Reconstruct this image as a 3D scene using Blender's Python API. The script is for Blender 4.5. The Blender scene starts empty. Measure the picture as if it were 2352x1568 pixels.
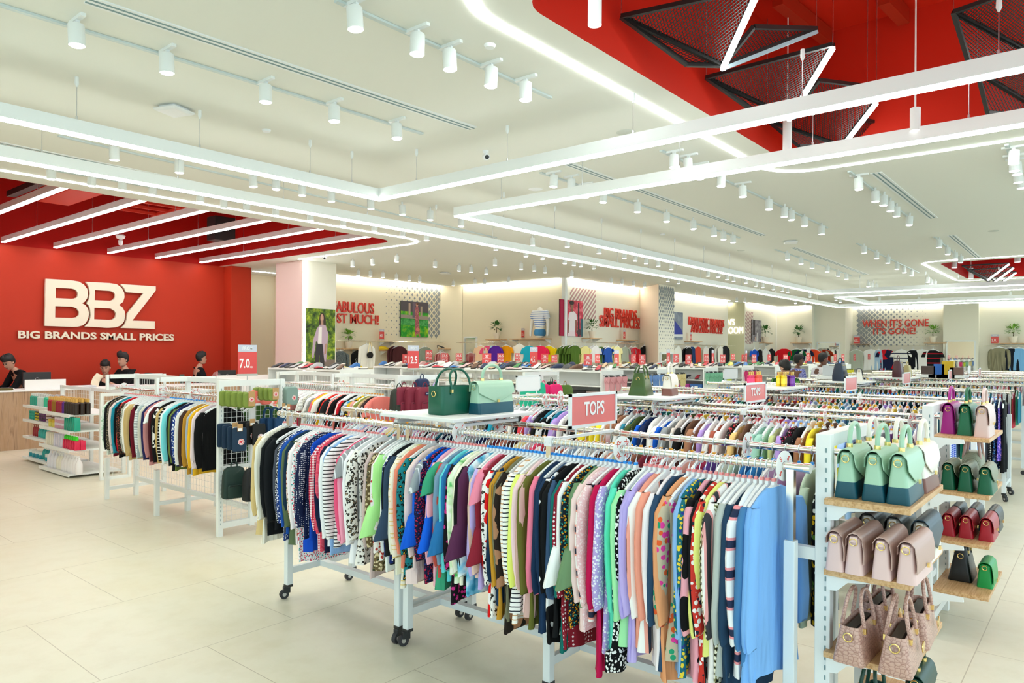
import bpy, math, random
from mathutils import Vector, Matrix
random.seed(7)
R = math.radians
SC = bpy.context.scene
COL = SC.collection
PI = math.pi

# ---------------------------------------------------------------- camera
FPX, TH, ROLL, EYE = 1650.0, R(39.78), R(0.34), 1.8
CXP, CYP = 1176.0, 809.0
FW = Vector((math.cos(TH), math.sin(TH), 0))
RT0 = Vector((math.sin(TH), -math.cos(TH), 0))
UP0 = Vector((0, 0, 1))
RT = RT0 * math.cos(ROLL) + UP0 * math.sin(ROLL)
UP = UP0 * math.cos(ROLL) - RT0 * math.sin(ROLL)
cd = bpy.data.cameras.new('camera')
cam = bpy.data.objects.new('camera', cd)
COL.objects.link(cam)
cd.sensor_width = 36.0
cd.sensor_fit = 'HORIZONTAL'
cd.lens = FPX / 2352 * 36.0
cd.shift_y = (CYP - 784.0) / 2352
cd.clip_end = 200
m3 = Matrix((RT, UP, -FW)).transposed()
cam.matrix_world = Matrix.Translation((0, 0, EYE)) @ m3.to_4x4()
SC.camera = cam


def at(x, y, X=None, Y=None, Z=None):
    """point of the room seen at a place of the photograph, on the plane X, Y or Z"""
    d = FW + RT * ((x - CXP) / FPX) - UP * ((y - CYP) / FPX)
    t = X / d.x if X is not None else Y / d.y if Y is not None else (Z - EYE) / d.z
    return Vector((d.x * t, d.y * t, EYE + d.z * t))


# ---------------------------------------------------------------- colour, world, exposure
SC.view_settings.view_transform = 'Standard'
SC.view_settings.look = 'None'
SC.view_settings.exposure = 0.42
SC.view_settings.gamma = 1.0
SC.view_settings.use_curve_mapping = False
w = bpy.data.worlds.new('daylight')
SC.world = w
w.use_nodes = True
w.node_tree.nodes['Background'].inputs[0].default_value = (0.72, 0.93, 1.0, 1)
w.node_tree.nodes['Background'].inputs[1].default_value = 1.5
cy = SC.cycles
cy.max_bounces = 6
cy.diffuse_bounces = 4
cy.glossy_bounces = 3
cy.transmission_bounces = 4
cy.transparent_max_bounces = 8
cy.caustics_reflective = False
cy.caustics_refractive = False
cy.sample_clamp_indirect = 6.0
cy.use_adaptive_sampling = True
cy.adaptive_threshold = 0.03
E_BEAM, E_LINE, E_LENS, E_BAR, E_COVE = 17.0, 14.0, 9.0, 17.0, 16.0
SPOT_W = 14.0


# ---------------------------------------------------------------- materials
def lin(h):
    if not isinstance(h, str):
        return tuple(h) + (1,) if len(h) == 3 else tuple(h)
    c = [int(h[i:i + 2], 16) / 255 for i in (0, 2, 4)]
    return tuple(x / 12.92 if x <= .04045 else ((x + .055) / 1.055) ** 2.4 for x in c) + (1,)


MATS = {}


def mat(name, col, rough=.55, metal=0.0, emit=0.0, spec=.5, coat=0.0, alpha=1.0):
    if name in MATS:
        return MATS[name]
    m = bpy.data.materials.new(name)
    m.use_nodes = True
    b = m.node_tree.nodes['Principled BSDF']
    b.inputs['Base Color'].default_value = lin(col)
    b.inputs['Roughness'].default_value = rough
    b.inputs['Metallic'].default_value = metal
    b.inputs['Specular IOR Level'].default_value = spec
    b.inputs['Coat Weight'].default_value = coat
    if emit:
        b.inputs['Emission Color'].default_value = lin(col)
        b.inputs['Emission Strength'].default_value = emit
    if alpha < 1:
        b.inputs['Alpha'].default_value = alpha
    MATS[name] = m
    return m


class NT:
    """small helper to wire node trees"""
    def __init__(s, m):
        s.t = m.node_tree
        s.b = s.t.nodes['Principled BSDF']

    def n(s, typ, ins=None, **kw):
        q = s.t.nodes.new(typ)
        for k, v in kw.items():
            setattr(q, k, v)
        for k, v in (ins or {}).items():
            if hasattr(v, 'is_output'):
                s.t.links.new(v, q.inputs[k])
            else:
                q.inputs[k].default_value = v
        return q

    def obj(s, scale=(1, 1, 1), rot=(0, 0, 0), loc=(0, 0, 0)):
        tc = s.n('ShaderNodeTexCoord')
        mp = s.n('ShaderNodeMapping', {'Vector': tc.outputs['Object'], 'Scale': scale, 'Rotation': rot, 'Location': loc})
        return mp.outputs[0]

    def ramp(s, fac, stops, interp='CONSTANT'):
        r = s.n('ShaderNodeValToRGB', {'Fac': fac})
        e = r.color_ramp
        e.interpolation = interp
        while len(e.elements) < len(stops):
            e.elements.new(.5)
        for q, (p, c) in zip(e.elements, stops):
            q.position = p
            q.color = lin(c)
        return r.outputs[0]

    def mix(s, f, a, b):
        q = s.n('ShaderNodeMix', data_type='RGBA')
        for i, v in ((0, f), (6, a), (7, b)):
            if hasattr(v, 'is_output'):
                s.t.links.new(v, q.inputs[i])
            else:
                q.inputs[i].default_value = lin(v) if i else v
        return q.outputs[2]

    def col(s, c):
        s.t.links.new(c, s.b.inputs['Base Color'])

    def bump(s, h, strength=.2, dist=.01):
        q = s.n('ShaderNodeBump', {'Height': h, 'Strength': strength, 'Distance': dist})
        s.t.links.new(q.outputs[0], s.b.inputs['Normal'])


def fabric(spec):
    """spec: 'rrggbb' or 'pattern:c1,c2[,c3][@scale]'"""
    key = 'fabric_' + spec
    if key in MATS:
        return MATS[key]
    if ':' not in spec:
        m = mat(key, spec, .85, spec=.2)
        k = NT(m)
        nz_ = k.n('ShaderNodeTexNoise', {'Vector': k.obj((14, 14, 2.6)), 'Scale': 1.0, 'Detail': 2.5, 'Distortion': .6})
        k.bump(nz_.outputs[0], .55, .03)
        return m
    pat, rest = spec.split(':')
    sc = 1.0
    if '@' in rest:
        rest, s_ = rest.split('@')
        sc = float(s_)
    cs = rest.split(',')
    c1, c2 = cs[0], cs[1]
    c3 = cs[2] if len(cs) > 2 else c2
    m = mat(key, c1, .85, spec=.2)
    k = NT(m)
    V = k.obj()
    if pat in ('floral', 'dots', 'leopard'):
        v = k.n('ShaderNodeTexVoronoi', {'Vector': V, 'Scale': {'floral': 45, 'dots': 34, 'leopard': 42}[pat] * sc,
                                         'Randomness': .25 if pat == 'dots' else 1.0})
        d = v.outputs['Distance']
        if pat == 'leopard':
            nz = k.n('ShaderNodeTexNoise', {'Vector': V, 'Scale': 90.0 * sc})
            dd = k.n('ShaderNodeMath', {0: d, 1: nz.outputs[0]}, operation='ADD').outputs[0]
            k.col(k.ramp(dd, [(0, c3), (.66, c2), (.92, c1)]))
        elif pat == 'dots':
            k.col(k.ramp(d, [(0, c2), (.27, c1)]))
        else:
            sp = k.n('ShaderNodeSeparateColor', {0: v.outputs['Color']})
            cc = k.ramp(sp.outputs[0], [(0, c2), (.4, c3), (.7, cs[3] if len(cs) > 3 else c2)])
            f = k.ramp(d, [(0, 'ffffff'), (.42, '000000')])
            k.col(k.mix(f, c1, cc))
    elif pat in ('hstripe', 'vstripe', 'chevron'):
        wv = k.n('ShaderNodeTexWave', {'Vector': V, 'Scale': 9.0 * sc, 'Distortion': 0.0},
                 wave_type='BANDS', bands_direction='Z' if pat == 'hstripe' else 'X' if pat == 'vstripe' else 'DIAGONAL')
        k.col(k.ramp(wv.outputs['Fac'], [(0, c1), (.6, c2), (.85, c3)]))
    elif pat in ('check', 'gingham'):
        V2 = k.obj(rot=(0, R(45), 0)) if pat == 'check' else V
        a = k.n('ShaderNodeTexWave', {'Vector': V2, 'Scale': 16.0 * sc}, bands_direction='X')
        b = k.n('ShaderNodeTexWave', {'Vector': V2, 'Scale': 16.0 * sc}, bands_direction='Z')
        y = k.n('ShaderNodeTexWave', {'Vector': V2, 'Scale': 16.0 * sc}, bands_direction='Y')
        s1 = k.n('ShaderNodeMath', {0: a.outputs['Fac'], 1: b.outputs['Fac']}, operation='ADD').outputs[0]
        s1 = k.n('ShaderNodeMath', {0: s1, 1: y.outputs['Fac']}, operation='ADD').outputs[0]
        h = k.n('ShaderNodeMath', {0: s1, 1: .33}, operation='MULTIPLY').outputs[0]
        k.col(k.ramp(h, [(0, c1), (.42, c3), (.6, c2)]))
    elif pat in ('cow', 'tiedye'):
        nz = k.n('ShaderNodeTexNoise', {'Vector': V, 'Scale': 13.0 * sc, 'Detail': 1.5})
        k.col(k.ramp(nz.outputs[0], [(.35, c1), (.55, c2), (.7, c3)] if pat == 'tiedye' else [(0, c1), (.53, c2)],
                     'EASE' if pat == 'tiedye' else 'CONSTANT'))
    return m


white = mat('white_powder_coat', (.83, .86, .86), .4)
plastic = mat('white_plastic', (.88, .9, .92), .35)
chrome = mat('chrome', (.86, .83, .76), .16, 1.0)
steel = mat('brushed_steel', (.62, .64, .66), .3, 1.0)
wire = mat('hook_wire', (.78, .86, .9), .3, .9)
gold = mat('gold_metal', (.95, .72, .28), .22, 1.0)
black = mat('black_plastic', (.018, .02, .022), .45)
darkm = mat('black_mesh_metal', (.014, .014, .014), .5)
ledw = mat('led_white', (.93, 1.0, .95), .4, emit=E_BEAM)
ledline = mat('led_line', (.95, 1.0, .96), .4, emit=E_LINE)
lens = mat('lamp_lens', (1.0, .98, .95), .4, emit=E_LENS)
ledbar = mat('led_bar', (1.0, .97, .95), .4, emit=E_BAR)
cove = mat('cove_light', (1.0, .93, .8), .4, emit=E_COVE)
paper = mat('white_card', (.9, .9, .89), .6)
redp = mat('sign_red', 'dc4a48', .45)
grey = mat('sign_grey', 'c3c6d4', .5)
wood = mat('oak_wood', 'c79a66', .45)
k = NT(wood)
nz = k.n('ShaderNodeTexNoise', {'Vector': k.obj((3, 40, 40)), 'Scale': 2.5, 'Detail': 3.0})
k.col(k.ramp(nz.outputs[0], [(.3, 'b98a58'), (.5, 'd2a878'), (.7, 'dcb68a')], 'LINEAR'))


# ---------------------------------------------------------------- mesh building
class MB:
    def __init__(s):
        s.v, s.f, s.m, s.mi = [], [], [], 0

    def add(s, vs, fs):
        o = len(s.v)
        s.v += [tuple(p) for p in vs]
        s.f += [tuple(i + o for i in q) for q in fs]
        s.m += [s.mi] * len(fs)
        return s

    def box(s, c, d, rz=0.0, M=None):
        x, y, z = d[0] / 2, d[1] / 2, d[2] / 2
        vs = [Vector((a, b, e)) for a in (-x, x) for b in (-y, y) for e in (-z, z)]
        if rz:
            q = Matrix.Rotation(rz, 3, 'Z')
            vs = [q @ p for p in vs]
        if M is not None:
            vs = [M @ p for p in vs]
        c = Vector(c)
        return s.add([p + c for p in vs], [(0, 1, 3, 2), (4, 6, 7, 5), (0, 4, 5, 1), (2, 3, 7, 6), (0, 2, 6, 4), (1, 5, 7, 3)])

    def bar(s, a, b, wd, ht=None):
        """rectangular bar from a to b (any direction)"""
        a, b = Vector(a), Vector(b)
        ht = ht or wd
        d = (b - a).normalized()
        u = Vector((0, 0, 1)) if abs(d.z) < .95 else Vector((0, 1, 0))
        r = d.cross(u).normalized()
        u = r.cross(d)
        vs = [p + r * i * wd / 2 + u * j * ht / 2 for p in (a, b) for i, j in ((-1, -1), (1, -1), (1, 1), (-1, 1))]
        return s.add(vs, [(0, 1, 2, 3), (7, 6, 5, 4), (0, 4, 5, 1), (1, 5, 6, 2), (2, 6, 7, 3), (3, 7, 4, 0)])

    def loft(s, rings, cap0=True, cap1=True):
        n = len(rings[0])
        vs = [p for r in rings for p in r]
        fs = []
        for i in range(len(rings) - 1):
            for j in range(n):
                k2 = (j + 1) % n
                fs.append((i * n + j, i * n + k2, (i + 1) * n + k2, (i + 1) * n + j))
        if cap0:
            fs.append(tuple(range(n - 1, -1, -1)))
        if cap1:
            fs.append(tuple((len(rings) - 1) * n + j for j in range(n)))
        return s.add(vs, fs)

    def tube(s, pts, r, n=8, cap=True):
        pts = [Vector(p) for p in pts]
        rs = r if isinstance(r, (list, tuple)) else [r] * len(pts)
        rings = []
        u = None
        for i, p in enumerate(pts):
            d = (pts[min(i + 1, len(pts) - 1)] - pts[max(i - 1, 0)]).normalized()
            if u is None:
                u = d.orthogonal().normalized()
            u = (u - d * u.dot(d)).normalized()
            w_ = d.cross(u)
            rings.append([p + (u * math.cos(2 * PI * j / n) + w_ * math.sin(2 * PI * j / n)) * rs[i] for j in range(n)])
        return s.loft(rings, cap, cap)

    def cyl(s, a, b, r, r1=None, n=14):
        return s.tube([a, b], [r, r if r1 is None else r1], n)

    def lathe(s, prof, c=(0, 0, 0), n=16):
        c = Vector(c)
        return s.loft([[c + Vector((r * math.cos(2 * PI * j / n), r * math.sin(2 * PI * j / n), z)) for j in range(n)] for r, z in prof])

    def prism(s, pts, off):
        off = Vector(off)
        n = len(pts)
        pts = [Vector(p) for p in pts]
        fs = [tuple(range(n)), tuple(range(2 * n - 1, n - 1, -1))]
        fs += [(j, j + n, (j + 1) % n + n, (j + 1) % n) for j in range(n)]
        return s.add(pts + [p + off for p in pts], fs)

    def poly(s, pts):
        return s.add(pts, [tuple(range(len(pts)))])

    def ball(s, c, r, n=10, h=7):
        rr = r if isinstance(r, (tuple, list)) else (r, r, r)
        c = Vector(c)
        return s.loft([[c + Vector((rr[0] * math.sin(PI * i / h) * math.cos(2 * PI * j / n), rr[1] * math.sin(PI * i / h) * math.sin(2 * PI * j / n),
                                    -rr[2] * math.cos(PI * i / h))) for j in range(n)] for i in range(1, h)])

    def mesh(s, name, mats, smooth=40):
        me = bpy.data.meshes.new(name)
        me.from_pydata(s.v, [], s.f)
        for m_ in (mats if isinstance(mats, (list, tuple)) else [mats]):
            me.materials.append(m_)
        if any(s.m):
            me.polygons.foreach_set('material_index', s.m)
        me.validate()
        me.update()
        if smooth:
            me.polygons.foreach_set('use_smooth', [True] * len(me.polygons))
            me.set_sharp_from_angle(angle=R(smooth))
        return me

    def build(s, name, mats, parent=None, loc=None, smooth=40, bevel=0):
        me = s.mesh(name, mats, smooth)
        o = link(name, me, parent, loc)
        if bevel:
            bv = o.modifiers.new('bevel', 'BEVEL')
            bv.width = bevel
            bv.segments = 2
        return o


def link(name, me, parent=None, loc=None, rot=None):
    o = bpy.data.objects.new(name, me)
    COL.objects.link(o)
    if parent is not None:
        o.parent = parent
    if loc is not None:
        o.location = loc
    if rot is not None:
        o.rotation_euler = rot
    return o


ALL_LABELS = {}


def tag(o, label, cat, group=None):
    label = ' '.join(label.split())
    o['label'] = label
    o['category'] = cat
    if group:
        o['group'] = group
    ALL_LABELS.setdefault(label, []).append(o)
    return o


def thing(name, label, cat, loc=(0, 0, 0), rz=0.0, group=None):
    o = bpy.data.objects.new(name, None)
    COL.objects.link(o)
    o.empty_display_size = .1
    o.location = loc
    o.rotation_euler = (0, 0, rz)
    return tag(o, label, cat, group)


def struct(o):
    o['kind'] = 'structure'
    return o


def copy_tree(o, parent=None, loc=None, rz=None):
    c = o.copy()
    COL.objects.link(c)
    if parent is not None:
        c.parent = parent
    if loc is not None:
        c.location = loc
    if rz is not None:
        c.rotation_euler = (0, 0, rz)
    for ch in list(o.children):
        copy_tree(ch, c)
    return c


def setmat(o, m_, slot=0):
    o.material_slots[slot].link = 'OBJECT'
    o.material_slots[slot].material = m_


TXT = {}


def text(body, size, m_, origin, right, up, name='lettering', parent=None, ext=.004, bold=0.0, align='CENTER', space=1.0, sx=1.0):
    """built-in font lettering in the plane spanned by right and up, standing proud by ext"""
    key = (body, size, ext, bold, align, space, m_.name)
    if key not in TXT:
        cu = bpy.data.curves.new('t', 'FONT')
        cu.body = body
        cu.size = size
        cu.extrude = ext
        cu.offset = bold
        cu.align_x = align
        cu.align_y = 'CENTER'
        cu.space_character = space
        cu.resolution_u = 3
        tmp = bpy.data.objects.new('t', cu)
        COL.objects.link(tmp)
        dg = bpy.context.evaluated_depsgraph_get()
        me = bpy.data.meshes.new_from_object(tmp.evaluated_get(dg))
        bpy.data.objects.remove(tmp)
        bpy.data.curves.remove(cu)
        me.materials.clear()
        me.materials.append(m_)
        TXT[key] = me
    o = link(name, TXT[key], parent)
    r, u = Vector(right).normalized(), Vector(up).normalized()
    n = r.cross(u)
    M = Matrix((r * sx, u, n)).transposed().to_4x4()
    M.translation = Vector(origin)
    o.matrix_basis = M
    return o


NUMW = ['first', 'second', 'third', 'fourth', 'fifth', 'sixth', 'seventh', 'eighth', 'ninth', 'tenth', 'eleventh', 'twelfth', 'thirteenth',
        'fourteenth', 'fifteenth', 'sixteenth', 'seventeenth', 'eighteenth', 'nineteenth', 'twentieth']
TENS = {2: 'twenty', 3: 'thirty', 4: 'forty', 5: 'fifty', 6: 'sixty', 7: 'seventy', 8: 'eighty', 9: 'ninety'}


def nth(i):
    if i < 20:
        return NUMW[i]
    t, u = divmod(i + 1, 10)
    return TENS[t] + '-' + NUMW[u - 1] if u else TENS[t][:-1] + 'ieth'
# ================================================================ the room
import bmesh
ZC = 3.85
ceil_m = mat('ceiling_paint', 'e9eae3', .9, spec=.1)
wall_m = mat('wall_paint', 'efebdd', .85, spec=.15)
warm_m = mat('wall_paint_warm', 'efe6cf', .85, spec=.15)
red_m = mat('red_paint', 'b23018', .6, spec=.25)
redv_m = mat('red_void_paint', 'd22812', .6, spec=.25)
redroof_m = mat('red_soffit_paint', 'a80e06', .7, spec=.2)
pink_m = mat('mauve_panel', 'd8bfb8', .6)

floor_m = mat('floor_tile', 'd8d2b8', .3, spec=.5)
k = NT(floor_m)
V = k.obj()
n1 = k.n('ShaderNodeTexNoise', {'Vector': V, 'Scale': .55, 'Detail': 4.0, 'Roughness': .6})
n2 = k.n('ShaderNodeTexNoise', {'Vector': V, 'Scale': 6.0, 'Detail': 5.0, 'Roughness': .65})
base = k.ramp(n1.outputs[0], [(.3, 'd2cbb0'), (.5, 'dcd7c2'), (.72, 'd8cfb0')], 'LINEAR')
fine = k.ramp(n2.outputs[0], [(.3, 'cfc6ae'), (.55, 'e2dccb')], 'LINEAR')
c = k.mix(.35, base, fine)
br = k.n('ShaderNodeTexBrick', {'Vector': k.obj(loc=(.22, .58, 0)), 'Scale': 1.0, 'Mortar Size': .003, 'Mortar Smooth': .2, 'Brick Width': 1.2,
                                'Row Height': 1.2, 'Color1': (0, 0, 0, 1), 'Color2': (0, 0, 0, 1), 'Mortar': (1, 1, 1, 1)}, offset=.5)
c = k.mix(br.outputs['Fac'], c, 'b7ae99')
k.col(c)
rg = k.n('ShaderNodeMath', {0: n2.outputs[0], 1: .22}, operation='MULTIPLY_ADD')
rg.inputs[2].default_value = .24
k.t.links.new(rg.outputs[0], k.b.inputs['Roughness'])

struct(MB().box((14, 5, -.05), (40, 28, .1)).build('floor', floor_m, smooth=0))


def rrect(x0, x1, y0, y1, r, corners=(1, 1, 1, 1), n=7):
    """outline, counter-clockwise from the low corner; corners: which are rounded"""
    pts = []
    for (cx, cy_, a0), on in zip(((x0, y0, 180), (x1, y0, 270), (x1, y1, 0), (x0, y1, 90)), corners):
        if not on:
            pts.append((cx, cy_))
            continue
        ox = cx + (r if cx == x0 else -r)
        oy = cy_ + (r if cy_ == y0 else -r)
        pts += [(ox + r * math.cos(R(a0 + 90 * i / n)), oy + r * math.sin(R(a0 + 90 * i / n))) for i in range(n + 1)]
    return pts


H_LEFT = rrect(2.35, 8.85, 10.2, 16.65, .35, (1, 1, 0, 0))
H_RIGHT = rrect(3.2, 7.72, -2.3, 2.66, .25, (0, 0, 1, 1))
H_FAR = rrect(18.4, 22.7, -2.3, 2.95, .3, (0, 0, 1, 1))
bm = bmesh.new()
edges = []
for loop in ([(-3, -2.5), (34, -2.5), (34, 18), (-3, 18)], H_LEFT, H_RIGHT, H_FAR):
    vs = [bm.verts.new((x, y, ZC)) for x, y in loop]
    edges += [bm.edges.new((vs[i], vs[(i + 1) % len(vs)])) for i in range(len(vs))]
bmesh.ops.triangle_fill(bm, edges=edges, use_beauty=True)
me = bpy.data.meshes.new('ceiling')
bm.to_mesh(me)
bm.free()
me.materials.append(ceil_m)
struct(link('ceiling', me))


def well(name, loop, top, m_wall, m_top):
    a = MB()
    n = len(loop)
    a.loft([[(x, y, ZC - .001) for x, y in loop], [(x, y, top) for x, y in loop]], False, False)
    struct(a.build('wall_' + name, m_wall, smooth=30))
    struct(MB().poly([(x, y, top) for x, y in loop]).build('ceiling_' + name, m_top, smooth=0))


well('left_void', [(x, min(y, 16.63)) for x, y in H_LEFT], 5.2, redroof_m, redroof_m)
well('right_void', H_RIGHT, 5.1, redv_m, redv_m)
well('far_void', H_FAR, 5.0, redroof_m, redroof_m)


def wall(name, a, b, m_, z1=ZC, th=.2, z0=0.0):
    """wall slab whose seen face runs a to b; the slab lies to the left of a->b"""
    a, b = Vector((a[0], a[1], 0)), Vector((b[0], b[1], 0))
    d = (b - a).normalized()
    nrm = Vector((-d.y, d.x, 0)) * th
    return struct(MB().prism([p + Vector((0, 0, z0)) for p in (a, b, b + nrm, a + nrm)], (0, 0, z1 - z0)).build(name, m_, smooth=0))


wall('wall_red', (-2, 16.65), (9.0, 16.65), red_m, 5.2)
struct(MB().box((9.24, 16.6, ZC / 2), (.52, .6, ZC)).build('wall_red_pier', red_m, smooth=0))
wall('wall_front', (-3.0, 5.6), (-3.0, 16.65), warm_m)  # unseen wall added to keep the white world out of the far mirror
wall('wall_passage', (9.5, 17.7), (13.0, 17.7), warm_m)
wall('wall_passage_side', (11.2, 16.0), (11.2, 17.7), warm_m)
struct(MB().box((9.86, 14.5, ZC / 2), (.88, 1.1, ZC)).build('wall_column', wall_m, smooth=0))
struct(MB().box((9.41, 14.52, ZC / 2), (.02, 1.06, ZC)).build('trim_column', pink_m, smooth=0))
wall('wall_fabulous', (10.3, 16.0), (15.74, 16.0), warm_m)
wall('wall_corner', (15.75, 16.01), (16.04, 15.36), warm_m)
wall('wall_mannequin', (16.05, 15.35), (16.05, 11.53), warm_m)
wall('wall_brands', (16.06, 11.5), (20.12, 11.5), wall_m)
wall('wall_splay', (20.12, 11.5), (19.13, 10.3), mat('wall_paint_blush', 'ecdccb', .85, spec=.15), th=.02)
struct(MB().prism([(19.16, 10.3, 0), (20.16, 10.3, 0), (20.19, 11.49, 0), (20.15, 11.49, 0)], (0, 0, ZC)).build('wall_diamond_column', wall_m, smooth=0))
wall('wall_fantastic', (20.2, 11.4), (26.78, 11.4), wall_m)
wall('wall_fitting', (28.0, 12.57), (28.0, 11.24), mat('wall_paint_olive', 'cfc9a9', .85, spec=.15))
wall('wall_fitting_back', (26.78, 12.6), (28.0, 12.6), warm_m)
wall('wall_stripes', (28.01, 11.22), (31.5, 11.22), wall_m)
wall('wall_far_left', (31.5, 11.21), (31.5, 9.7), wall_m)
wall('wall_far', (33.0, 11.6), (33.0, -2.5), wall_m)
struct(MB().box((32.45, 9.1, ZC / 2), (1.1, 1.22, ZC)).build('wall_far_pilaster', wall_m, smooth=0))
struct(MB().box((32.85, 4.48, ZC / 2), (.3, 1.18, ZC)).build('wall_far_pilaster_right', wall_m, smooth=0))
struct(MB().box((16.02, 11.48, ZC / 2), (.1, .12, ZC)).build('trim_corner', white, smooth=0))
# cove lights washing down the back walls, in a slot at the ceiling
nt = 0
for a, b in (((10.4, 15.9), (15.7, 15.9)), ((15.95, 15.3), (15.95, 11.6)), ((16.1, 11.4), (20.0, 11.4)), ((20.3, 11.3), (26.7, 11.3)),
             ((28.1, 11.12), (31.4, 11.12)), ((31.4, 11.1), (31.4, 9.75)), ((32.9, 8.4), (32.9, 5.1)), ((32.9, 3.8), (32.9, -2.4)), ((27.9, 12.5), (27.9, 11.7))):
    nt += 1
    o = MB().bar((a[0], a[1], ZC - .015), (b[0], b[1], ZC - .015), .035, .02).build('trim_%d' % nt, cove, smooth=0)
    struct(o)


# ---------------------------------------------------------------- light lines let into the ceiling
def ribbon(path, wd, z, th):
    a = MB()
    pts = [Vector((x, y, z)) for x, y in path]
    rings = []
    for i, p in enumerate(pts):
        d = (pts[min(i + 1, len(pts) - 1)] - pts[max(i - 1, 0)]).normalized()
        s_ = Vector((-d.y, d.x, 0)) * wd / 2
        rings.append([p - s_, p + s_, p + s_ - Vector((0, 0, th)), p - s_ - Vector((0, 0, th))])
    return a.loft(rings)


def led_line(path, label, group='light lines round the red ceiling openings'):
    o = ribbon(path, .055, ZC + .002, .012).build('ceiling_light_line', ledline, smooth=0)
    return tag(o, label, 'light', group)


def arc(cx, cy_, r, a0, a1, n=8):
    return [(cx + r * math.cos(R(a0 + (a1 - a0) * i / n)), cy_ + r * math.sin(R(a0 + (a1 - a0) * i / n))) for i in range(n + 1)]


led_line([(2.0, 16.3), (2.0, 10.4)] + arc(2.6, 10.35, .6, 180, 270)[1:] + [(5, 9.75)] + arc(8.75, 10.25, .5, 270, 360) + [(9.27, 13.92)],
         'glowing white line in the ceiling curving round the red opening above the counter')
led_line([(2.8, -2.4), (2.8, 2.4)] + arc(3.35, 2.4, .55, 180, 90)[1:] + [(5, 2.95)] + arc(7.78, 2.45, .5, 90, 0) + [(8.28, -2.4)],
         'glowing white line in the ceiling round the red opening with black mesh lamps')
led_line([(18.0, -2.4), (18.0, 2.8)] + arc(18.4, 2.85, .4, 180, 90)[1:] + arc(22.8, 2.85, .4, 90, 0) + [(23.2, -2.4)],
         'glowing white line round the small far red ceiling opening')
o = ribbon([(9.9, 16.9), (11.0, 16.9)], .06, ZC, .012).build('ceiling_light_line', ledline, smooth=0)
tag(o, 'short glowing line in the ceiling of the white passage by the mauve column', 'light')
o = MB().box((9.445, 13.945, ZC / 2 + .4), (.055, .02, ZC - .8)).build('light_strip', ledline, smooth=0)
tag(o, 'upright glowing light strip down the corner of the mauve column', 'light')


# ---------------------------------------------------------------- hung linear lamps
def beam(path, label, cables, z0=3.41, h=.1, wd=.075, glow=ledw, group='square edged white hanging light lines', house=white, top=ZC):
    t = thing('linear_pendant_light', label, 'hanging light', (path[0][0], path[0][1], z0), group=group)
    O = Vector((path[0][0], path[0][1], z0))

    def sweep(wd, z_0, z_1):
        rings = []
        P = [Vector((x, y, z0)) - O for x, y in path]
        for i, p in enumerate(P):
            d0 = (p - P[i - 1]).normalized() if i else (P[1] - p).normalized()
            d1 = (P[i + 1] - p).normalized() if i + 1 < len(P) else d0
            s0, s1 = Vector((-d0.y, d0.x, 0)), Vector((-d1.y, d1.x, 0))
            s_ = (s0 + s1) * (wd / 2 if (s0 - s1).length > .1 else wd / 4)
            rings.append([p - s_ + Vector((0, 0, z_0)), p + s_ + Vector((0, 0, z_0)), p + s_ + Vector((0, 0, z_1)), p - s_ + Vector((0, 0, z_1))])
        return MB().loft(rings)
    a, b = sweep(wd, .012, .012 + h), sweep(wd * .86, -.004, .0115)
    a.build('housing', house, t, smooth=0)
    b.build('diffuser', glow, t, smooth=0)
    for x, y in cables:
        p = Vector((x, y, z0)) - O
        cb = MB().cyl(p + Vector((0, 0, h)), p + Vector((0, 0, top - z0)), .003, n=5).build('cable', steel, t)
        MB().lathe([(.014, 0), (.016, -.05), (.006, -.075)], p + Vector((0, 0, top - z0)), 8).build('canopy', white, cb)
        MB().cyl(p + Vector((0, 0, h + .01)), p + Vector((0, 0, h + .045)), .008, n=6).build('cable_grip', steel, cb)
    return t


YB, YO = 5.98, 7.22
beam([(-3, YB), (4.96, YB), (4.96, -2.4)], 'nearest hanging white light line bending to a corner above the aisle',
     [(x, YB) for x in (.9, 2.05, 3.0, 4.1, 4.6)] + [(4.96, y) for y in (5.4, 4.2, 2.9, 1.6, .5)])
beam([(6.16, -2.4), (6.16, YB), (20.1, YB), (20.1, -2.4)], 'hanging white light line forming a long U beyond the nearest one',
     [(6.16, y) for y in (5.3, 4.2, 3.1, 1.9, .8)] + [(x, YB) for x in (7, 8.1, 9.3, 10.5, 11.7, 12.9, 14.1, 15.3, 16.5, 17.7, 18.9)] +
     [(20.1, y) for y in (5, 3.5, 2)])
beam([(-3, YO), (26.2, YO), (26.2, -2.4)], 'longest hanging white light line running in front of the red opening to the far wall',
     [(x, YO) for x in (1.0, 2.2, 3.4, 4.6, 5.8, 7, 8.2, 9.4, 10.6, 11.8, 13, 14.2, 15.4, 16.6, 17.8, 19, 20.2, 22, 24)])
beam([(21.5, -2.4), (21.5, YB), (25.0, YB), (25.0, -2.4)], 'small far hanging light line bent to a U before the far wall',
     [(21.5, 3), (21.5, 5), (25, 4.5)])
metalpink = mat('lamp_housing_grey', (.72, .66, .66), .4)
for i, x in enumerate((3.4, 4.38, 5.28, 6.3, 7.3, 8.32)):
    beam([(x, 10.0), (x, 16.5)], nth(i) + ' lamp bar from the left hanging in the red opening above the counter', [(x, 11.3), (x, 14.6)], 3.87, .09, .075,
         ledbar, 'lamp bars in the red opening above the counter', metalpink, 5.2)


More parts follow.
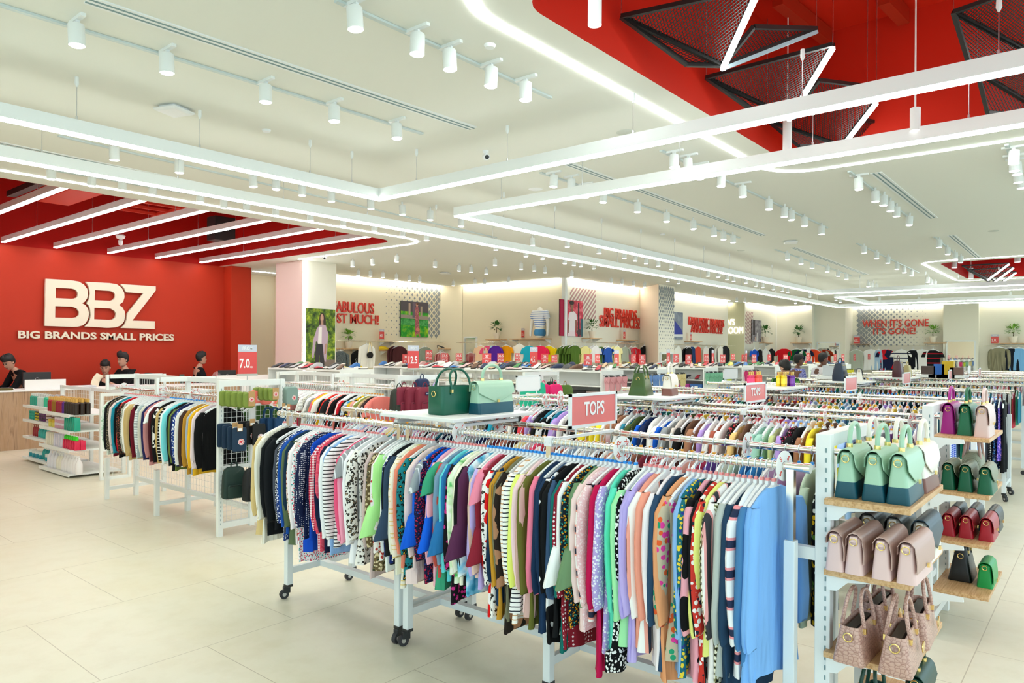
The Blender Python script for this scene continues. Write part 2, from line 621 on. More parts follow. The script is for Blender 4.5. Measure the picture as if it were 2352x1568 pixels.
# ---------------------------------------------------------------- red voids: ducts, mesh lamps, pendants
def mesh_face(a, b, c, m1, step=.02, th=.003):
    """expanded metal: two families of thin wires in the triangle abc"""
    a, b, c = Vector(a), Vector(b), Vector(c)
    n = (b - a).cross(c - a).normalized()
    e = (c - b).normalized()
    for ang in (28, -28):
        d = Matrix.Rotation(R(ang), 3, n) @ e
        g = n.cross(d)
        lo, hi = sorted((a.dot(g), b.dot(g), c.dot(g)))[0::2]
        s_ = lo + step
        while s_ < hi:
            cut = []
            for p, q in ((a, b), (b, c), (c, a)):
                u, v = p.dot(g) - s_, q.dot(g) - s_
                if u * v < 0:
                    cut.append(p + (q - p) * (u / (u - v)))
            if len(cut) == 2:
                m1.bar(cut[0], cut[1], th * 2, th)
            s_ += step
    return m1


tube_m = mat('frosted_tube', 'b8d4e0', .4)


def mesh_lamp(label, faces, leds, hang, step=.021, grp='black mesh triangle lamps in the red opening'):
    base = Vector(faces[0][0])
    t = thing('mesh_pendant_lamp', label, 'hanging light', base, group=grp)
    for f in faces:
        f = [Vector(p) - base for p in f]
        a = MB()
        mesh_face(*f, a, step).build('mesh_panel', darkm, t, smooth=0)
        a = MB()
        for p, q in zip(f, f[1:] + f[:1]):
            a.bar(p, q, .03, .03)
        a.build('frame', darkm, t, smooth=0)
    for n_, (p, q) in enumerate(leds):
        p, q = Vector(p) - base, Vector(q) - base
        MB().bar(p - Vector((0, 0, .026)), q - Vector((0, 0, .026)), .034, .026).build('light_tube', ledline if n_ == 0 else tube_m, t, smooth=0)
    for p in hang:
        p = Vector(p) - base
        MB().cyl(p, (p.x, p.y, 5.1 - base.z), .0035, n=5).build('cable', steel, t)
    return t


def tri_lamp(label, L, B, T, U, Wg, dz=0):
    """L left corner, B lower corner, T top corner, U underside corner, Wg wing tip (pixels of the photograph)"""
    PL, PB, PT = at(*L, Z=4.1 + dz), at(*B, Z=3.86 + dz), at(*T, Z=4.1 + dz)
    PU = PL * .35 + PB * .65
    PU = at(*U, Y=(PU.y + .06))
    PW = at(*Wg, X=PB.x + .75)
    PV = PT * .5 + PB * .5 + Vector((.25, 0, .1))
    return mesh_lamp(label, [[PL, PB, PT], [PL, PU, PB], [PB, PW, PV]], [(PB, PT), (PB, PW)], [PL, PT, PW])


tri_lamp('nearest black mesh triangle lamp with a glowing edge in the red opening', (1427, 38), (1660, 150), (1742, -30), (1578, 148), (1875, 66))
tri_lamp('second black mesh triangle lamp, above the nearer hanging light line', (1622, 178), (1812, 268), (1913, 102), (1735, 258), (1992, 198))
tri_lamp('third black mesh triangle lamp, just above the second hanging light line', (1762, 277), (1932, 334), (2013, 230), (1835, 336), (2064, 293))
P = [at(2190, 28, Z=4.25), at(2400, 138, Z=4.1), at(2440, -60, Z=4.3), at(2227, 148, Z=3.95)]
mesh_lamp('black mesh lamp cut off by the right edge, upper one', [[P[0], P[1], P[2]], [P[0], P[3], P[1]]], [(P[1], P[2])], [P[0], P[2]])
P = [at(2245, 165, Z=4.05), at(2420, 270, Z=3.95), at(2440, 120, Z=4.1), at(2268, 258, Z=3.88)]
mesh_lamp('black mesh lamp cut off by the right edge, lower one', [[P[0], P[1], P[2]], [P[0], P[3], P[1]]], [(P[1], P[2])], [P[0], P[2]])
for i, (l, b_, t_) in enumerate((((2210, 610), (2268, 641), (2318, 604)), ((2222, 620), (2278, 650), (2328, 613)), ((2240, 628), (2298, 649), (2334, 624)))):
    A, B, C = at(*l, X=20.0 + i), at(*b_, X=20.6 + i), at(*t_, X=20.4 + i)
    mesh_lamp(nth(i) + ' black mesh lamp from the top in the small far red opening', [[A, B, C]], [(B, C)], [], .05, 'mesh lamps in the far red opening')


def pendant(px, py, z, r, h, label, top=5.1):
    p = at(px, py, Z=z)
    t = thing('cylinder_pendant_lamp', label, 'hanging light', p, group='white cylinder lamps hanging in the red openings')
    MB().lathe([(r * .86, .012), (r, 0), (r, h), (r * .3, h + .003)], n=20).build('shade', white, t)
    MB().lathe([(0.001, .004), (r * .8, .004), (r * .85, .011), (.001, .0115)], n=20).build('lens', lens, t)
    MB().cyl((0, 0, h), (0, 0, top - z), .006, n=6).build('cord', white, t)
    MB().lathe([(.06, 0), (.06, -.03), (.02, -.035)], (0, 0, top - z), 14).build('canopy', white, t)


pendant(1366, 58, 3.55, .037, .36, 'white cylinder lamp hanging at the top edge of the photo')
pendant(2102, 300, 3.5, .036, .17, 'white cylinder lamp hanging between the two light lines at right')
pendant(1808, 347, 3.7, .04, .3, 'white cylinder lamp behind the third black mesh triangle')
for x, y, z, q in ((2337, 602, 3.85, 'its right end'), (2192, 615, 3.85, 'its left end'), (2230, 640, 3.8, 'its near side')):
    pendant(x, y, z, .06, .28, 'white cylinder lamp in the small far red opening, at ' + q, 5.0)
# services above the counter and in the right void
duct_m = mat('red_service_paint', 'd03018', .5)
t = thing('air_duct', 'red painted metal duct above the counter lamps', 'duct', (4.6, 13.2, 4.55))
MB().box((0, 0, 0), (.5, 2.6, .3)).build('duct_run', duct_m, t, smooth=0, bevel=.01)
MB().box((0, -1.32, 0), (.56, .04, .36)).build('duct_flange', duct_m, t, smooth=0)
o = MB().box((3.9, 13.0, 4.42), (.12, 2.6, .09)).build('cable_tray', darkm, smooth=0)
tag(o, 'black cable tray beside the first lamp bar in the red opening', 'cable tray')
t = thing('access_ladder_frame', 'red painted steel frame hung in the opening behind the second lamp bar', 'frame', (6.0, 13.4, 4.5))
for q in (-.45, .45):
    MB().bar((q, -1, 0), (q, 1.4, 0), .05).build('rail', duct_m, t, smooth=0)
for q in range(5):
    MB().bar((-.45, -.9 + q * .52, 0), (.45, -.9 + q * .52, 0), .05).build('rung', duct_m, t, smooth=0)
o = MB().box((7.7, 14.4, 4.35), (.45, .35, .5)).build('service_box', darkm, smooth=0, bevel=.01)
tag(o, 'dark service box behind the fourth lamp bar in the red opening', 'box')
o = MB().lathe([(.01, 0), (.16, 0), (.17, .03), (.01, .05)], (6.9, 13.0, 4.6), 16).build('loudspeaker', black)
tag(o, 'black round ceiling speaker between the lamp bars above the counter', 'speaker')
t = thing('smoke_detector', 'white pendant detector hanging between second and third lamp bar', 'detector', at(277, 545, Z=4.05))
MB().lathe([(.01, -.05), (.07, -.02), (.09, .03), (.05, .07), (.01, .08)]).build('detector_head', plastic, t)
MB().lathe([(.01, -.16), (.035, -.15), (.045, -.06), (.02, -.05)]).build('detector_bell', plastic, t)
for i, (x0, y0, x1, y1) in enumerate(((1786, -5, 1842, 70), (2030, -8, 2052, 22))):
    a_, b_ = at(x0, y0, Z=5.02), at(x1, y1, X=7.65)
    o = MB().bar(a_, (b_.x, a_.y - .1 + i * .05, 5.02), .1, .14).build('steel_beam', red_m, smooth=0)
    tag(o, ('left' if i == 0 else 'right') + 'hand red painted beam under the roof of the red opening', 'beam')


# ---------------------------------------------------------------- tracks, spotlights, slots, ceiling devices
def track(name, a, b):
    """a, b ceiling points in the photograph"""
    p, q = at(*a, Z=ZC), at(*b, Z=ZC)
    o = MB().bar((p.x, p.y, ZC - .0095), (q.x, q.y, ZC - .0095), .034, .016).build('lighting_track', trackm, smooth=0)
    tag(o, 'thin lighting track in the ceiling, ' + name, 'lighting track', 'lighting tracks')


trackm = mat('track_grey', (.6, .68, .68), .5)
hd = MB().lathe([(.043, .002), (.047, 0), (.047, .125), (.043, .13), (.012, .132)], n=18).mesh('housing', white)
ln = MB().lathe([(.001, -.006), (.036, -.005), (.041, -.001), (.041, .001)], n=14).mesh('lens', lens)
adp = MB().box((0, 0, .165), (.03, .2, .02)).box((0, 0, .145), (.02, .03, .03)).mesh('adapter', white)
a = MB().lathe([(.043, .003), (.047, 0), (.047, .125), (.043, .13), (.012, .132), (.012, .175)], n=10)
a.mi = 1
a.lathe([(.001, -.006), (.036, -.006), (.042, -.001), (.042, .001)], n=10)
farhd = a.mesh('housing', [white, lens])
nspot = 0


def spots(where, pts, tilt=0.0, light=True):
    global nspot
    for i, (x, y) in enumerate(pts):
        p = at(x, y, Z=3.675)
        dist = p.xy.length
        lab = 'white spotlight, %s from left %s' % (nth(i), where)
        rx, ry = random.uniform(-.06, .06) + (tilt if i % 3 == 1 else 0), random.uniform(-.06, .06)
        if dist < 9.5:
            t = thing('track_spotlight', lab, 'spotlight', p, group='white spotlights')
            link('adapter', adp, t)
            h_ = link('housing', hd, t, rot=(rx, ry, 0))
            link('lens', ln, h_)
        else:
            t = link('track_spotlight', farhd, None, p, (rx, ry, 0))
            tag(t, lab, 'spotlight', 'white spotlights')
        if light and i % 3 == 0 and dist < 26:
            nspot += 1
            l = bpy.data.lights.new('spotlight_beam', 'SPOT')
            l.energy = SPOT_W * (1.0 if dist < 12 else 2.6)
            l.spot_size = R(95)
            l.spot_blend = .8
            l.shadow_soft_size = .04
            l.color = (1.0, .93, .8)
            lo = bpy.data.objects.new('spotlight_beam', l)
            COL.objects.link(lo)
            lo.parent = t
            lo.location = (0, 0, -.02)


track('upper left one', (-10, 5), (970, 305))
track('at the top centre', (772, -2), (1265, 222))
track('behind the nearest light line', (134, 310), (1140, 545))
track('beside the left red opening', (115, 388), (1000, 540))
track('in the middle, left of the long slot', (1242, 395), (1698, 545))
track('in the middle, right of the long slot', (1518, 344), (1900, 522))
track('left of the right hand slot', (1950, 392), (2095, 505))
track('by the right edge of the photo', (2312, 330), (2345, 425))
track('far right of centre', (1780, 572), (1955, 632))
track('farther right with the row of six', (1968, 558), (2110, 625))
track('above the far red opening', (2146, 543), (2212, 598))
spots('on the upper left track', [(177, 105), (384, 168), (610, 235), (768, 279), (912, 318)])
spots('on the top centre track', [(817, 68), (958, 125), (1034, 160), (1127, 198), (1207, 230)])
spots('on the track behind the nearest light line', [(263, 368), (412, 397), (582, 429), (634, 435), (694, 449), (761, 463), (852, 480), (925, 493), (988, 505), (1059, 520)])
spots('on the track beside the left red opening', [(118, 412), (210, 427), (281, 437), (350, 448), (460, 464), (514, 478), (566, 484), (633, 495), (713, 507),
      (788, 519), (860, 531), (925, 543), (980, 552)])
spots('on the middle track left of the long slot', [(1271, 429), (1312, 437), (1345, 453), (1385, 465), (1464, 487), (1531, 509), (1593, 526), (1640, 542), (1662, 550), (1684, 557)])
spots('on the middle track right of the long slot', [(1548, 385), (1581, 393), (1607, 411), (1656, 428), (1706, 452), (1766, 481), (1801, 498), (1818, 505), (1848, 519), (1887, 538)])
spots('on the track left of the right slot', [(1973, 435), (2011, 463), (2029, 472), (2045, 485), (2059, 497), (2088, 517)])
spots('on the track by the right edge', [(2328, 376), (2330, 393), (2336, 401), (2339, 419), (2347, 432)])
spots('in the row under the long U light line', [(1139, 574), (1208, 589), (1223, 564), (1246, 595), (1303, 567), (1376, 582), (1434, 593), (1459, 599), (1484, 605),
      (1512, 611), (1542, 618), (1626, 634), (1650, 636), (1670, 642), (1685, 646), (1713, 650), (1736, 657), (1752, 660), (1776, 665), (1797, 669), (1809, 671), (1860, 682)])
spots('in the row of four under the outer light line', [(1297, 605), (1318, 609), (1334, 612), (1364, 617)])
spots('on the far right centre track', [(1809, 596), (1840, 606), (1865, 616), (1900, 624), (1925, 634), (1944, 641)])
spots('in the far row of six', [(1985, 581), (2013, 594), (2039, 604), (2060, 618), (2077, 626), (2094, 633)])
spots('above the small far red opening', [(2157, 568), (2177, 584), (2194, 595), (2206, 603)])
spots('beyond the far row of six', [(1994, 658), (2003, 660), (2014, 663), (2131, 648), (2139, 653), (2147, 656)])
spots('in the row before the letters on the left back wall', [(810, 612), (856, 608), (911, 601), (999, 613), (1054, 622), (1082, 625), (1117, 629), (1137, 609),
      (1197, 618), (1227, 622), (1252, 626), (1313, 636)])
spots('in the row nearest the left back wall', [(823, 633), (851, 634), (880, 637), (911, 641), (940, 644), (964, 647), (1041, 656), (1091, 652), (1113, 652), (1168, 648),
      (1404, 650), (1429, 652)])
spots('in the far row along the middle back walls', [(1455, 656), (1480, 659), (1534, 646), (1558, 651), (1600, 678), (1617, 680), (1692, 692), (1711, 694), (1827, 697), (1849, 701)])
spots('in the farthest row below the last light lines', [(1920, 690), (1930, 694), (2020, 690), (2080, 676), (2110, 692), (2122, 697), (2188, 672), (2320, 680)], light=False)


def slot(a, b, label):
    p, q = at(*a, Z=ZC), at(*b, Z=ZC)
    t = thing('slot_diffuser', label, 'air vent', p, group='long slot air vents')
    v = q - p
    MB().bar((0, 0, -.004), v + Vector((0, 0, -.004)), .12, .008).build('frame', white, t, smooth=0)
    s_ = Vector((-v.y, v.x, 0)).normalized()
    for off in (-.025, .025):
        MB().bar(s_ * off + Vector((0, 0, -.007)), v + s_ * off + Vector((0, 0, -.007)), .018, .006).build('slot', slotm, t, smooth=0)


slotm = mat('slot_dark', (.22, .32, .34), .7)
slot((200, -2), (1085, 294), 'long pale slot vent across the upper left of the ceiling')
slot((-5, 327), (1070, 545), 'slot vent behind the nearest hanging light line')
slot((1304, 375), (1752, 540), 'slot vent in the middle of the ceiling between two tracks')
slot((2012, 396), (2143, 500), 'short slot vent right of the track of six spots')
slot((1822, 568), (1990, 630), 'slot vent at far right below the wireless box')
slot((2185, 540), (2247, 592), 'small far slot vent right of the spots above the far opening')


def disc(x, y, r, h, label, name, m_=plastic):
    p = at(x, y, Z=ZC)
    o = MB().lathe([(.005, -h), (r * .8, -h), (r, -h * .3), (r, 0)], n=20).build(name, m_, None, p)
    tag(o, label, {'smoke_detector': 'detector', 'ceiling_speaker': 'speaker'}.get(name, name))


disc(1125, 103, .04, .02, 'round white smoke detector left of the top right light line', 'smoke_detector')
disc(612, 298, .04, .02, 'small round white detector above the nearest light line', 'smoke_detector')
disc(1438, 304, .09, .008, 'round ceiling speaker between the two right light lines', 'ceiling_speaker', mat('speaker_grille', (.6, .63, .58), .8))
disc(1230, 434, .09, .008, 'round ceiling speaker near the corner of the U light line', 'ceiling_speaker')
disc(1662, 372, .04, .02, 'round detector beside the right red opening', 'smoke_detector')
disc(1702, 575, .08, .008, 'flat round ceiling speaker by the middle slot vent', 'ceiling_speaker', MATS['speaker_grille'])
disc(1522, 537, .045, .02, 'tiny round detector left of the middle track', 'smoke_detector')
disc(2282, 530, .08, .008, 'flat round ceiling speaker at far right', 'ceiling_speaker', MATS['speaker_grille'])
for x, y, lab in ((400, 247, 'white wireless access box on the ceiling at upper left'), (1816, 553, 'white wireless access box on the ceiling right of centre'),
                  (1022, 625, 'grey wireless access box near the left back wall')):
    p = at(x, y, Z=ZC)
    t = thing('wireless_access_point', lab, 'device', p, rz=R(20), group='wireless boxes on the ceiling')
    MB().box((0, 0, -.01), (.16, .16, .02)).build('mount', plastic, t, smooth=0)
    MB().loft([rr for rr in ([(sx * q, sy * q, zz) for sx, sy in ((-.12, -.12), (.12, -.12), (.12, .12), (-.12, .12))] for q, zz in ((.95, -.02), (1, -.032), (.8, -.048)))]
              ).build('cover', plastic, t, smooth=0, bevel=.006)
for x, y, lab in ((1116, 358, 'small white security camera above the corner of the light lines'), (746, 597, 'small white security camera on the ceiling by the mauve column')):
    p = at(x, y - 12, Z=ZC)
    t = thing('security_camera', lab, 'camera', p)
    MB().lathe([(.03, 0), (.03, -.02), (.012, -.03), (.012, -.05)], n=12).build('mount', plastic, t)
    h_ = MB().cyl((.02, .03, -.055), (-.05, -.06, -.085), .032).build('body', plastic, t)
    MB().cyl((-.05, -.06, -.085), (-.054, -.064, -.087), .022).build('camera_lens', black, h_)
# ================================================================ clothes racks and hanging garments
ZR = 1.34
leg_m = mat('rack_white', (.78, .84, .86), .35)
rubber = mat('caster_rubber', (.03, .03, .035), .6)


def caster(p, parent, ang):
    a = MB()
    a.box((p[0], p[1], .092), (.05, .05, .02)).box((p[0] + .012 * math.cos(ang), p[1] + .012 * math.sin(ang), .064), (.05, .034, .045), ang)
    c_ = a.build('caster', black, parent, smooth=0, bevel=.004)
    d = Vector((math.cos(ang), math.sin(ang), 0))
    n = Vector((-d.y, d.x, 0))
    q = Vector((p[0], p[1], .033)) + d * .03
    w_ = MB().cyl(q - n * .013, q + n * .013, .033, n=18).build('wheel', rubber, c_)
    MB().cyl(q - n * .015, q + n * .015, .014, n=12).build('wheel_hub', steel, w_)


def rack(k, posts, y0, y1, detail, label):
    X0 = 2.99 + 2.57 * k
    t = thing('clothes_rack', label, 'clothes rack', (X0, y0, 0), group='double clothes racks in rows')
    for i, dx in enumerate((0, .575)):
        a = MB().cyl((dx, 0, ZR), (dx, y1 - y0, ZR), .0175, n=16)
        for e in (0, y1 - y0):
            a.cyl((dx, e - .012, ZR), (dx, e + .012, ZR), .021, n=16)
        a.build('rail', chrome, t)
    for py in posts:
        y = py - y0
        for dx in (0, .575):
            MB().box((dx, y, 1.18), (.03, .03, .3)).build('upright', chrome, t, smooth=0)
            MB().box((dx, y, .57), (.045, .045, .94)).build('leg', leg_m, t, smooth=0, bevel=.003 if detail else 0)
            if detail:
                caster((dx, y, 0), t, random.uniform(2.5, 4.2))
            else:
                MB().cyl((dx - .012, y, .033), (dx + .012, y, .033), .033, n=10).build('wheel', rubber, t)
        MB().box((.2875, y, .2), (.53, .03, .045)).build('cross_bar', leg_m, t, smooth=0)
    a = MB()
    ps = sorted(posts)
    for p, q in zip(ps, ps[1:]):
        if q - p > .3:
            a.bar((.2875, p - y0 + .016, .2), (.2875, q - y0 - .016, .2), .05, .04)
    a.build('base_bar', leg_m, t, smooth=0)
    if detail:
        for y in (2.23,):
            MB().box((0, y - y0, ZR), (.042, .05, .05)).build('rail_clamp', plastic, t, smooth=0, bevel=.004)
    return t


rack(0, (1.0, 2.23, 3.31, 3.39, 4.6), .935, 4.72, True, 'nearest double clothes rack with chrome rails and white legs on casters')
rack(1, (1.0, 2.25, 3.35, 3.43, 4.7), .96, 4.88, True, 'second row double clothes rack behind the nearest one')
for k_ in range(2, 9):
    rack(k_, (1.0, 2.9, 4.7), .96, 4.88, k_ == 3, nth(k_) + ' row double clothes rack counted from the front')

# ---- hanger, hook, size clip: shared meshes (origin at the centre of the rail)
a = MB()
prof = [(-.2, -.172), (-.17, -.15), (-.1, -.117), (-.04, -.094), (0, -.083), (.04, -.094), (.1, -.117), (.17, -.15), (.2, -.172)]
rings = []
for i, (x, z) in enumerate(prof):
    wy = .008 if i in (0, 8) else .0095
    hz = .013 if i in (0, 8) else .021
    rings.append([(x, -wy, z - hz), (x, wy, z - hz), (x, wy * .7, z + .006), (x, -wy * .7, z + .006)])
a.loft(rings)
a.box((0, 0, -.085), (.03, .014, .034))
HANGER = a.mesh('hanger', plastic, 30)
HOOK = MB().tube([(0, 0, -.07), (0, 0, -.045), (.012, 0, -.028)] + [(.0225 * math.cos(R(q)), 0, .0225 * math.sin(R(q))) for q in range(-50, 231, 40)], .0022, 5).mesh('hook', wire)
CLIPM = {}
for c_, h_ in (('pink', 'f79a9a'), ('blue', '1e96f0'), ('orange', 'f0a31e')):
    CLIPM[c_] = MB().box((0, 0, -.066), (.02, .013, .02)).mesh('size_clip', mat('clip_' + c_, h_, .4), 0)


def body_mesh(L, seed, flare=0.0, hw=.2, th=.015, n=30, frill=0):
    rnd = random.Random(seed)
    ph, ph2 = rnd.uniform(0, 6), rnd.uniform(0, 6)
    lv = [(-.09, .066, .75), (-.1, .1, .85), (-.12, .15, .95), (-.146, .192, 1), (-.176, .21, 1.05), (-.25, .203, 1.1), (-.37, .195, 1.15)]
    if seed % 2:                                        # a looser neckline that has slipped down the hanger
        lv[:5] = [(-.112, .085, .7), (-.124, .115, .8), (-.146, .16, .9), (-.168, .198, 1), (-.2, .211, 1.05)]
    m_ = 6
    for i in range(1, m_ + 1):
        f_ = i / m_
        lv.append((-.37 - (L - .37) * f_, .194 + .012 * f_ + flare * f_ * f_, 1.15 + .5 * f_))
    if frill:
        z, h_, t_ = lv[-2]
        lv[-2] = (z, h_ * .96, t_ * .8)
        lv.insert(-1, (z - .015, h_ * 1.08, t_ * 1.3))
    rings = []
    for z, h_, t_ in lv:
        f_ = max(0, (-z - .2) / (L - .2))
        r = []
        for j in range(n):
            a_ = 2 * PI * j / n
            cx, cy_ = math.cos(a_), math.sin(a_)
            x = (abs(cx) ** .8) * (1 if cx > 0 else -1) * h_ * hw / .2
            y = (abs(cy_) ** .7) * (1 if cy_ > 0 else -1) * th * t_
            y += f_ * .012 * math.sin(x * 48 + ph) + f_ * .008 * math.sin(x * 95 + ph2 + z * 6)
            x += f_ * .008 * math.sin(z * 9 + ph)
            r.append((x, y, z + (.012 * math.sin(x * 15 + ph) * f_ if f_ > .95 else 0)))
        rings.append(r)
    return MB().loft(rings, True, True).mesh('garment', plastic, 60)


def sleeve_mesh(kind, side, seed):
    rnd = random.Random(seed)
    if kind == 'S':
        path, rad = [(.18, -.15), (.212, -.185), (.236, -.25), (.25, -.315)], [(.03, .018), (.052, .022), (.06, .024), (.064, .022)]
    elif kind == 'B':
        path = [(.18, -.152), (.21, -.205), (.222, -.32), (.226, -.44), (.232, -.45), (.24, -.54), (.25, -.62)]
        rad = [(.03, .018), (.05, .022), (.05, .02), (.048, .018), (.06, .024), (.078, .028), (.092, .03)]
    else:
        e = rnd.uniform(.66, .74)
        path = [(.18, -.152), (.21, -.21), (.224, -.34), (.228, -.47), (.224, -.58), (.216, -e + .03), (.214, -e)]
        rad = [(.03, .018), (.052, .022), (.05, .021), (.046, .022), (.046, .022), (.04, .02), (.036, .018)]
    ph = rnd.uniform(0, 6)
    rings = []
    for i, ((x, z), (rx, ry)) in enumerate(zip(path, rad)):
        r = []
        for j in range(12):
            a_ = 2 * PI * j / 12
            wob = 1 + .08 * math.sin(3 * a_ + ph + i * .8)
            r.append((side * (x + rx * math.cos(a_) * wob * (1 if math.cos(a_) > 0 else .7)), ry * math.sin(a_) * wob + .006 * math.sin(i + ph), z - (.01 if i else 0) * math.cos(a_ * 2)))
        rings.append(r)
    return MB().loft(rings).mesh('sleeve', plastic, 60)


BODY, SLEEVE = {}, {}


def get_body(L, style):
    q = round(L / .06) * .06
    key = (round(q, 2), style, random.randint(0, 1))
    if key not in BODY:
        BODY[key] = body_mesh(q, hash(key) % 999 if False else int(q * 100) + key[2] * 7 + len(style), flare={'flare': .05, 'slim': -.01}.get(style, .01),
                              hw=.17 if style == 'slim' else .2, frill=style == 'flare')
    return BODY[key]


def get_sleeve(kind, side):
    key = (kind, side, random.randint(0, 2))
    if key not in SLEEVE:
        SLEEVE[key] = sleeve_mesh(kind, side, key[2] * 5 + ord(kind))
    return SLEEVE[key]


def garment(name, cat, label, group, p, spec, L=.78, sleeve='L', style='reg', clip='pink', rz=0.0, both=True, full=True):
    m_ = fabric(spec)
    o = link(name, get_body(L, style), None, p, (0, 0, rz))
    setmat(o, m_)
    tag(o, label, cat, group)
    if sleeve != 'N':
        for side in ((-1, 1) if both else (-1,)):
            s_ = link('sleeve', get_sleeve(sleeve, side), o, None, (0, 0, random.uniform(-.12, .12)))
            setmat(s_, m_)
    h_ = link('hanger', HANGER, o)
    link('hook', HOOK, h_)
    if clip:
        link('size_clip', CLIPM[clip], h_)
    return o


def unique_labels(items, place):
    """items: list of looks in order along the rail; returns one label each"""
    out, seen = [], {}
    cnt = {}
    for d in items:
        cnt[d] = cnt.get(d, 0) + 1
    for i, d in enumerate(items):
        if cnt[d] == 1:
            l = '%s on %s' % (d, place)
        else:
            j = i - 1 if i else 1
            l = '%s on %s, %s the %s' % (d, place, 'right of' if i else 'left of', items[j])
        if l in seen or len(l.split()) > 16:
            seen[d] = seen.get(d, 0) + 1
            l = '%s on %s, %s from left end' % (d, place, nth(i))
        seen[l] = 1
        out.append(l)
    return out


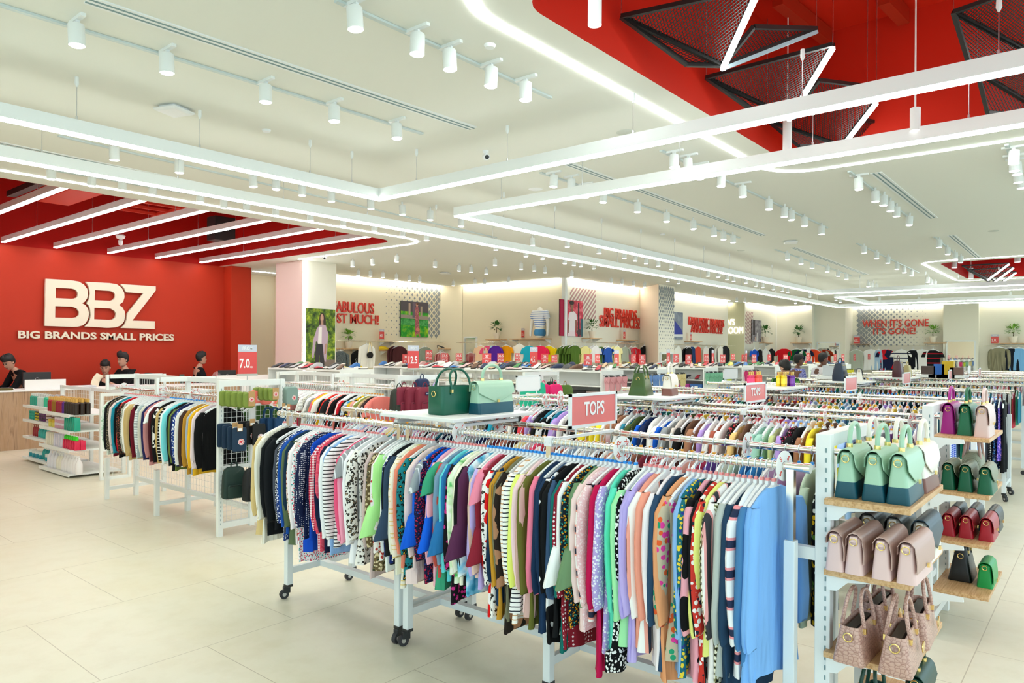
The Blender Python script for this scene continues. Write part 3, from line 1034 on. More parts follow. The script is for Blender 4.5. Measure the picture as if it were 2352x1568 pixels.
FRONT = '''
592|d9bf86|tan sweatshirt|1230
602|vstripe:f3efe2,d9cfb8,f3efe2@1.3|cream striped shirt|1240
616|14171a|long black shirt|1232
634|15181c|sheer black blouse|1225
643|floral:10131a,ffffff@2.2|black blouse with tiny white flowers|1205
649|floral:28407e,e8ecf8@1.6|blue floral blouse|1235
653|4c505c|charcoal grey blouse|1225
658|1a4fa8|bright blue blouse|1230
663|17324a|dark navy blouse|1240
671|5f7050|olive green shirt|1250
678|f4eff2|white blouse with pleats|1258
683|floral:e9d3c8,a05a4a,7a8a5a@1.5|beige floral blouse|1240
690|floral:f4f0f2,d8405a,2a9a9a@2|white blouse with red and teal sprigs|1285
698|dots:182348,f2f2f8@2.2|navy blouse with white dots|1260
714|0f4ac0|royal blue sleeveless dress top|1255||flare
731|gingham:c22a48,fbeef0,e08a98@1.2|red gingham shirt|1272
741|chevron:e8566e,ea6c80,e24460|coral red ribbed sweater|1265
751|141d3c|dark navy sweater|1270
756|f3f5f8|white shirt with rounded cuffs|1250
764|8fb6e8|pale blue shirt|1275
771|hstripe:f6f6f6,f6f6f6,202024@1.5|white blouse with black dashes|1245
786|f7a3bd|candy pink blouse|1248||flare
797|ec5a84|hot pink blouse|1250
800|vstripe:9a9ca0,e6e6ea,9a9ca0@.5|grey pinstriped short top|1150|S
807|f8f8fb|plain white long shirt|1290
820|leopard:f3f0ea,2c2a28,a08a70@1.1|white leopard print shirt|1293
846|cfb8b5|dusty mauve long sleeved top|1312
864|floral:6b5a3c,d8c8a0,2e3a2a@1.3|brown printed blouse|1300
868|floral:f2ece8,c2403a,f2ece8@1.1|white blouse with red flowers|1285
879|b5f09a|lime green blouse with frilled sleeves|1180|B
893|f0f5f2|plain white shirt behind lime one|1310
901|dots:162a6a,f2f4f8|blue blouse with white spots|1290
907|15181c|black ribbed top|1300
903|33475f|slate blue top with bell sleeves|1255|B
911|f2f3e0|pale cream blouse|1330
916|hstripe:f5eddc,e8cf8a,f5eddc@.5|cream and yellow striped shirt|1345
920|ee8a70|salmon pink sweater|1310
933|leopard:1a7f88,10201e,e8b020@1.0|teal leopard print blouse|1325
954|f0d8d4|pale pink tiered blouse|1345||flare
970|vstripe:9aa2a8,e4e8ec,9aa2a8@.5|grey blouse with white pinstripes|1180|S
975|1560d8|cobalt blue blouse with frilled cuffs|1210|B
981|floral:1a1a3c,c02848,28408a@2|navy blouse with red sprigs|1330
986|1262e0|second cobalt blue blouse with lace cuffs|1225|B
992|f5b7c8|baby pink sweater|1350
1003|cc5448|rust red sweater|1322
1017|3fa37c|jade green blouse with puffed sleeves|1340|S
1026|7e9bb5|dusty blue shirt|1300
1033|62d0d8|aqua blouse|1340
1038|floral:141016,d03088,5a1a40@.9|black blouse with pink roses|1390
1045|2a74b0|denim blue blouse with ruffled cuffs|1285|B
1057|tiedye:f4f8ee,d8f0c8,4cc060@1.6|white and green tie dye blouse|1345
1067|f3f3dc|ivory blouse|1340
1073|17181a|black sweater|1350
1077|5c2d4f|plum purple top with wide sleeves|1250|B
1088|tiedye:e8f6fa,7cc8e8,2a8ab0@1.2|aqua tie dye blouse|1385
1096|e8c8b8|beige pink blouse|1330
1102|c2b2ee|pale lilac blouse|1360
1107|f08ca6|pink blouse with eyelet frills|1165|S
1111|8c2233|burgundy blouse with draped ruffle|1290|B
1117|cow:e01818,f6f0f0@1.2|red and white printed blouse|1420
1125|leopard:f4f2ee,24221f,7a6a58@1.2|black and white animal print shirt|1402
1136|13304e|navy blue sweater|1392
1143|c8922e|mustard yellow blouse|1420
1147|76765e|khaki grey blouse|1428
1152|cow:2a211c,b08060@.9|brown animal print blouse|1438
1163|hstripe:faf6f0,faf6f0,d8a878@1.6|white sweater with thin tan stripes|1412
1175|hstripe:f8f8f6,f8f8f6,1c2230@1.6|white sweater with black stripes|1398
1189|e8f57a|neon yellow blouse|1350
1199|f6d5d8|very pale pink blouse|1400
1207|d2aca4|dusty pink long sweater|1422
1219|66682c|olive green sweater|1432
1231|f07f9c|rose pink blouse|1360
1238|16304f|navy sweater nearer the olive one|1436
1249|1a3556|navy blue ribbed shirt|1440
1257|3a5578|steel blue blouse|1380
1262|cow:101012,f8f8f8@.8|black and white cow print shirt|1472
1271|121416|black top with a yellow flower|1455
1281|0f6e68|deep teal sweater|1478
1297|dots:8c1f30,f6e8ec@1.5|burgundy blouse with white dots|1492
1305|f7f7f7|white ruffled blouse|1300|B
1312|floral:14202a,e8a020,2a9a90@2|dark blouse with yellow and teal dots|1450
1327|6f8f68|sage green blouse|1398|B
1345|f3d6d2|powder pink sweater|1458
1355|floral:eec8cc,f8e4e6@2|pink lace blouse|1470
1364|hstripe:f4f0ee,f0a090,2c3448@.35|white pink and navy striped blouse|1420
1373|c2104e|crimson blouse with lace hem|1552
1383|floral:b8a4e0,f0ecfa@1.7|lavender floral blouse|1480
1391|5fe0c0|mint turquoise top|1490
1410|floral:0c0d10,f4f6f4@1.5|large black and white daisy print blouse|1528||flare
1433|a5ecae|mint green blouse|1470
1446|b7a8e8|lavender blouse|1510
1457|c0b0ee|second lavender blouse|1530
1468|f2a08a|peach coral blouse|1500
1482|vstripe:f8f6f4,f2a89a,2a3040@.3|multicolour vertical striped blouse|1485
1502|f6eef2|white blouse with navy trim|1530
1511|2e4a68|slate navy cardigan|1542
1536|e8a070|apricot orange sweater|1560
1576|floral:c9b89c,e8409a,2a9a70,e86030@.7|beige blouse with bright flowers|1524
1592|8cb8ea|light blue blouse beside beige flowers|1560
1599|floral:1a6a78,e8d040,2a3a90@1.4|teal floral blouse|1575
1611|cow:0e0e12,f0a8b8@.55|black blouse with big pink flowers|1575
1625|121316|plain black top with hood strings|1580
1637|floral:d03a30,f4f0ee,2a2a3a@.9|red and white floral blouse|1575
1646|eef08a|pale yellow blouse|1500
1653|vstripe:f4f0ee,f0a8a8,3a3a40@.35|pale pink striped shirt|1570
1674|check:f2f0e0,1a1c14,8a8a60@1.1|black and cream checked blouse|1600
1700|b8c0bc|silver grey blouse|1570
1722|23405c|navy dress top with gathered hem|1640||flare
1745|hstripe:f2f4f6,f29aa0,2a3450@.3|pink white and navy striped shirt|1580
1763|4a80b4|denim blue tunic by the chrome post|1560
1782|7db4f2|sky blue blouse with gathered front|1600
1797|82b8f4|sky blue blouse at the right end|1595
'''
rows = [r.split('|') for r in FRONT.strip().split('\n')]
names = unique_labels([r[2] for r in rows], 'the front rail')
pos = [at(float(r[0]), 1130, X=2.775).y + .012 for r in rows]
lo_, hi_ = 1.07, 4.66
pos = [min(max(y, lo_), hi_) for y in pos]
for it in range(200):                                   # keep hangers a finger apart
    for i in range(len(pos) - 1):
        gap = pos[i] - pos[i + 1]
        if gap < .026:
            s_ = (.026 - gap) / 2
            pos[i] = min(pos[i] + s_, hi_)
            pos[i + 1] = max(pos[i + 1] - s_, lo_)
for r, lab, y in zip(rows, names, pos):
    x = float(r[0])
    b_ = at(x, float(r[3]), X=2.79)
    L = min(max(ZR - b_.z, .5), 1.0)
    sl = (r[4] if len(r) > 4 and r[4] else 'L')
    st = r[5] if len(r) > 5 else 'reg'
    clip = 'pink' if x < 1070 else 'blue' if x < 1425 else 'pink'
    kind = 'sweater' if 'sweat' in r[2] else 'shirt' if 'shirt' in r[2] else 'blouse'
    garment(kind, kind, lab, 'clothes on the front rail', (2.99, y, ZR), r[1], L, 'N' if 'sleeveless' in r[2] else sl, st, clip, random.uniform(-.1, .1))

# rail behind the front one: shoulders show over it, and the near end beside the bag stand
R2 = '''d9b0d8|lilac top|9c6a58|brown blouse|f2a08a|coral blouse|f4f0ee|white blouse|c9a8cc|lilac quilted top|cfe6d0|pale green blouse|floral:14161a,f0c020,e8f0e8,6a9a40@.9|black daisy print blouse|2f7fc0|blue long top|2b6fb0|blue tunic|b8ccb0|sage pale top|7a2a3a|wine blouse|e84a70|pink blouse|cow:c03040,f6e0e0|red printed top|4a2a26|dark brown top|gingham:c83040,f6eeee,e08890|red checked shirt|28306a|indigo top|f3e8b0|butter yellow top|5a3a8a|violet top|3a3a40|charcoal top|e8c0b0|pink beige top|b0d0f0|baby blue top|6a4636|chocolate top|f0f0ec|off white top|d86a50|terracotta top'''.split('|')
R2 = list(zip(R2[0::2], R2[1::2]))
seq = [6, 5, 4, 0, 4, 7, 8, 9, 3, 17, 11, 19, 13, 12, 14, 10, 1, 15, 16, 2, 21, 22, 18, 20, 23, 1, 12, 11, 3, 16, 13, 2, 10, 19, 15, 14, 22, 5]
seq = seq[::-1]
names = unique_labels([R2[i][1] for i in seq], 'the second rail')
for n_, (i, lab) in enumerate(zip(seq, names)):
    y = 1.03 + (len(seq) - 1 - n_) * .062
    garment('blouse', 'blouse', lab, 'clothes on the second rail', (3.565, y, ZR), R2[i][0], random.choice((.66, .72, .78)) if y > 1.3 else .8, 'L', 'reg',
            'orange' if 1.5 < y < 3.2 else 'blue', random.uniform(-.1, .1))

# third rail, on the second row
R3 = '''17181a|black top|f7e23a|yellow shirt|f4f2ee|white shirt|a9775a|tan brown top|2a7f98|teal top|4c5a30|olive top|1862d8|blue top|16264e|navy striped top|9aa0a2|grey top|d8cfc6|stone beige top|6a4a38|brown jacket|b99ae0|lavender shirt|b05a48|rust top|floral:1c1c1e,d84a50,f0e0c0|dark floral top|f0c880|apricot yellow top|leopard:e6e6e2,3a3a3a,8a8a88@2|grey speckled top|a9d8c8|mint top|c8d890|pale lime top|floral:141416,c02860,f0f0f0@1.5|black floral top|b07a58|camel top|a8c8f0|light blue top|1c2444|dark navy top|1f9a68|emerald top|5a2a6a|purple top|e84a58|coral red top|28a0c0|turquoise top|cow:121214,f4f4f4|black and white top'''.split('|')
R3 = list(zip(R3[0::2], R3[1::2]))
seq = [0, 25, 2, 26, 18, 2, 8, 0, 9, 24, 11, 0, 4, 26, 4, 11, 2, 26, 0, 0, 1, 1, 1, 1, 2, 3, 3, 2, 4, 5, 6, 7, 2, 2, 6, 8, 9, 0, 10, 3, 11, 2, 12, 2, 13, 14, 10, 15, 16, 16, 17, 11,
       18, 0, 3, 1, 10, 16, 1, 20, 20, 21, 22, 8, 23, 18, 18]
names = unique_labels([R3[i][1] for i in seq], 'the front rail of the second row')
for n_, (i, lab) in enumerate(zip(seq, names)):
    y = 4.76 - n_ * (3.7 / (len(seq) - 1))
    garment('top', 'top', lab, 'clothes on the second row', (5.56, y, ZR), R3[i][0], random.choice((.6, .66)), 'S' if n_ % 2 else 'L', 'reg',
            'orange' if n_ > 50 else 'pink' if n_ % 3 else None, random.uniform(-.1, .1), both=False)

# long skirts and dresses at the near end of the fourth row, seen past the bag stands
SK = [('floral:14161a,d8d0c0,6a8a6a@1.4', 'black printed skirt'), ('3a2a26', 'brown skirt'), ('c8b8a0', 'sand beige skirt'), ('d81848', 'cerise skirt'),
      ('hstripe:e0c050,2040a0,207050@.5', 'yellow blue and green striped skirt'), ('0f4a3c', 'bottle green skirt'), ('4a4e58', 'slate grey skirt'),
      ('dots:101216,e8ecf0@1.4', 'black skirt with white dots'), ('floral:12204a,3a8ac8,e0f0f8@1.5', 'navy printed skirt'),
      ('floral:6a5ad0,d0a0e8,3a3a9a@1.2', 'violet printed dress'), ('15181c', 'plain black skirt'), ('2a6a78', 'petrol skirt'), ('gingham:2a4ac0,f0f4fa,90a8e0', 'blue gingham dress')]
for i, (sp, d) in enumerate(SK):
    p = (10.7 if i < 11 else 8.13, 1.42 - i * .042 if i < 11 else 1.3 - (i - 11) * .12, ZR)
    garment('skirt', 'skirt', d + (' at the near end of the fourth row' if i < 11 else ' behind the second bag stand'), 'skirts by the bag stands', p, sp,
            .96 if i % 3 else .84, 'N', 'slim', 'blue', random.uniform(-.05, .05))


# the hundreds of hangers and clothes on the rails farther back
def bulk(rails):
    a = MB()
    pal = ['f4f2ee', '17181a', '16264e', 'c83a48', 'e8d8c8', '2a7f98', 'f0c840', '4c5a30', 'b99ae0', '6a4a38', 'e890a0', '9aa0a2', '1f8a68', 'a8c8f0']
    ms = [plastic, wire] + [fabric(c_) for c_ in pal] + [MATS['clip_orange'], MATS['clip_blue'], MATS['clip_pink']]
    for X, y0, y1, st, clip, th in rails:
        y = y0
        while y < y1:
            ca, sa = math.cos(random.uniform(-.1, .1)), math.sin(random.uniform(-.1, .1))
            a.mi = 0
            hp = [(-.2, -.172), (-.1, -.115), (0, -.085), (.1, -.115), (.2, -.172)]
            a.loft([[(X + x, y - .008, ZR + z - .018), (X + x, y + .008, ZR + z - .018), (X + x, y + .006, ZR + z + .006), (X + x, y - .006, ZR + z + .006)] for x, z in hp])
            a.mi = 1
            a.bar((X, y, ZR - .08), (X - .02, y, ZR), .005)
            a.bar((X - .02, y, ZR), (X, y, ZR + .023), .005)
            a.bar((X, y, ZR + .023), (X + .02, y, ZR), .005)
            if clip and random.random() < .8:
                a.mi = 16 + clip - 1
                a.box((X, y, ZR - .066), (.02, .014, .02))
            a.mi = 2 + random.randrange(14)
            L = random.uniform(.55, .72)
            rr = []
            for z, h_, t_ in ((-.092, .066, .01), (-.15, .195, .014), (-.2, .212, .015), (-.36, .21, .018), (-L, .21, .02)):
                rr.append([(X + h_ * math.cos(2 * PI * j / 8), y + t_ * math.sin(2 * PI * j / 8), ZR + z) for j in range(8)])
            a.loft(rr)
            y += st * random.uniform(.8, 1.3)
    o = a.build('clothes_on_hangers', ms, smooth=50)
    tag(o, 'rows upon rows of clothes on white hangers filling the far racks', 'clothes')
    o['kind'] = 'stuff'


rl = [(3.565, 3.45, 4.6, .055, 1, 0), (6.135, 1.05, 4.75, .05, 0, 0), (8.705, 1.05, 4.75, .055, 3, 0), (8.13, 1.45, 4.75, .055, 1, 0), (10.7, 1.5, 4.75, .055, 2, 0), (11.275, 1.05, 4.75, .06, 3, 0)]
for k_ in range(4, 9):
    for dx in (0, .575):
        rl.append((2.99 + 2.57 * k_ + dx, 1.05, 4.75, .065, (k_ + int(dx * 2)) % 4, 0))
bulk(rl)


# round size dividers on the rails
ring_m = MB()
n_ = 28
for y in (-.002, .002):
    pass
o_, i_ = [], []
for j in range(n_):
    c_, s_ = math.cos(2 * PI * j / n_), math.sin(2 * PI * j / n_)
    o_.append((c_ * .062, s_ * .062))
    i_.append((c_ * .0185, s_ * .0185))
ring_m.loft([[(x, -.0015, z) for x, z in i_], [(x, -.0015, z) for x, z in o_], [(x, .0015, z) for x, z in o_], [(x, .0015, z) for x, z in i_], [(x, -.0015, z) for x, z in i_]], False, False)
RING = ring_m.mesh('size_divider', paper, 30)
redtext = mat('size_red', 'd8402e', .5)


def size_ring(p, size, label):
    o = link('size_divider', RING, None, p, (0, 0, random.uniform(-.25, .25)))
    tag(o, label, 'size divider', 'round white size dividers')
    for a_ in (45, 135, 225, 315):
        q = Vector((math.cos(R(a_)), 0, math.sin(R(a_))))
        text(size, .03, redtext, q * .04 + Vector((0, -.002, 0)), (math.sin(R(a_)), 0, -math.cos(R(a_))), q, 'size_mark', o, .0005, .0006)


for x, X, s_, d in ((1055, 2.99, 'L', 'on the front rail, left of centre'), (1430, 2.99, 'XL', 'on the front rail, by the daisy blouse'), (1802, 2.99, 'S', 'on the front rail near its right end'),
                    (1150, 3.565, 'M', 'on the second rail by the white bag platform'), (1718, 3.565, 'S', 'on the second rail above the checked blouse'),
                    (1254, 5.56, 'XL', 'on the second row rail, left of the big TOPS sign'), (1288, 5.56, 'XXL', 'on the second row, just left of the big TOPS sign'),
                    (1505, 5.56, 'L', 'on the second row below the cream bag'), (1760, 5.56, 'S', 'on the second row right of the small TOPS sign'),
                    (1895, 5.56, 'S', 'on the second row above the mint bags'), (1287, 6.135, 'L', 'on the rail below the pink backpacks'),
                    (1840, 6.135, 'XS', 'on the second row far rail'), (1975, 8.13, 'S', 'on the third row rail'), (2095, 5.56, 'XS', 'at the right end of the second row'),
                    (1590, 8.13, 'XL', 'on the third row rail below the cream and brown bag'), (2003, 10.7, 'L', 'on the fourth row below the white and navy bag')):
    p = at(x, 950, X=X)
    if .97 < p.y < 4.85:
        size_ring((X, p.y, ZR), s_, 'round white size %s divider %s' % (s_, d))


# white platforms over the rails
def platform(k, y0, y1, label):
    X0 = 2.99 + 2.57 * k
    t = thing('display_platform', label, 'display shelf', (X0, y0, 1.36), group='white display platforms over the racks')
    d = y1 - y0
    MB().box((.3, d / 2, .048), (.74, d, .022)).build('board', white, t, smooth=0, bevel=.004)
    for y in (.08, d - .08):
        MB().box((.29, y, .008), (.6, .03, .018)).build('arm', white, t, smooth=0)
        for x in (.08, .5):
            MB().cyl((x, y, .015), (x, y, .04), .008, n=8).build('post', white, t)
    return t


platform(0, 2.86, 3.5, 'white platform on the nearest rack under the green and mint handbags')
platform(1, 2.88, 3.52, 'white platform on the second row under the olive and cream handbags')
platform(2, 2.75, 3.4, 'white platform on the third row under the scent bottles')
platform(3, 2.6, 3.25, 'white platform on the fourth row under the navy bucket bag')
platform(4, 2.5, 3.15, 'white platform on the fifth row under the burgundy bag')


def rack_sign(k, y, label, txt=None, front=True, h=.165, w=None, x0=None):
    X0 = 2.99 + 2.57 * k + (.13 if x0 is None else x0)
    w = w or .47
    t = thing('rack_sign', label, 'sign', (X0, y, ZR + .02), group='framed signs standing on the racks')
    z0 = .035
    a = MB()
    a.box((w / 2, 0, z0 + .008), (w, .014, .016)).box((w / 2, 0, z0 + h - .008), (w, .014, .016)).box((.008, 0, z0 + h / 2), (.016, .014, h)).box((w - .008, 0, z0 + h / 2), (.016, .014, h))
    a.build('frame', white, t, smooth=0)
    MB().box((w / 2, .002 if front else -.002, z0 + h / 2), (w - .03, .004, h - .03)).build('panel', signpink if front else paper, t, smooth=0)
    for x in (.06, w - .06):
        MB().cyl((x, 0, 0), (x, 0, z0 + .004), .005, n=6).build('post', white, t)
    MB().box((.2 - (.13 if x0 is None else x0) + .08, 0, -.006), (.56, .02, .014)).build('arm', white, t, smooth=0)
    if txt:
        text_fit(txt, paper, (w * .29, -.002, z0 + h * .33), (1, 0, 0), (0, 0, 1), w * .43, h * .42, 'lettering', t, .001, .02)
    return t


def text_fit(body, m_, org, right, up, wd, ht, name='lettering', parent=None, ext=.004, bold=.01):
    """lettering stretched into the rectangle at org (lower left) of size wd x ht"""
    o = text(body, 1.0, m_, (0, 0, 0), right, up, name, parent, 0, bold, 'LEFT')
    me = o.data
    xs = [v.co.x for v in me.vertices]
    ys = [v.co.y for v in me.vertices]
    x0, x1, y0, y1 = min(xs), max(xs), min(ys), max(ys)
    r, u = Vector(right).normalized(), Vector(up).normalized()
    n = r.cross(u)
    sx, sy = wd / (x1 - x0), ht / (y1 - y0)
    nm = bpy.data.meshes.new(name)
    vs = [v.co.copy() for v in me.vertices]
    fs = [tuple(p.vertices) for p in me.polygons]
    P = [Vector(org) + r * (v.x - x0) * sx + u * (v.y - y0) * sy for v in vs]
    k2 = len(vs)
    # front, back and the rim of the outline
    ed = {}
    for f in fs:
        for a_, b_ in zip(f, f[1:] + f[:1]):
            ed[(a_, b_)] = 1
    rim = [(a_, b_) for a_, b_ in ed if (b_, a_) not in ed]
    F = [tuple(f) for f in fs] + [tuple(i + k2 for i in reversed(f)) for f in fs] + [(a_, a_ + k2, b_ + k2, b_) for a_, b_ in rim]
    nm.from_pydata([p + n * ext for p in P] + P, [], F)
    nm.materials.append(m_)
    o.data = nm
    o.matrix_basis = Matrix.Identity(4)
    return o


signpink = mat('sign_coral', 'e87a76', .25)
rack_sign(0, 2.2, 'large framed coral TOPS sign on the nearest rack', 'TOPS', h=.185)
rack_sign(1, 2.28, 'smaller looking coral TOPS sign on the second row', 'TOPS')
rack_sign(2, 2.2, 'coral sign in a white frame on the third row before the navy bag')
rack_sign(3, 2.15, 'coral sign in a white frame on the fourth row before the burgundy bag')
rack_sign(4, 2.0, 'small coral sign on the fifth row right of the burgundy bag', w=.3)
rack_sign(5, 1.9, 'small coral sign on the sixth row before the yellow box', w=.3)
rack_sign(6, 2.4, 'far white framed sign on the seventh row', front=False, w=.35)
rack_sign(1, 4.68, 'blank back of a white sign at the left end of the second row', front=False, w=.4)
rack_sign(3, 4.68, 'blank back of a white sign at the left end of the fourth row', front=False, w=.55)
rack_sign(5, 4.7, 'blank back of a grey framed sign near the shoppers', front=False)
# ================================================================ handbags, bag stands
def leather(name, c, rough=.42):
    return mat('leather_' + name, c, rough, spec=.45, coat=.1)


def rring(w, d, z, r, n=4, cx=0.0, cy_=0.0):
    pts = []
    for sx, sy, a0 in ((-1, -1, 180), (1, -1, 270), (1, 1, 0), (-1, 1, 90)):
        for i in range(n + 1):
            a_ = R(a0 + 90 * i / n)
            pts.append((cx + sx * (w / 2 - r) + r * math.cos(a_), cy_ + sy * (d / 2 - r) + r * math.sin(a_), z))
    return pts


def ring_torus(a, c, r, t, ax1, ax2, n=14):
    c, ax1, ax2 = Vector(c), Vector(ax1), Vector(ax2)
    pts = [c + ax1 * r * math.cos(2 * PI * j / n) + ax2 * r * math.sin(2 * PI * j / n) for j in range(n + 1)]
    return a.tube(pts, t, 6)


def arch(p, q, top, n=12, flat=1.0):
    p, q, top = Vector(p), Vector(q), Vector(top)
    m_ = (p + q) / 2
    ax, up = (q - p) / 2, top - m_
    return [m_ - ax * math.cos(PI * i / n) * (1 if flat == 1 else 1 + .1 * math.sin(PI * i / n)) + up * math.sin(PI * i / n) ** flat for i in range(n + 1)]


def satchel(label, loc, rz, w, d, h, dtop, top_c, base_c=None, split=0.0, drop=.6, point=True, handle=True, hh=.1, handle_c=None, group='handbags for sale', ring=True, logo=True, flap_c=None, name='handbag', hr=.0095):
    t = thing(name, label, 'handbag', loc, rz, group)
    dz = lambda f_: d + (dtop - d) * f_
    if split:
        MB().loft([rring(w, d, 0, .012), rring(w + .004, d + .002, .008, .014), rring(w + .002, dz(split), h * split, .014)]).build('base', base_c, t)
    a = MB()
    z0 = split if split else 0
    a.loft([rring(w, dz(z0), h * z0, .014), rring(w - .004, dz(.6), h * .6, .014), rring(w - .012, dz(.95), h * .95, .014), rring(w - .03, dz(1) * .8, h, .012)])
    a.build('body', top_c, t)
    # flap folding over the top from the back to the front
    sec = [(dz(.72) / 2 + .004, h * .72), (dz(.9) / 2 + .006, h * .9), (dtop * .42, h + .004), (dtop * .1, h + .012), (-dtop * .3, h + .01), (-dz(.95) / 2 - .007, h * .95)]
    nb = 6
    for i in range(1, nb + 1):
        f_ = i / nb
        zz = h * (.95 - (drop - .05) * f_)
        sec.append((-dz(zz / h) / 2 - .008 - .004 * math.sin(PI * f_), zz))
    cols = [-1, -.98, -.7, -.35, 0, .35, .7, .98, 1]
    rings = []
    for i, (y, z) in enumerate(sec):
        f_ = max(0, (i - 5) / nb)
        row = []
        for c_ in cols:
            ww = (w / 2 + .003)
            zz = z
            if f_ > 0:
                lim = h * (.95 - (drop - .05) * (1.0 if not point else (1 - .55 * abs(c_) ** 1.2)))
                zz = max(z, lim)
            row.append(Vector((c_ * ww, y, zz)))
        rings.append(row)
    fb = MB()
    n = len(cols)
    vs = [p for r_ in rings for p in r_] + [p + Vector((0, -.003 if i_ > 5 else .0, -.004 if i_ <= 5 else 0)) * -1 for i_, r_ in enumerate(rings) for p in r_]
    o_ = len(rings) * n
    fs = []
    for i in range(len(rings) - 1):
        for j in range(n - 1):
            q = (i * n + j, i * n + j + 1, (i + 1) * n + j + 1, (i + 1) * n + j)
            fs.append(q)
            fs.append(tuple(x + o_ for x in reversed(q)))
    for i in range(len(rings) - 1):
        for j in (0, n - 1):
            q = (i * n + j, (i + 1) * n + j, (i + 1) * n + j + o_, i * n + j + o_)
            fs.append(q)
    for i in (0, len(rings) - 1):
        for j in range(n - 1):
            fs.append((i * n + j, i * n + j + 1, i * n + j + 1 + o_, i * n + j + o_))
    fb.add(vs, fs)
    fl = fb.build('flap', flap_c or top_c, t, smooth=50)
    MB().box((0, -dz(1 - drop) / 2 - .016, h * (1 - drop) + .006), (.018, .008, .016)).build('clasp', gold, fl, smooth=0)
    if handle:
        hx = w * .27
        pts = arch((-hx, 0, h + .012), (hx, 0, h + .012), (0, 0, h + hh + .012), 14, .75)
        hd_ = MB().tube(pts, hr, 8).build('handle', handle_c or top_c, t)
        g_ = MB()
        for x in (-hx, hx):
            g_.cyl((x, 0, h + .008), (x, 0, h + .03), hr + .003, n=10)
        g_.build('handle_ring', gold, hd_)
    if ring:
        g_ = MB()
        for s_ in (-1, 1):
            ring_torus(g_, (s_ * (w / 2 + .004), 0, h * .86), .014, .0022, (0, 1, 0), (0, 0, 1))
        g_.build('ring', gold, t)
        g2 = MB()
        for s_ in (-1, 1):
            g2.box((s_ * (w / 2 + .001), 0, h * .93), (.006, .026, .022))
        g2.build('ring_tab', top_c, t, smooth=0)
    return t


def tote(label, loc, rz, w, d, h, m_, wtop=None, dtop=None, hh=.1, name='tote_bag', group='handbags for sale', inner=None, charm=None):
    t = thing(name, label, 'handbag', loc, rz, group)
    wtop, dtop = wtop or w * .88, dtop or d * .6
    rg = []
    for f_, k_ in ((0, .97), (.04, 1), (.5, 1), (1, 1)):
        rg.append(rring((w + (wtop - w) * f_) * k_, (d + (dtop - d) * f_) * k_, h * f_, .018))
    rg += [rring(wtop - .008, dtop - .008, h, .014), rring(wtop - .012, dtop - .014, h * .8, .012)]
    MB().loft(rg, True, True).build('body', m_, t)
    MB().loft([rring(wtop - .02, dtop - .02, h * .81, .008), rring(wtop - .02, dtop * .5, h * .95, .008)]).build('lining', inner or leather('lining', '1a1512'), t)
    for s_ in (-1, 1):
        hx = wtop * .27
        y = s_ * (dtop / 2 + .004)
        pts = [(-hx, y + s_ * .004, h * .72), (-hx, y, h * .95)] + arch((-hx, y, h), (hx, y, h), (0, y * .5, h + hh), 12, .7) + [(hx, y, h * .95), (hx, y + s_ * .004, h * .72)]
        hd_ = MB().tube(pts, .0075, 8).build('handle', m_, t)
        g_ = MB()
        for x in (-hx, hx):
            g_.box((x, y + s_ * .004, h * .84), (.016, .012, .02))
        g_.build('buckle', gold, hd_, smooth=0)
    g_ = MB()
    ring_torus(g_, (-wtop / 2 - .012, 0, h * .74), .016, .0025, (0, 1, 0), (0, 0, 1))
    g_.build('ring', gold, t)
    if charm:
        c_ = MB().cyl((wtop * .2, -d / 2 - .008, h * .5), (wtop * .2, -d / 2 - .012, h * .5), .022, n=16).build('charm', gold, t)
    return t


def bucket(label, loc, w, h, m_, straps=True):
    t = thing('bucket_bag', label, 'handbag', loc, 0, 'handbags for sale')
    MB().loft([rring(w, w * .6, 0, .03), rring(w * 1.02, w * .62, h * .3, .035), rring(w * .9, w * .45, h * .8, .03), rring(w * .82, w * .34, h, .02), rring(w * .78, w * .3, h * .97, .02)]).build('body', m_, t)
    MB().tube(arch((-w * .34, 0, h * .95), (w * .34, 0, h * .95), (0, 0, h * 1.32), 12, .8), .008, 6).build('strap', m_, t)
    g_ = MB()
    for x in (-.25, -.1, .1, .25):
        g_.cyl((x * w, -w * .21, h * .88), (x * w, -w * .23, h * .88), .006, n=8)
    g_.build('eyelet', gold, t)
    return t


oak_edge = wood
SH1 = (1.222, .94, .61, .3)
SH2 = (1.281, .925, .62, .3)


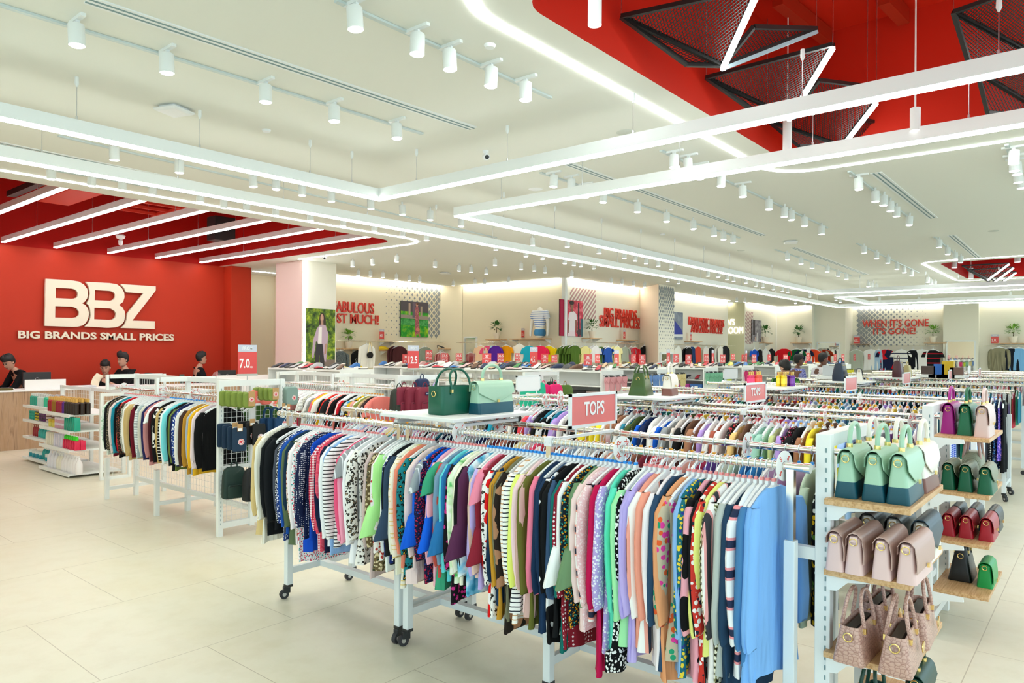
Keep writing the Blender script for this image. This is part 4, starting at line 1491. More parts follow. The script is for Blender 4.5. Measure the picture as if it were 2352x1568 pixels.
def bag_stand(x0, x1, y, shelves, sx0, sx1, label):
    t = thing('bag_stand', label, 'display stand', (x0, y, 0), group='bag stands at the rack ends')
    w_ = x1 - x0
    H_ = 1.475
    MB().box((0, 0, H_ / 2), (.05, .06, H_)).build('post', white, t, smooth=0, bevel=.003)
    MB().box((w_, 0, H_ / 2), (.05, .06, H_)).build('post', white, t, smooth=0, bevel=.003)
    MB().box((w_ / 2, 0, H_ - .025), (w_ - .05, .06, .05)).build('top_bar', white, t, smooth=0)
    MB().box((w_ / 2, 0, .1), (w_ - .05, .05, .05)).build('bottom_bar', white, t, smooth=0)
    a = MB()
    for x in (0, w_):
        for i in range(30):
            a.box((x - .0255 if x == 0 else x - .0255, -.012, .25 + i * .04), (.002, .006, .018))
    a.build('slot_row', slotm, t, smooth=0)
    for x in (-.002, w_):
        MB().box((x, .09, .98), (.035, .14, .05)).build('rack_arm', white, t, smooth=0)
    for z in shelves:
        s_ = MB().box(((sx0 + sx1) / 2 - x0, -.17, z - .0125), (sx1 - sx0, .31, .024)).build('shelf', wood, t, smooth=0, bevel=.002)
        for x in (-.03, w_ + .03):
            pts = [(x - .009, -.02, z - .002), (x - .009, -.2, z - .006), (x - .009, -.205, z - .03), (x - .009, -.1, z - .045), (x - .009, -.06, z - .085), (x - .009, -.02, z - .09)]
            MB().prism(pts, (.018, 0, 0)).build('bracket', white, s_, smooth=0)
    return t


bag_stand(3.08, 3.68, .895, SH1, 3.02, 3.7, 'white bag stand with oak shelves at the near end of the first rack')
bag_stand(5.25, 5.87, .895, SH2, 5.3, 6.02, 'second white bag stand with oak shelves, at the end of the next rack')
mint, teal, cream, cocoa = leather('mint', 'a9cfb4'), leather('teal', '0c4f60'), leather('cream', 'f1ece0'), leather('cocoa', '7c4c42')
blush, mauve, navyl = leather('blush', 'e8c6c2'), leather('mauve', 'c3a096'), leather('navy', '14233a')
for i, (y, wd) in enumerate(((.825, 'left'), (.717, 'middle'), (.632, 'right hand'))):
    satchel('mint and teal flap handbag, %s of three on the top shelf' % wd, (3.225, y - .005, SH1[0]), random.uniform(-.04, .04), .3, .084, .185, .046, mint, teal, .36, .62, hh=.095, group='mint handbags')
for i, (y, wd) in enumerate(((.82, 'left'), (.715, 'middle'), (.62, 'right hand'))):
    satchel('cream and brown flap handbag, %s of three behind the mint ones' % wd, (3.53, y, SH1[0]), random.uniform(-.03, .03), .27, .08, .182, .046, cream, cocoa, .34, .62, hh=.1, group='cream handbags')
for i, (y, wd) in enumerate(((.838, 'leftmost'), (.763, 'second'), (.668, 'third'), (.58, 'rightmost'))):
    satchel('blush pink flap bag, %s of four on the middle shelf' % wd, (3.16, y, SH1[1]), random.uniform(-.03, .03), .3, .07, .148, .044, blush, None, 0, .7, False, False, flap_c=mauve, group='blush bags')
for i, (y, wd) in enumerate(((.8, 'left'), (.7, 'middle'), (.6, 'right hand'))):
    satchel('dark navy flap bag with white side, %s of three behind the blush ones' % wd, (3.49, y, SH1[1]), 0, .27, .08, .165, .05, cream, None, 0, .75, True, False,
            flap_c=[leather('ink', '0d1418'), leather('ink', '0d1418'), leather('bluegreen', '10364a')][i], group='navy flap bags')
croc = leather('croc', 'c79c90', .3)
k = NT(croc)
v = k.n('ShaderNodeTexVoronoi', {'Vector': k.obj((1, 1, 1.5)), 'Scale': 55.0, 'Randomness': .7}, feature='DISTANCE_TO_EDGE')
k.col(k.ramp(v.outputs[0], [(0, 'a5786c'), (.12, 'cda597')], 'LINEAR'))
k.bump(v.outputs[0], .5, .004)
for x, y, wd in ((3.08, .765, 'left front'), (3.08, .612, 'right front'), (3.42, .765, 'left back'), (3.42, .615, 'right back')):
    tote('dusty pink crocodile textured tote, %s of four on the third shelf' % wd, (x, y, SH1[2]), random.uniform(-.06, .06), .28, .118, .142, croc, .25, .07, .12, group='crocodile textured totes',
         charm=x > 3.2 or y < .7)
bottle_g = leather('bottle', '0c4034')
tote('dark green bag at left on the lowest shelf of the first stand', (3.2, .74, SH1[3]), 0, .26, .1, .13, bottle_g, hh=.12)
satchel('dark green flap bag at right on the lowest shelf of the first stand', (3.5, .62, SH1[3]), 0, .24, .09, .15, .05, bottle_g, hh=.08)
# second stand
mag, kelly, blushb = leather('magenta', 'a8188a'), leather('kelly', '0f6a44'), leather('rose', 'dcc0ba')
for x, y, m_, wd in ((5.62, .82, mag, 'magenta flap bag with looped handle'), (5.58, .72, kelly, 'green flap bag with gold chain'), (5.52, .62, blushb, 'pale rose flap bag with gold ring')):
    satchel(wd + ' on the top shelf of the second stand', (x, y, SH2[0]), 0, .3, .085, .19, .05, m_, None, 0, .6, False, True, .1, name='handbag')
tweed = leather('tweed', '8f9480', .7)
k = NT(tweed)
wv = k.n('ShaderNodeTexWave', {'Vector': k.obj(), 'Scale': 60.0})
k.col(k.ramp(wv.outputs['Fac'], [(0, '767c68'), (.5, 'aab09c')]))
for x, y, wd in ((5.55, .81, 'left'), (5.53, .71, 'middle'), (5.5, .6, 'right')):
    satchel('green flap bag with tweed flap, %s of three on the second shelf' % wd, (x, y, SH2[1]), 0, .28, .085, .165, .05, leather('emerald', '0a6040'), None, 0, .62, True, False, flap_c=tweed, group='green tweed bags')
t = thing('dome_bag', 'grey tweed dome bag with mauve handles behind the green bags', 'handbag', (5.84, .72, SH2[1]), 0)
MB().loft([rring(.28, .12, 0, .03), rring(.3, .13, .08, .04), rring(.26, .11, .17, .04), rring(.16, .07, .215, .03)]).build('body', tweed, t)
for s_ in (-1, 1):
    MB().tube(arch((-.08, s_ * .05, .17), (.08, s_ * .05, .17), (0, s_ * .03, .34), 12, .8), .009, 8).build('handle', mauve, t)
rd, bk = leather('red', 'a81226'), leather('black', '121314')
for y, wd in ((.81, 'left'), (.71, 'middle'), (.6, 'right')):
    satchel('red flap bag with gold chain, %s of three on the third shelf' % wd, (5.56, y, SH2[2]), 0, .27, .085, .135, .05, rd, None, 0, .6, False, False, group='red chain bags')
    satchel('black flap bag with gold chain, %s one behind the red bags' % wd, (5.85, y, SH2[2]), 0, .25, .085, .135, .05, bk, None, 0, .6, False, False, group='black chain bags')
tote('tall black tote on the bottom shelf of the second stand', (5.7, .76, SH2[3]), 0, .28, .14, .22, bk, .2, .06, .1)
satchel('small bright green round bag on the bottom shelf of the second stand', (5.62, .615, SH2[3]), 0, .22, .09, .15, .06, leather('grass', '0f9a48'), None, 0, .8, False, False)
# platforms
PZ = 1.3605 + .059
tote('emerald green tote with tall handles on the nearest white platform', (3.19, 3.13, PZ), 0, .31, .135, .172, leather('platform_green', '0b5d48', .35), .31, .13, .105)
satchel('mint and teal handbag facing forward on the nearest white platform', (3.4, 2.995, PZ), 0, .33, .1, .188, .06, mint, teal, .36, .62, hh=.1)
tote('olive green leather tote on the second white platform', (5.78, 3.28, PZ), .25, .29, .17, .2, leather('olive', '3a5520', .35), .2, .09, .07)
satchel('cream and brown flap handbag with flag tag on the second white platform', (5.93, 3.07, PZ), .2, .21, .1, .18, .06, cream, cocoa, .36, .55, False, hh=.1)
bucket('navy bucket bag with gold eyelets on the fourth white platform', (10.95, 2.98, PZ), .26, .25, navyl)
satchel('white bag with navy flap on the fourth white platform', (11.1, 2.77, PZ), .3, .2, .1, .17, .06, cream, None, 0, .6, True, False, flap_c=navyl)
bucket('burgundy bucket bag on the fifth white platform', (13.5, 2.75, PZ), .24, .28, leather('burgundy', '4a1420', .35))
bucket('beige straw coloured bag behind the burgundy one', (13.85, 2.68, PZ), .2, .2, leather('straw', 'bfae78'))


def mist_bottle(label, loc, c, h=.16, r=.021, cap=gold, group='scent bottles'):
    t = thing('mist_bottle', label, 'bottle', loc, 0, group)
    m_ = mat('mist_' + c, c, .12, spec=.6, coat=.3)
    MB().lathe([(r * .95, 0), (r, .004), (r, h * .72), (r * .45, h * .76)], n=14).build('bottle', m_, t)
    MB().lathe([(r * .45, h * .76), (r * .5, h * .78), (r * .55, h * .98), (r * .4, h)], n=12).build('cap', cap, t)
    MB().lathe([(r * 1.015, h * .2), (r * 1.015, h * .55)], n=14).build('label_band', mat('mist_band_' + c, tuple(min(1, x * 1.25 + .06) for x in lin(c)[:3]), .3), t)
    return t


cols_ = (['e02068'] * 3 + ['e0462e'] * 3 + ['e8c818'] * 5 + ['6a1f9a'] * 4)
for i, c_ in enumerate(cols_):
    grp = i // 3 if i < 6 else (2 if i < 11 else 3)
    x = 8.3 + (i % 3 if i < 6 else (i - 6) % 3 if i < 11 else (i - 11) % 2) * .055 + (0, .16, .2, .33)[grp] * 1.0
    y = (3.27, 3.24, 3.0, 2.95)[grp] - ((i - 6) // 3 * .06 if 6 <= i < 11 else (i - 11) // 2 * .06 if i >= 11 else 0)
    nm = ('pink', 'orange red', 'yellow', 'violet')[grp]
    j = i - (0, 3, 6, 11)[grp]
    mist_bottle('%s scent bottle with gold cap, %s of its colour on the third platform' % (nm, nth(j)), (x, y, PZ), c_, .17, .024)
# ================================================================ wire gondolas, goods on them, counter and staff
gon_m = mat('gondola_white', (.84, .86, .84), .45)


def grid(a, x0, x1, z0, z1, step, th, y=None, x=None):
    """wire grid in the plane y (x0..x1 along X) or in the plane x (x0..x1 along Y)"""
    n = max(1, int((x1 - x0) / step))
    m_ = max(1, int((z1 - z0) / step))
    for i in range(n + 1):
        q = x0 + (x1 - x0) * i / n
        a.bar((q, y, z0) if y is not None else (x, q, z0), (q, y, z1) if y is not None else (x, q, z1), th)
    for i in range(m_ + 1):
        q = z0 + (z1 - z0) * i / m_
        a.bar((x0, y, q) if y is not None else (x, x0, q), (x1, y, q) if y is not None else (x, x1, q), th)
    return a


def gondola(x0, x1, y0, y1, label, h=1.51, end=True, sections=2, rails=True, step=.05):
    t = thing('wire_gondola', label, 'display stand', (x0, y0, 0), group='white wire gondolas')
    w_, L, xc = x1 - x0, y1 - y0, (x1 - x0) / 2
    if end:
        for x in (.025, w_ - .025):
            a = MB().box((x, 0, h / 2), (.05, .045, h))
            a.build('post', gon_m, t, smooth=0)
        a = MB()
        for i in range(32):
            for x in (.025, w_ - .025):
                a.box((x, -.0235, .12 + i * .042), (.006, .002, .02))
        a.build('slot_row', slotm, t, smooth=0)
        MB().box((xc, 0, h / 2), (.05, .04, h - .1)).build('post', gon_m, t, smooth=0)
        for z, hh in ((h - .03, .06), (1.08, .035), (.66, .035), (.1, .055)):
            MB().box((xc, 0, z), (w_ - .1, .035, hh)).build('cross_bar', gon_m, t, smooth=0)
        grid(MB(), .05, w_ - .05, .13, h - .06, step, .003, y=0.012).build('wire_panel', gon_m, t, smooth=0)
    for i in range(1 if end else 0, sections + 1):
        y = L * i / sections
        MB().box((xc, y, h / 2), (.045, .05, h)).build('post', gon_m, t, smooth=0)
        MB().box((xc, y, .13), (w_ - .05, .04, .04)).build('foot_bar', gon_m, t, smooth=0)
        for x in (.02, w_ - .02):
            MB().box((x, y, .25), (.045, .045, .5)).build('leg', gon_m, t, smooth=0)
        MB().box((xc, y, h - .03), (w_ - .1, .03, .05)).build('cross_bar', gon_m, t, smooth=0)
        MB().box((xc, y, h - .17), (w_ - .1, .03, .03)).build('cross_bar', gon_m, t, smooth=0)
        for x in (.02, w_ - .02):
            MB().box((x, y, h - .1), (.03, .03, .18)).build('bracket', gon_m, t, smooth=0)
    a = MB()
    for z in (h - .03, .22):
        a.bar((xc, .03, z), (xc, L - .03, z), .04, .05)
    a.build('top_rail', gon_m, t, smooth=0)
    grid(MB(), .03, L - .03, .25, h - .06, step * 1.3, .003, x=xc).build('wire_panel', gon_m, t, smooth=0)
    if rails:
        for x in (.1, w_ - .1):
            MB().cyl((x, .05, 1.345), (x, L - .05, 1.345), .014, n=10).build('rail', chrome, t)
            for y in (.1, L / 2, L - .1):
                MB().box(((x + xc) / 2, y, 1.33), (abs(x - xc), .02, .02)).build('arm', gon_m, t, smooth=0)
    return t


gondola(3.52, 4.24, 6.63, 9.3, 'wire gondola with clothes and small bags, left of the nearest rack')
gondola(5.76, 6.44, 6.6, 9.2, 'second wire gondola with T-shirts and maroon backpacks on its end')
gondola(8.2, 9.05, 6.6, 9.3, 'third wire gondola with teal and pink backpacks on its end')

G1 = '''floral:e6f0e8,a8d0b0,c8e0d0@1|mint floral blouse|17181c|black jacket|floral:3a3630,a89878,6a6054@2|paisley grey blouse|7a1a2a|wine shirt|e8d8d4|pale rose top|1f8aa0|teal blue sweater|101114|black sweatshirt|c01828|bright red top|floral:221a18,a8604a,5a4a3a@2|dark floral blouse|floral:a8aca0,4a4a44,d8d8d0@2.4|grey speckled top|f4f2ec|white long top|cdb078|camel hooded sweatshirt|c9ac74|camel trousers top|6e1424|burgundy sweater|141214|black knit top|hstripe:f0f4f4,f0f4f4,24344a@2|black and white ribbed top|a9b8bc|grey blue top|d8d4c4|ecru top|2a2a5a|indigo top|c88a8a|dusty rose top|f4f8f6|white short top|4a1a20|oxblood top|cow:0e0e10,f2f2ee@1.2|black top with white stars|121214|black knitted jacket|c2a468|tan jacket|hstripe:141414,141414,e8e8e4@1.1|black and white lined top|f2f6f6|white top with dark stitching|7adce4|aqua top|161a1c|black cardigan|6a7a3a|moss green jacket|1c2450|navy top|floral:1c3a8a,e8f0fa@1.5|blue and white floral top|eeeae4|off white top|4a342c|dark brown top|b8862e|ochre top|a8b4c8|pale slate shirt|e8b428|golden yellow top|f0dce0|pale pink long top|0c0c0e|plain black sweater facing the aisle'''.split('|')
G1 = list(zip(G1[0::2], G1[1::2]))
names = unique_labels([d for s_, d in G1], 'the left gondola')
for i, ((sp, d), lab) in enumerate(zip(G1, names)):
    y = 9.08 - i * (9.08 - 6.86) / (len(G1) - 1)
    last = i == len(G1) - 1
    garment('top', 'top', lab, 'clothes on the left gondola', (3.66, y - (.04 if last else 0), 1.345), sp, random.choice((.66, .72, .78)) if not last else .72, 'S' if 'short' in d else 'L', 'flare' if i in (4, 37) else 'reg',
            'pink' if i < 20 or i > 33 else 'blue', random.uniform(-.12, .12))
for i, (sp, d) in enumerate((('gingham:c83a48,f4e8e8,e08890', 'red checked shirt'), ('e8c0cc', 'rose pink top'), ('7aa8d0', 'washed blue shirt'), ('f0d8d0', 'shell pink top'), ('4c6a30', 'leaf green jacket'),
                             ('141618', 'black top'), ('3a5a28', 'dark green jacket'))):
    garment('top', 'top', d + ' behind the wire end panel of the left gondola', 'clothes behind the wire panel', (4.1, 7.35 - i * .09, 1.345), sp, .7, 'L', 'reg', None, random.uniform(-.2, .2))

G2 = '''f2c81e|sunny yellow T-shirt|tiedye:c8d8f0,4a6ab8,e8ecf4|blue patterned T-shirt|eef0ea|white T-shirt|f4f2f0|white V-neck T-shirt|f2dfe2|blush T-shirt|f08a7c|salmon T-shirt|ec6a58|bright coral blouse|b8b070|olive yellow T-shirt|e8dcb0|straw T-shirt|f0f2ec|ivory T-shirt|cfe0d0|pale mint T-shirt|b8c8d8|grey blue T-shirt|f4f4f0|plain white T-shirt|hstripe:e8e0d0,b8a890,e8e0d0|beige striped T-shirt|c01f4a|crimson T-shirt|8a5a58|mauve brown T-shirt|f2f4f2|clean white T-shirt|hstripe:f4f4f0,141414,f4f4f0@.9|black and white zigzag T-shirt|leopard:dcd8cc,3a3a34,9a9488@2|grey leopard T-shirt|d8e2f0|ice blue T-shirt|f4f4f4|white crew T-shirt|8a8c90|mid grey T-shirt|f0707a|coral pink T-shirt|f4c428|amber yellow T-shirt|f6f4ee|white loose T-shirt|f2ece8|milk white T-shirt|151515|black T-shirt|e02a20|red T-shirt|26272b|charcoal T-shirt|f6dfe0|pearl pink T-shirt|ee8078|dark salmon T-shirt|121214|jet black T-shirt|f290a0|pink T-shirt|f0f0f0|snow white T-shirt|d82030|scarlet T-shirt|16181a|black V-neck T-shirt|tiedye:4a9ad0,e8f2fa,1a5aa8|blue swirl T-shirt|d89a90|clay pink T-shirt|cow:e0b818,2a2a20@1.4|mustard and black T-shirt|f4f4ea|white boat neck T-shirt|8a9048|olive T-shirt|c8a880|tan T-shirt|3a2a2c|dark wine T-shirt|ee8a80|light salmon T-shirt|ec8078|salmon T-shirt facing the aisle'''.split('|')
G2 = list(zip(G2[0::2], G2[1::2]))
names = unique_labels([d for s_, d in G2], 'the second gondola')
for i, ((sp, d), lab) in enumerate(zip(G2, names)):
    y = 8.95 - i * (8.95 - 6.76) / (len(G2) - 1)
    garment('t_shirt', 'T-shirt', lab, 'T-shirts on the second gondola', (5.68, y, 1.345), sp, random.choice((.54, .6)), 'S', 'reg', 'orange' if i > 36 else 'pink', random.uniform(-.12, .12), both=False)
for x, y, s_, lab in ((3.66, 9.12, 'L', 'at the left end of the left gondola rail'), (3.66, 8.1, 'XL', 'halfway along the left gondola rail'), (3.66, 7.35, 'XXL', 'near the black sweater on the left gondola'),
                      (6.3, 8.4, 'M', 'on the far side of the second gondola'), (6.3, 7.3, 'L', 'on the far side of the second gondola by the wire panel')):
    size_ring((x, y, 1.345), s_, 'white round size %s divider %s' % (s_, lab))

# ---------------------------------------------------------------- bags on the gondola ends
badge_w, badge_r = mat('badge_white', 'f4f2f0', .5), mat('badge_red', 'd02a3a', .5)
kraft = mat('kraft_card', 'b8905e', .7)


def badge(parent, c, r=.03, n=(0, -1, 0)):
    c, n = Vector(c), Vector(n)
    b_ = MB().cyl(c, c + n * .003, r, n=20).build('badge', badge_w, parent)
    a = MB()
    ring_torus(a, c + n * .0032, r * .75, r * .09, (1, 0, 0), (0, 0, 1), 20)
    a.cyl(c + n * .003, c + n * .005, r * .42, n=12)
    a.build('emblem', badge_r, b_)


def hang_tag(parent, c, w_=.035, h_=.055):
    t_ = MB().box(c, (w_, .003, h_)).build('price_tag', kraft, parent, smooth=0)
    MB().box((c[0], c[1] - .002, c[2] - h_ * .25), (w_ * .8, .002, h_ * .35)).build('sticker', paper, t_, smooth=0)


def pouch(label, loc, m_, w_=.115, h_=.15, d=.045, group='small pouches', card=False, badge_on=True, rz=0.0):
    t = thing('pouch', label, 'pouch', loc, rz, group)
    MB().loft([[(x, y, z) for x, y, z in rring2] for rring2 in ([(p[0] * k_, yy, p[1] * k_ - h_ / 2) for p in [(q[0], q[1]) for q in rring(w_, h_, 0, .03)]] for k_, yy in ((.88, d / 2), (1, d * .2), (1, -d * .2), (.88, -d / 2)))]).build('body', m_, t)
    if card:
        c_ = MB().box((.02, -d / 2 - .004, -h_ * .4), (.06, .003, h_ * .95)).build('card', kraft, t, smooth=0)
        badge(c_, (.02, -d / 2 - .006, -h_ * .45), .022)
    elif badge_on:
        badge(t, (.02, -d / 2 - .001, -h_ * .6), .024)
    MB().cyl((0, d / 2, .005), (0, -d / 2, .005), .003, n=6).build('hook', steel, t)
    return t


ol, co = leather('pouch_olive', '7a8c3a', .8), leather('pouch_coral', 'f0786c', .8)
for i in range(5):
    pouch('olive green pouch, %s from the back of the left row on the gondola end' % nth(i), (3.56 + i * .035, 6.56 - i * .045, 1.415 - i * .004), ol, group='olive pouches', card=i == 4, rz=-.25)
pouch('coral pouch between the two olive rows on the gondola end', (3.845, 6.5, 1.41), co, .12, .13)
for i in range(4):
    pouch('olive green pouch, %s from the back of the right row on the gondola end' % nth(i), (3.87 + i * .03, 6.5 - i * .04, 1.44 - i * .004), ol, .1, .125, group='olive pouches', card=i == 3, rz=-.25)
pouch('second coral pouch under the right olive row', (3.98, 6.54, 1.37), co, .12, .11, badge_on=False)
t = pouch('grey green mini backpack with tags at the right of the gondola end', (4.17, 6.4, 1.44), leather('pouch_grey', '7f9790', .8), .15, .19, .07, 'mini backpacks')
hang_tag(t, (-.05, -.05, -.2))
hang_tag(t, (-.1, -.04, -.19))


def flat_bag(label, loc, m_, w_, h_, group, handles=False, tag_=False, rz=0.0, badge_on=True, rx=.12):
    t = thing('laptop_sleeve' if not handles else 'shopping_bag', label, 'bag', loc, rz, group)
    d = .03
    b_ = MB().loft([[(p[0] * k_, yy, p[1] * k_ - h_ / 2) for p in rring(w_, h_, 0, .02)] for k_, yy in ((.96, d / 2), (1, 0), (.96, -d / 2))]).build('body', m_, t)
    if badge_on:
        badge(t, (w_ * .1, -d / 2 - .001, -h_ * .6), .03)
    if handles:
        for s_ in (-1, 1):
            MB().tube(arch((-w_ * .25, s_ * d * .4, -.01), (w_ * .25, s_ * d * .4, -.01), (0, s_ * d * .4, .1), 10, .8), .007, 6).build('handle', m_, t)
    if tag_:
        hang_tag(t, (0, -d / 2 - .008, .0), .05, .07)
        MB().cyl((0, d / 2, .03), (0, -d / 2, .03), .003, n=6).build('hook', steel, t)
    t.rotation_euler = (rx * 0, 0, rz)
    return t


nv, bl, bb_ = leather('sleeve_navy', '12304a', .85), leather('sleeve_black', '121416', .85), leather('bag_blue', '143e66', .85)
for i in range(4):
    flat_bag('navy laptop sleeve, %s from the back in the lower left row of the gondola end' % nth(i), (3.555 + i * .024, 6.57 - i * .05, 1.1 - i * .012), nv, .135, .23, 'navy laptop sleeves', tag_=i > 1, rz=-.2, badge_on=i == 3)
for i in range(3):
    flat_bag('black laptop sleeve, %s from the back beside the navy ones' % nth(i), (3.75 + i * .045, 6.55 - i * .06, 1.11 - i * .012), bl, .13, .22, 'black laptop sleeves', tag_=i == 1, rz=-.15, badge_on=i > 0)
for i in range(3):
    flat_bag('blue shopping bag with handles, %s from the back on the gondola end' % nth(i), (3.99 + i * .045, 6.52 - i * .06, 1.13), bb_, .17, .2, 'blue shopping bags', True, rz=-.1, badge_on=i == 2)


def backpack(label, loc, m_, w_=.24, h_=.34, d=.13, rz=0.0, patch=None, group='backpacks', tagc=False, strap=None):
    t = thing('backpack', label, 'backpack', loc, rz, group)
    k_ = [(0, .9, .8), (.03, 1, 1), (.35, 1, 1), (.75, .95, .85), (.93, .82, .65), (1, .55, .4)]
    MB().loft([rring(w_ * a_, d * b_, h_ * f_ - h_, min(w_ * a_, d * b_) * .32, 5) for f_, a_, b_ in k_]).build('body', m_, t)
    MB().loft([rring(w_ * .72 * a_, .035, h_ * f_ - h_, .016, 4, 0, -d / 2 - .006) for f_, a_ in ((.05, .9), (.08, 1), (.38, 1), (.45, .85))]).build('front_pocket', m_, t)
    MB().tube([(-w_ * .3, -d / 2 - .022, h_ * .4 - h_), (0, -d / 2 - .028, h_ * .43 - h_), (w_ * .3, -d / 2 - .022, h_ * .4 - h_)], .003, 6).build('zip', bl, t)
    MB().tube(arch((-.03, 0, -.012), (.03, 0, -.012), (0, 0, .055), 8, .8), .006, 6).build('grab_handle', strap or m_, t)
    for s_ in (-1, 1):
        MB().tube([(s_ * w_ * .25, d * .42, -.04), (s_ * w_ * .3, d * .62, -h_ * .4), (s_ * w_ * .36, d * .5, -h_ * .9)], [.012, .014, .008], 6).build('strap', strap or m_, t)
    if patch:
        p_ = MB().box((0, -d / 2 - .001, -h_ * .24), (.07, .008, .035)).build('patch', patch, t, smooth=0)
        text_fit('JANSPORT', paper, (-.03, -d / 2 - .0052, -h_ * .24 - .007), (1, 0, 0), (0, 0, 1), .06, .014, 'patch_lettering', p_, .0005, .002)
    if tagc:
        hang_tag(t, (w_ * .15, -d / 2 - .03, -h_ * .5))
    return t


backpack('dark green backpack hung behind the black one low on the gondola end', (3.62, 6.5, .68), leather('pack_green', '16302a', .8), .22, .3, .11, -.2)
backpack('black backpack with kraft tag hung low on the gondola end', (3.73, 6.3, .68), leather('pack_black', '131517', .8), .24, .31, .12, -.15, tagc=True)
mar = leather('maroon', '7a1a32', .8)
patch_m = mat('patch_navy', '1c2a5c', .6)
backpack('dark olive backpack at the left of the maroon backpacks', (5.64, 6.42, 1.37), leather('pack_dark', '2c3028', .8), .22, .34, .12, -.2)
for i in range(3):
    backpack('maroon backpack, %s one from the left on the second gondola end' % nth(i), (5.7 + i * .075, 6.4 - i * .1, 1.385), mar, .27, .31, .12, -.12, patch_m if i == 2 else None, 'maroon backpacks')
backpack('pastel tie dye backpack right of the maroon ones', (6.2, 6.4, 1.36), fabric('tiedye:a8b8f0,d0b0ec,88d8f0@1.2'), .26, .32, .12)
backpack('navy backpack with straps above the tie dye one', (6.1, 6.52, 1.47), leather('pack_navy', '1c2a50', .8), .2, .14, .1)
for i in range(3):
    backpack('teal green drawstring backpack, %s from the left on the third gondola end' % nth(i), (8.12 + i * .1, 6.5 - i * .05, 1.36), leather('pack_teal', '20b08c', .8), .2, .38, .09, -.3, group='teal backpacks')
for i in range(2):
    backpack('hot pink backpack, %s of two on the third gondola end' % ('left' if i == 0 else 'right'), (8.44 + i * .18, 6.42 - i * .08, 1.33), leather('pack_pink', 'e0186a', .8), .26, .27, .12, -.2, group='pink backpacks', tagc=i == 1)
backpack('moss green backpack with tan trim right of the pink ones', (8.93, 6.38, 1.31), leather('pack_moss', '4c6a1c', .8), .32, .3, .13, 0, kraft if False else None, strap=leather('tan_strap', '8a6a2a'))
backpack('dark olive small backpack behind the moss green one', (8.83, 6.56, 1.36), leather('pack_dark', '2c3028', .8), .24, .3, .1)

# ---------------------------------------------------------------- toiletries shelves
t = thing('toiletries_gondola', 'white shelf unit of toiletries in front of the wooden counter', 'shelves', (3.95, 10.7, 0))
for y in (.45, 1.65, 2.9):
    MB().box((.52, y, .6), (.05, .05, 1.2)).build('post', gon_m, t, smooth=0)
MB().bar((.52, .0, 1.18), (.52, 2.95, 1.18), .04, .05).build('top_rail', gon_m, t, smooth=0)
MB().bar((.1, .0, 1.16), (.1, .02, 1.16), .03, .03)
grid(MB(), .0, 2.9, .1, 1.16, .07, .003, x=.54).build('wire_panel', gon_m, t, smooth=0)
for z in (.89, .66, .395, .06):
    MB().box((.22, 2.28, z), (.54, 1.2, .022)).build('shelf', gon_m, t, smooth=0)
    MB().box((-.055, 2.28, z - .004), (.012, 1.2, .04)).build('shelf_lip', gon_m, t, smooth=0)
    MB().box((.15, 1.06, z - .015), (.68, 1.2, .022)).build('shelf', gon_m, t, smooth=0)
    MB().box((-.195, 1.06, z - .018), (.012, 1.2, .045)).build('shelf_lip', gon_m, t, smooth=0)
for x in (.05, .42):
    MB().box((x, 0, .6), (.04, .04, 1.2)).build('post', gon_m, t, smooth=0)
for z in (1.18, .42, .02):
    MB().box((.235, 0, z), (.36, .035, .04)).build('cross_bar', gon_m, t, smooth=0)
grid(MB(), .07, .4, .04, 1.16, .06, .003, y=0).build('wire_panel', gon_m, t, smooth=0)

PROD = {}


def product(name, cat, label, loc, kind, body, cap, r, h, group):
    key = (kind, body, cap, r, h)
    if key not in PROD:
        a = MB()
        if kind == 'bottle':
            a.lathe([(r, 0), (r, h * .7), (r * .5, h * .78)], n=10)
            a.mi = 1
            a.lathe([(r * .6, h * .78), (r * .6, h), (r * .3, h)], n=8)
        elif kind == 'pump':
            a.lathe([(r * .9, 0), (r, h * .1), (r * .95, h * .55), (r * .5, h * .75), (r * .35, h * .8)], n=10)
            a.mi = 1
            a.lathe([(r * .3, h * .8), (r * .3, h * .92), (r * .15, h * .93), (r * .15, h)], n=8).box((-r * .3, 0, h * .98), (r * .9, r * .3, h * .05))
        elif kind == 'jar':
            a.lathe([(r * .95, 0), (r, h * .1), (r, h * .6)], n=12)
            a.mi = 1
            a.lathe([(r * 1.03, h * .6), (r * 1.03, h), (r * .9, h)], n=12)
        elif kind == 'pack':
            a.loft([rring(r * 1.6, r * .9, 0, r * .2), rring(r * 1.6, r * 1.1, h * .5, r * .3), rring(r * 1.5, r * .3, h, r * .1)])
        PROD[key] = a.mesh('product', [mat('pk_' + body, body, .35), mat('pk_' + cap, cap, .35)])
    o = link(name, PROD[key], None, loc)
    return tag(o, label, cat, group)


def prow(name, cat, look, where, y0, y1, n, x, z, kind, body, cap, r, h, rows=1, dx=.075):
    for q in range(rows):
        for i in range(n):
            y = y0 + (y1 - y0) * i / max(1, n - 1)
            w2 = '' if rows == 1 else (' in front line' if q == 0 else ' in back line' if q == rows - 1 else ' in middle line')
            product(name, cat, '%s, %s from left%s %s' % (look, nth(i), w2, where), (x + q * dx, y, z), kind, body, cap, r, h, look)


def A0(z):
    return z + .0115


